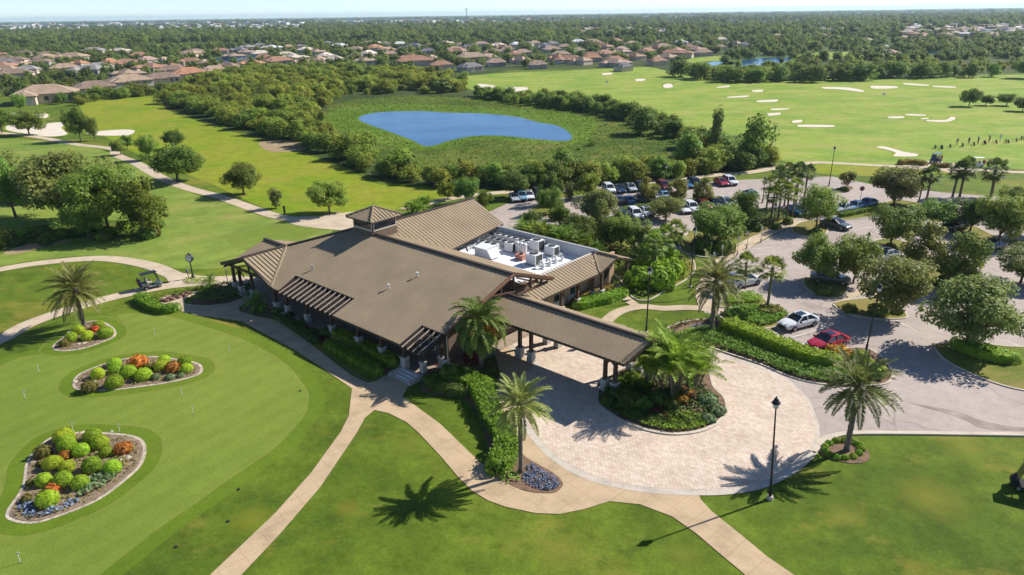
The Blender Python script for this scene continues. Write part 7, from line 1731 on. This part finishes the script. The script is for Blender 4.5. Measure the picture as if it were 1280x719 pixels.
wood_things(EDGE1, 60, TH, 3.0, 5.2, 'rounded tree on the sunny edge of the thicket facing the meadow', 'thicket trees facing the meadow', 'thicket_tree', 2.6)
wood_things([(556, 231), (640, 235), (760, 231), (860, 220), (968, 210), (965, 202), (900, 202), (860, 211), (760, 223), (640, 228), (560, 224)], 62, TH, 2.4, 4.6, 'rounded tree in the belt between the wetland and the rear car park', 'thicket trees behind the rear lot', 'thicket_tree', 2.6)
wood_things([(590, 124), (640, 128), (700, 136), (770, 148), (830, 168), (870, 192), (905, 196), (890, 180), (850, 166), (800, 148), (740, 134), (660, 124), (600, 118)], 64, THD, 2.8, 5.2, 'dark tree in the belt between the pond and the practice range', 'dark trees between pond and range', 'thicket_tree', 2.6)
wood_things([(848, 97), (900, 103), (970, 104), (1060, 102), (1180, 99), (1250, 96), (1250, 93), (1180, 95), (1060, 97), (970, 98), (900, 96), (850, 92)], 46, THD, 5, 8, 'dark tree in the line behind the practice range', 'tree line behind the practice range', 'thicket_tree', 5)
wood_things([(60, 128), (120, 122), (190, 114), (200, 120), (150, 124), (90, 133)], 16, TH, 3, 5, 'low tree between the near row of houses and the meadow', 'trees before the near row of houses', 'thicket_tree', 3)
T(THD, 942, 206, 46, 62, 'thicket_tree', 'biggest dark tree at the corner of the range and the thicket', None, i=0); T(SLIM, 893, 196, 16, 62, 'vine_tree', 'tall odd vine covered tree with a forked top at the range edge', None, i=0); T(THD, 905, 150, 22, 18, 'vine_tree', 'none', None, i=1) if False else None
T(THD, 856, 208, 40, 44, 'thicket_tree', 'dark tree left of the vine covered one', None, i=1); T(THD, 800, 168, 44, 34, 'thicket_tree', 'wide dark tree bulging from the belt beside the pond', None, i=2); T(THD, 705, 225, 34, 40, 'thicket_tree', 'tree with bare stems above the service path', None, i=3)

# the mass of the thicket and the far woods
srcs = []
for p in FAR:
    pass
def far_src(px, py, label, i):
    t = put_tree(FAR, px, py, 26, 20, 'woodland_tree', label, None, i=i); return [c for c in KIDS[t.name]][0]
S_FAR = [far_src(x, y, lb, i) for i, (x, y, lb) in enumerate(((445, 98, 'round woodland tree at the head of the wetland clearing'), (555, 116, 'round woodland tree at the head of the pond'), (1010, 92, 'round woodland tree above the range tree line'), (30, 118, 'round woodland tree beside the wide tan roof')))]
t_ = wood_things; S_TH = []
for i, (x, y, lb) in enumerate(((330, 140, 'thicket tree in the heart of the woods left of the pond'), (380, 150, 'thicket tree halfway from the meadow to the pond'), (420, 118, 'thicket tree at the back of the pond woods'), (520, 112, 'thicket tree on the ridge behind the pond'), (300, 120, 'thicket tree toward the orange roofed house'))):
    t = put_tree(THK, x, y, 24, 20, 'thicket_tree', lb, None, i=i); S_TH.append(KIDS[t.name][0])
pts, scl = [], []
def add_mass(poly, dens, h0, h1, base=5.5, n=None):
    gp = [tuple(G(*p).to_2d()) for p in poly]; n = n or int(area(gp) * dens)
    for p in fill(gp, n):
        h = RNG.uniform(h0, h1); w = h * RNG.uniform(.95, 1.4); pts.append((p[0], p[1], -.15)); scl.append((w / 6, w / 6, h / base))
add_mass([(205, 112), (300, 90), (420, 88), (500, 92), (570, 96), (590, 112), (560, 119), (500, 116), (435, 120), (395, 138), (408, 160), (438, 184), (490, 208), (560, 222), (560, 230), (480, 218), (432, 200), (372, 176), (300, 156), (205, 126)], .036, 2.0, 5.8)
add_mass([(420, 104), (520, 100), (560, 106), (520, 112), (430, 114)], .03, 1.0, 2.2)
add_mass([(556, 232), (640, 236), (760, 232), (860, 222), (968, 212), (962, 200), (880, 206), (820, 216), (760, 224), (640, 228), (560, 223)], .034, 1.5, 3.6); add_mass([(860, 188), (900, 190), (960, 198), (965, 206), (900, 208), (850, 206)], .04, 2.2, 4.8)
add_mass([(596, 118), (660, 124), (740, 136), (800, 150), (850, 168), (890, 184), (940, 196), (960, 204), (880, 200), (830, 172), (770, 150), (700, 138), (600, 125)], .03, 1.8, 4.2)
add_mass([(430, 170), (500, 198), (560, 208), (640, 212), (760, 212), (840, 195), (830, 170), (760, 180), (700, 186), (600, 180), (540, 190), (490, 176)], .003, .7, 1.5)
add_mass([(860, 92), (970, 98), (1100, 96), (1260, 92), (1290, 80), (1100, 76), (960, 82), (870, 84)], .010, 2.0, 4.5)
stuff_instances('thicket', pts, scl, S_TH)
# reeds and tussocks round the pond
pts, scl = [], []
def add_tuss(poly, n, h0, h1):
    for p in fill(poly, n): h = RNG.uniform(h0, h1); pts.append((p[0], p[1], -.05)); scl.append((h / 4.5, h / 4.5, h / 5.5))
add_tuss(WET, 9000, .22, .55)
ok = [i for i, p in enumerate(pts) if not inside(offset(POND, 1.2), p[0], p[1])]; pts = [pts[i] for i in ok]; scl = [scl[i] for i in ok]
ol = bpy.data.meshes.new('tussock')
tuss = ball_mesh('tussock', 260, [M['reed']], 120, .30, .35, 1.0); tso = link_mesh('reed_tussock', tuss, None, G(740, 182)); tag(tso, 'reed tussock on the bank between the pond and the wide dark tree', 'reeds'); tso.scale = (1, 1, 1)
scl = [(s[0] * 1.6, s[1] * 1.6, s[2] * 2.2) for s in scl]
stuff_instances('wetland_reeds', pts, scl, [tso])
# far woodland out to the horizon
CLEAR = [RANGE] + [gpts(p) for p in ([(860, 74), (905, 70), (900, 79), (870, 80)], [(395, 49), (500, 47), (520, 50), (400, 53)], [(1000, 68), (1060, 65), (1065, 72), (1010, 74)], [(185, 56), (250, 54), (255, 58), (190, 59)], [(248, 76), (285, 71.5), (330, 70), (336, 75), (318, 79), (270, 82), (252, 81)], [(918, 78), (945, 73), (986, 72), (984, 77), (955, 81), (925, 82)])]
HP = np.array([(o.location.x, o.location.y) for o in scene.objects if o.name.startswith('house')])
def far_mass(ylo, yhi, dens, h0, h1, hgap, xlo=-160, xhi=1440, cl=True):
    gp = [tuple(G(xlo, ylo + (640 - xlo) * .014).to_2d()), tuple(G(xhi, ylo + (640 - xhi) * .014).to_2d()), tuple(G(xhi, yhi + (640 - xhi) * .014).to_2d()), tuple(G(xlo, yhi + (640 - xlo) * .014).to_2d())]
    n = int(area(gp) * dens); q = fill(gp, n)
    k = np.ones(len(q), bool)
    if cl:
        for c in CLEAR: k &= ~inside_np(c, q[:, 0], q[:, 1])
    k &= ~inside_np([tuple(p) for p in MEADOW], q[:, 0], q[:, 1])
    q = q[k]
    if yhi < 53:
        pr = [project((a, b, 0)) for a, b in q]
        k = np.array([not any(x0 - 4 < X < x1 + 4 and y0 - .5 < Y < y1 + 2.2 for _, x0, x1, y0, y1 in FARB) or RNG.uniform() < .12 for X, Y in pr], bool); q = q[k]
    # keep the houses and a strip in front of them open
    d = q[:, None, :] - HP[None]; rr = np.sqrt((d ** 2).sum(2)); fr = (np.abs(d[:, :, 0]) < hgap) & (d[:, :, 1] < 0) & (d[:, :, 1] > -hgap * 2.4)
    k = (rr.min(1) > hgap) & ~fr.any(1)
    q = q[k]
    # clumps: leave natural openings
    cl_ = np.sin(q[:, 0] * .021 + 1.3 * np.sin(q[:, 1] * .013)) * np.cos(q[:, 1] * .017 + q[:, 0] * .007); k = cl_ > RNG.uniform(-1.6, .15, len(q)); q = q[k]
    for p in q:
        h = RNG.uniform(h0, h1) * (1 if RNG.uniform() > .12 else 1.35); w = h * RNG.uniform(.85, 1.3); pts.append((p[0], p[1], -.2)); scl.append((w / 9, w / 9, h / 9))
pts, scl = [], []
far_mass(92, 118, .015, 2.6, 5.0, 12, -160, 205)
far_mass(84, 92, .016, 2.8, 5.4, 10, -160, 570); far_mass(66, 84, .013, 3.0, 6.4, 10)
far_mass(52, 66, .009, 4, 7.2, 13); far_mass(41, 52, .0062, 7, 11, 10)
far_mass(32, 41, .0026, 8, 12, 1, cl=False); far_mass(26, 32, .0007, 9, 13, 1, cl=False)
print('woodland', len(pts)); stuff_instances('woodland', pts, scl, S_FAR)
pts, scl = [], []
far_mass(21.0, 26, .00006, 10, 15, 1, cl=False)
scl = [(s[0] * 4.5, s[1] * 2.5, s[2] * .95) for s in scl]; print('horizon', len(pts)); stuff_instances('horizon_woods', pts, scl, S_FAR)

# ------------------------------------------------------------------ air, sky, sun, camera
SUN_AZ, SUN_EL = R(65), R(38)
hz = MB(); hz.box((0, 7000, 34), (36000, 20000, 72)); ho = hz.build('haze', plain('haze_tmp', L(1, 1, 1))); ho['kind'] = 'stuff'
hm_ = bpy.data.materials.new('haze_air'); hm_.use_nodes = True; nt = hm_.node_tree; nt.nodes.remove(nt.nodes['Principled BSDF'])
pv = N(nt, 'ShaderNodeVolumePrincipled'); pv.inputs['Density'].default_value = .00008; pv.inputs['Color'].default_value = (.64, .82, 1, 1); pv.inputs['Anisotropy'].default_value = .2
nt.links.new(pv.outputs[0], nt.nodes['Material Output'].inputs['Volume']); ho.data.materials[0] = hm_
w = bpy.data.worlds.new('World'); scene.world = w; w.use_nodes = True; nt = w.node_tree
sk = N(nt, 'ShaderNodeTexSky', sky_type='NISHITA'); sk.sun_disc = False; sk.sun_elevation = SUN_EL; sk.sun_rotation = SUN_AZ; sk.altitude = 30; sk.air_density = .6; sk.dust_density = 0.0; sk.ozone_density = 3.2
nt.links.new(sk.outputs[0], nt.nodes['Background'].inputs['Color']); nt.nodes['Background'].inputs['Strength'].default_value = .1
sl = bpy.data.lights.new('sun', 'SUN'); sl.energy = 4.8; sl.angle = R(.53); sl.color = (1, .945, .86)
so = bpy.data.objects.new('sun', sl); COL.objects.link(so)
so.rotation_euler = Vector((math.sin(SUN_AZ) * math.cos(SUN_EL), math.cos(SUN_AZ) * math.cos(SUN_EL), math.sin(SUN_EL))).to_track_quat('Z', 'Y').to_euler(); so.location = (60, 60, 60)
cam = bpy.data.cameras.new('camera'); co = bpy.data.objects.new('camera', cam); COL.objects.link(co)
cam.sensor_fit = 'HORIZONTAL'; cam.sensor_width = 36; cam.lens = 36 * FPX / IW; cam.clip_end = 60000; cam.clip_start = .5
co.matrix_world = Matrix(((RIGHT.x, UP.x, -fwd.x, CAMP.x), (RIGHT.y, UP.y, -fwd.y, CAMP.y), (RIGHT.z, UP.z, -fwd.z, CAMP.z), (0, 0, 0, 1)))
scene.camera = co
scene.view_settings.view_transform = 'Standard'; scene.view_settings.look = 'None'; scene.view_settings.exposure = .68; scene.view_settings.gamma = 1.0
scene.render.engine = 'CYCLES'
cy = scene.cycles
cy.use_denoising = True
try: cy.denoiser = 'OPENIMAGEDENOISE'; cy.denoising_input_passes = 'RGB_ALBEDO_NORMAL'
except Exception: pass
cy.max_bounces = 7; cy.diffuse_bounces = 4; cy.glossy_bounces = 2; cy.transmission_bounces = 5; cy.volume_bounces = 1; cy.transparent_max_bounces = 4
cy.use_adaptive_sampling = True; cy.adaptive_threshold = .02; cy.caustics_reflective = False; cy.caustics_refractive = False
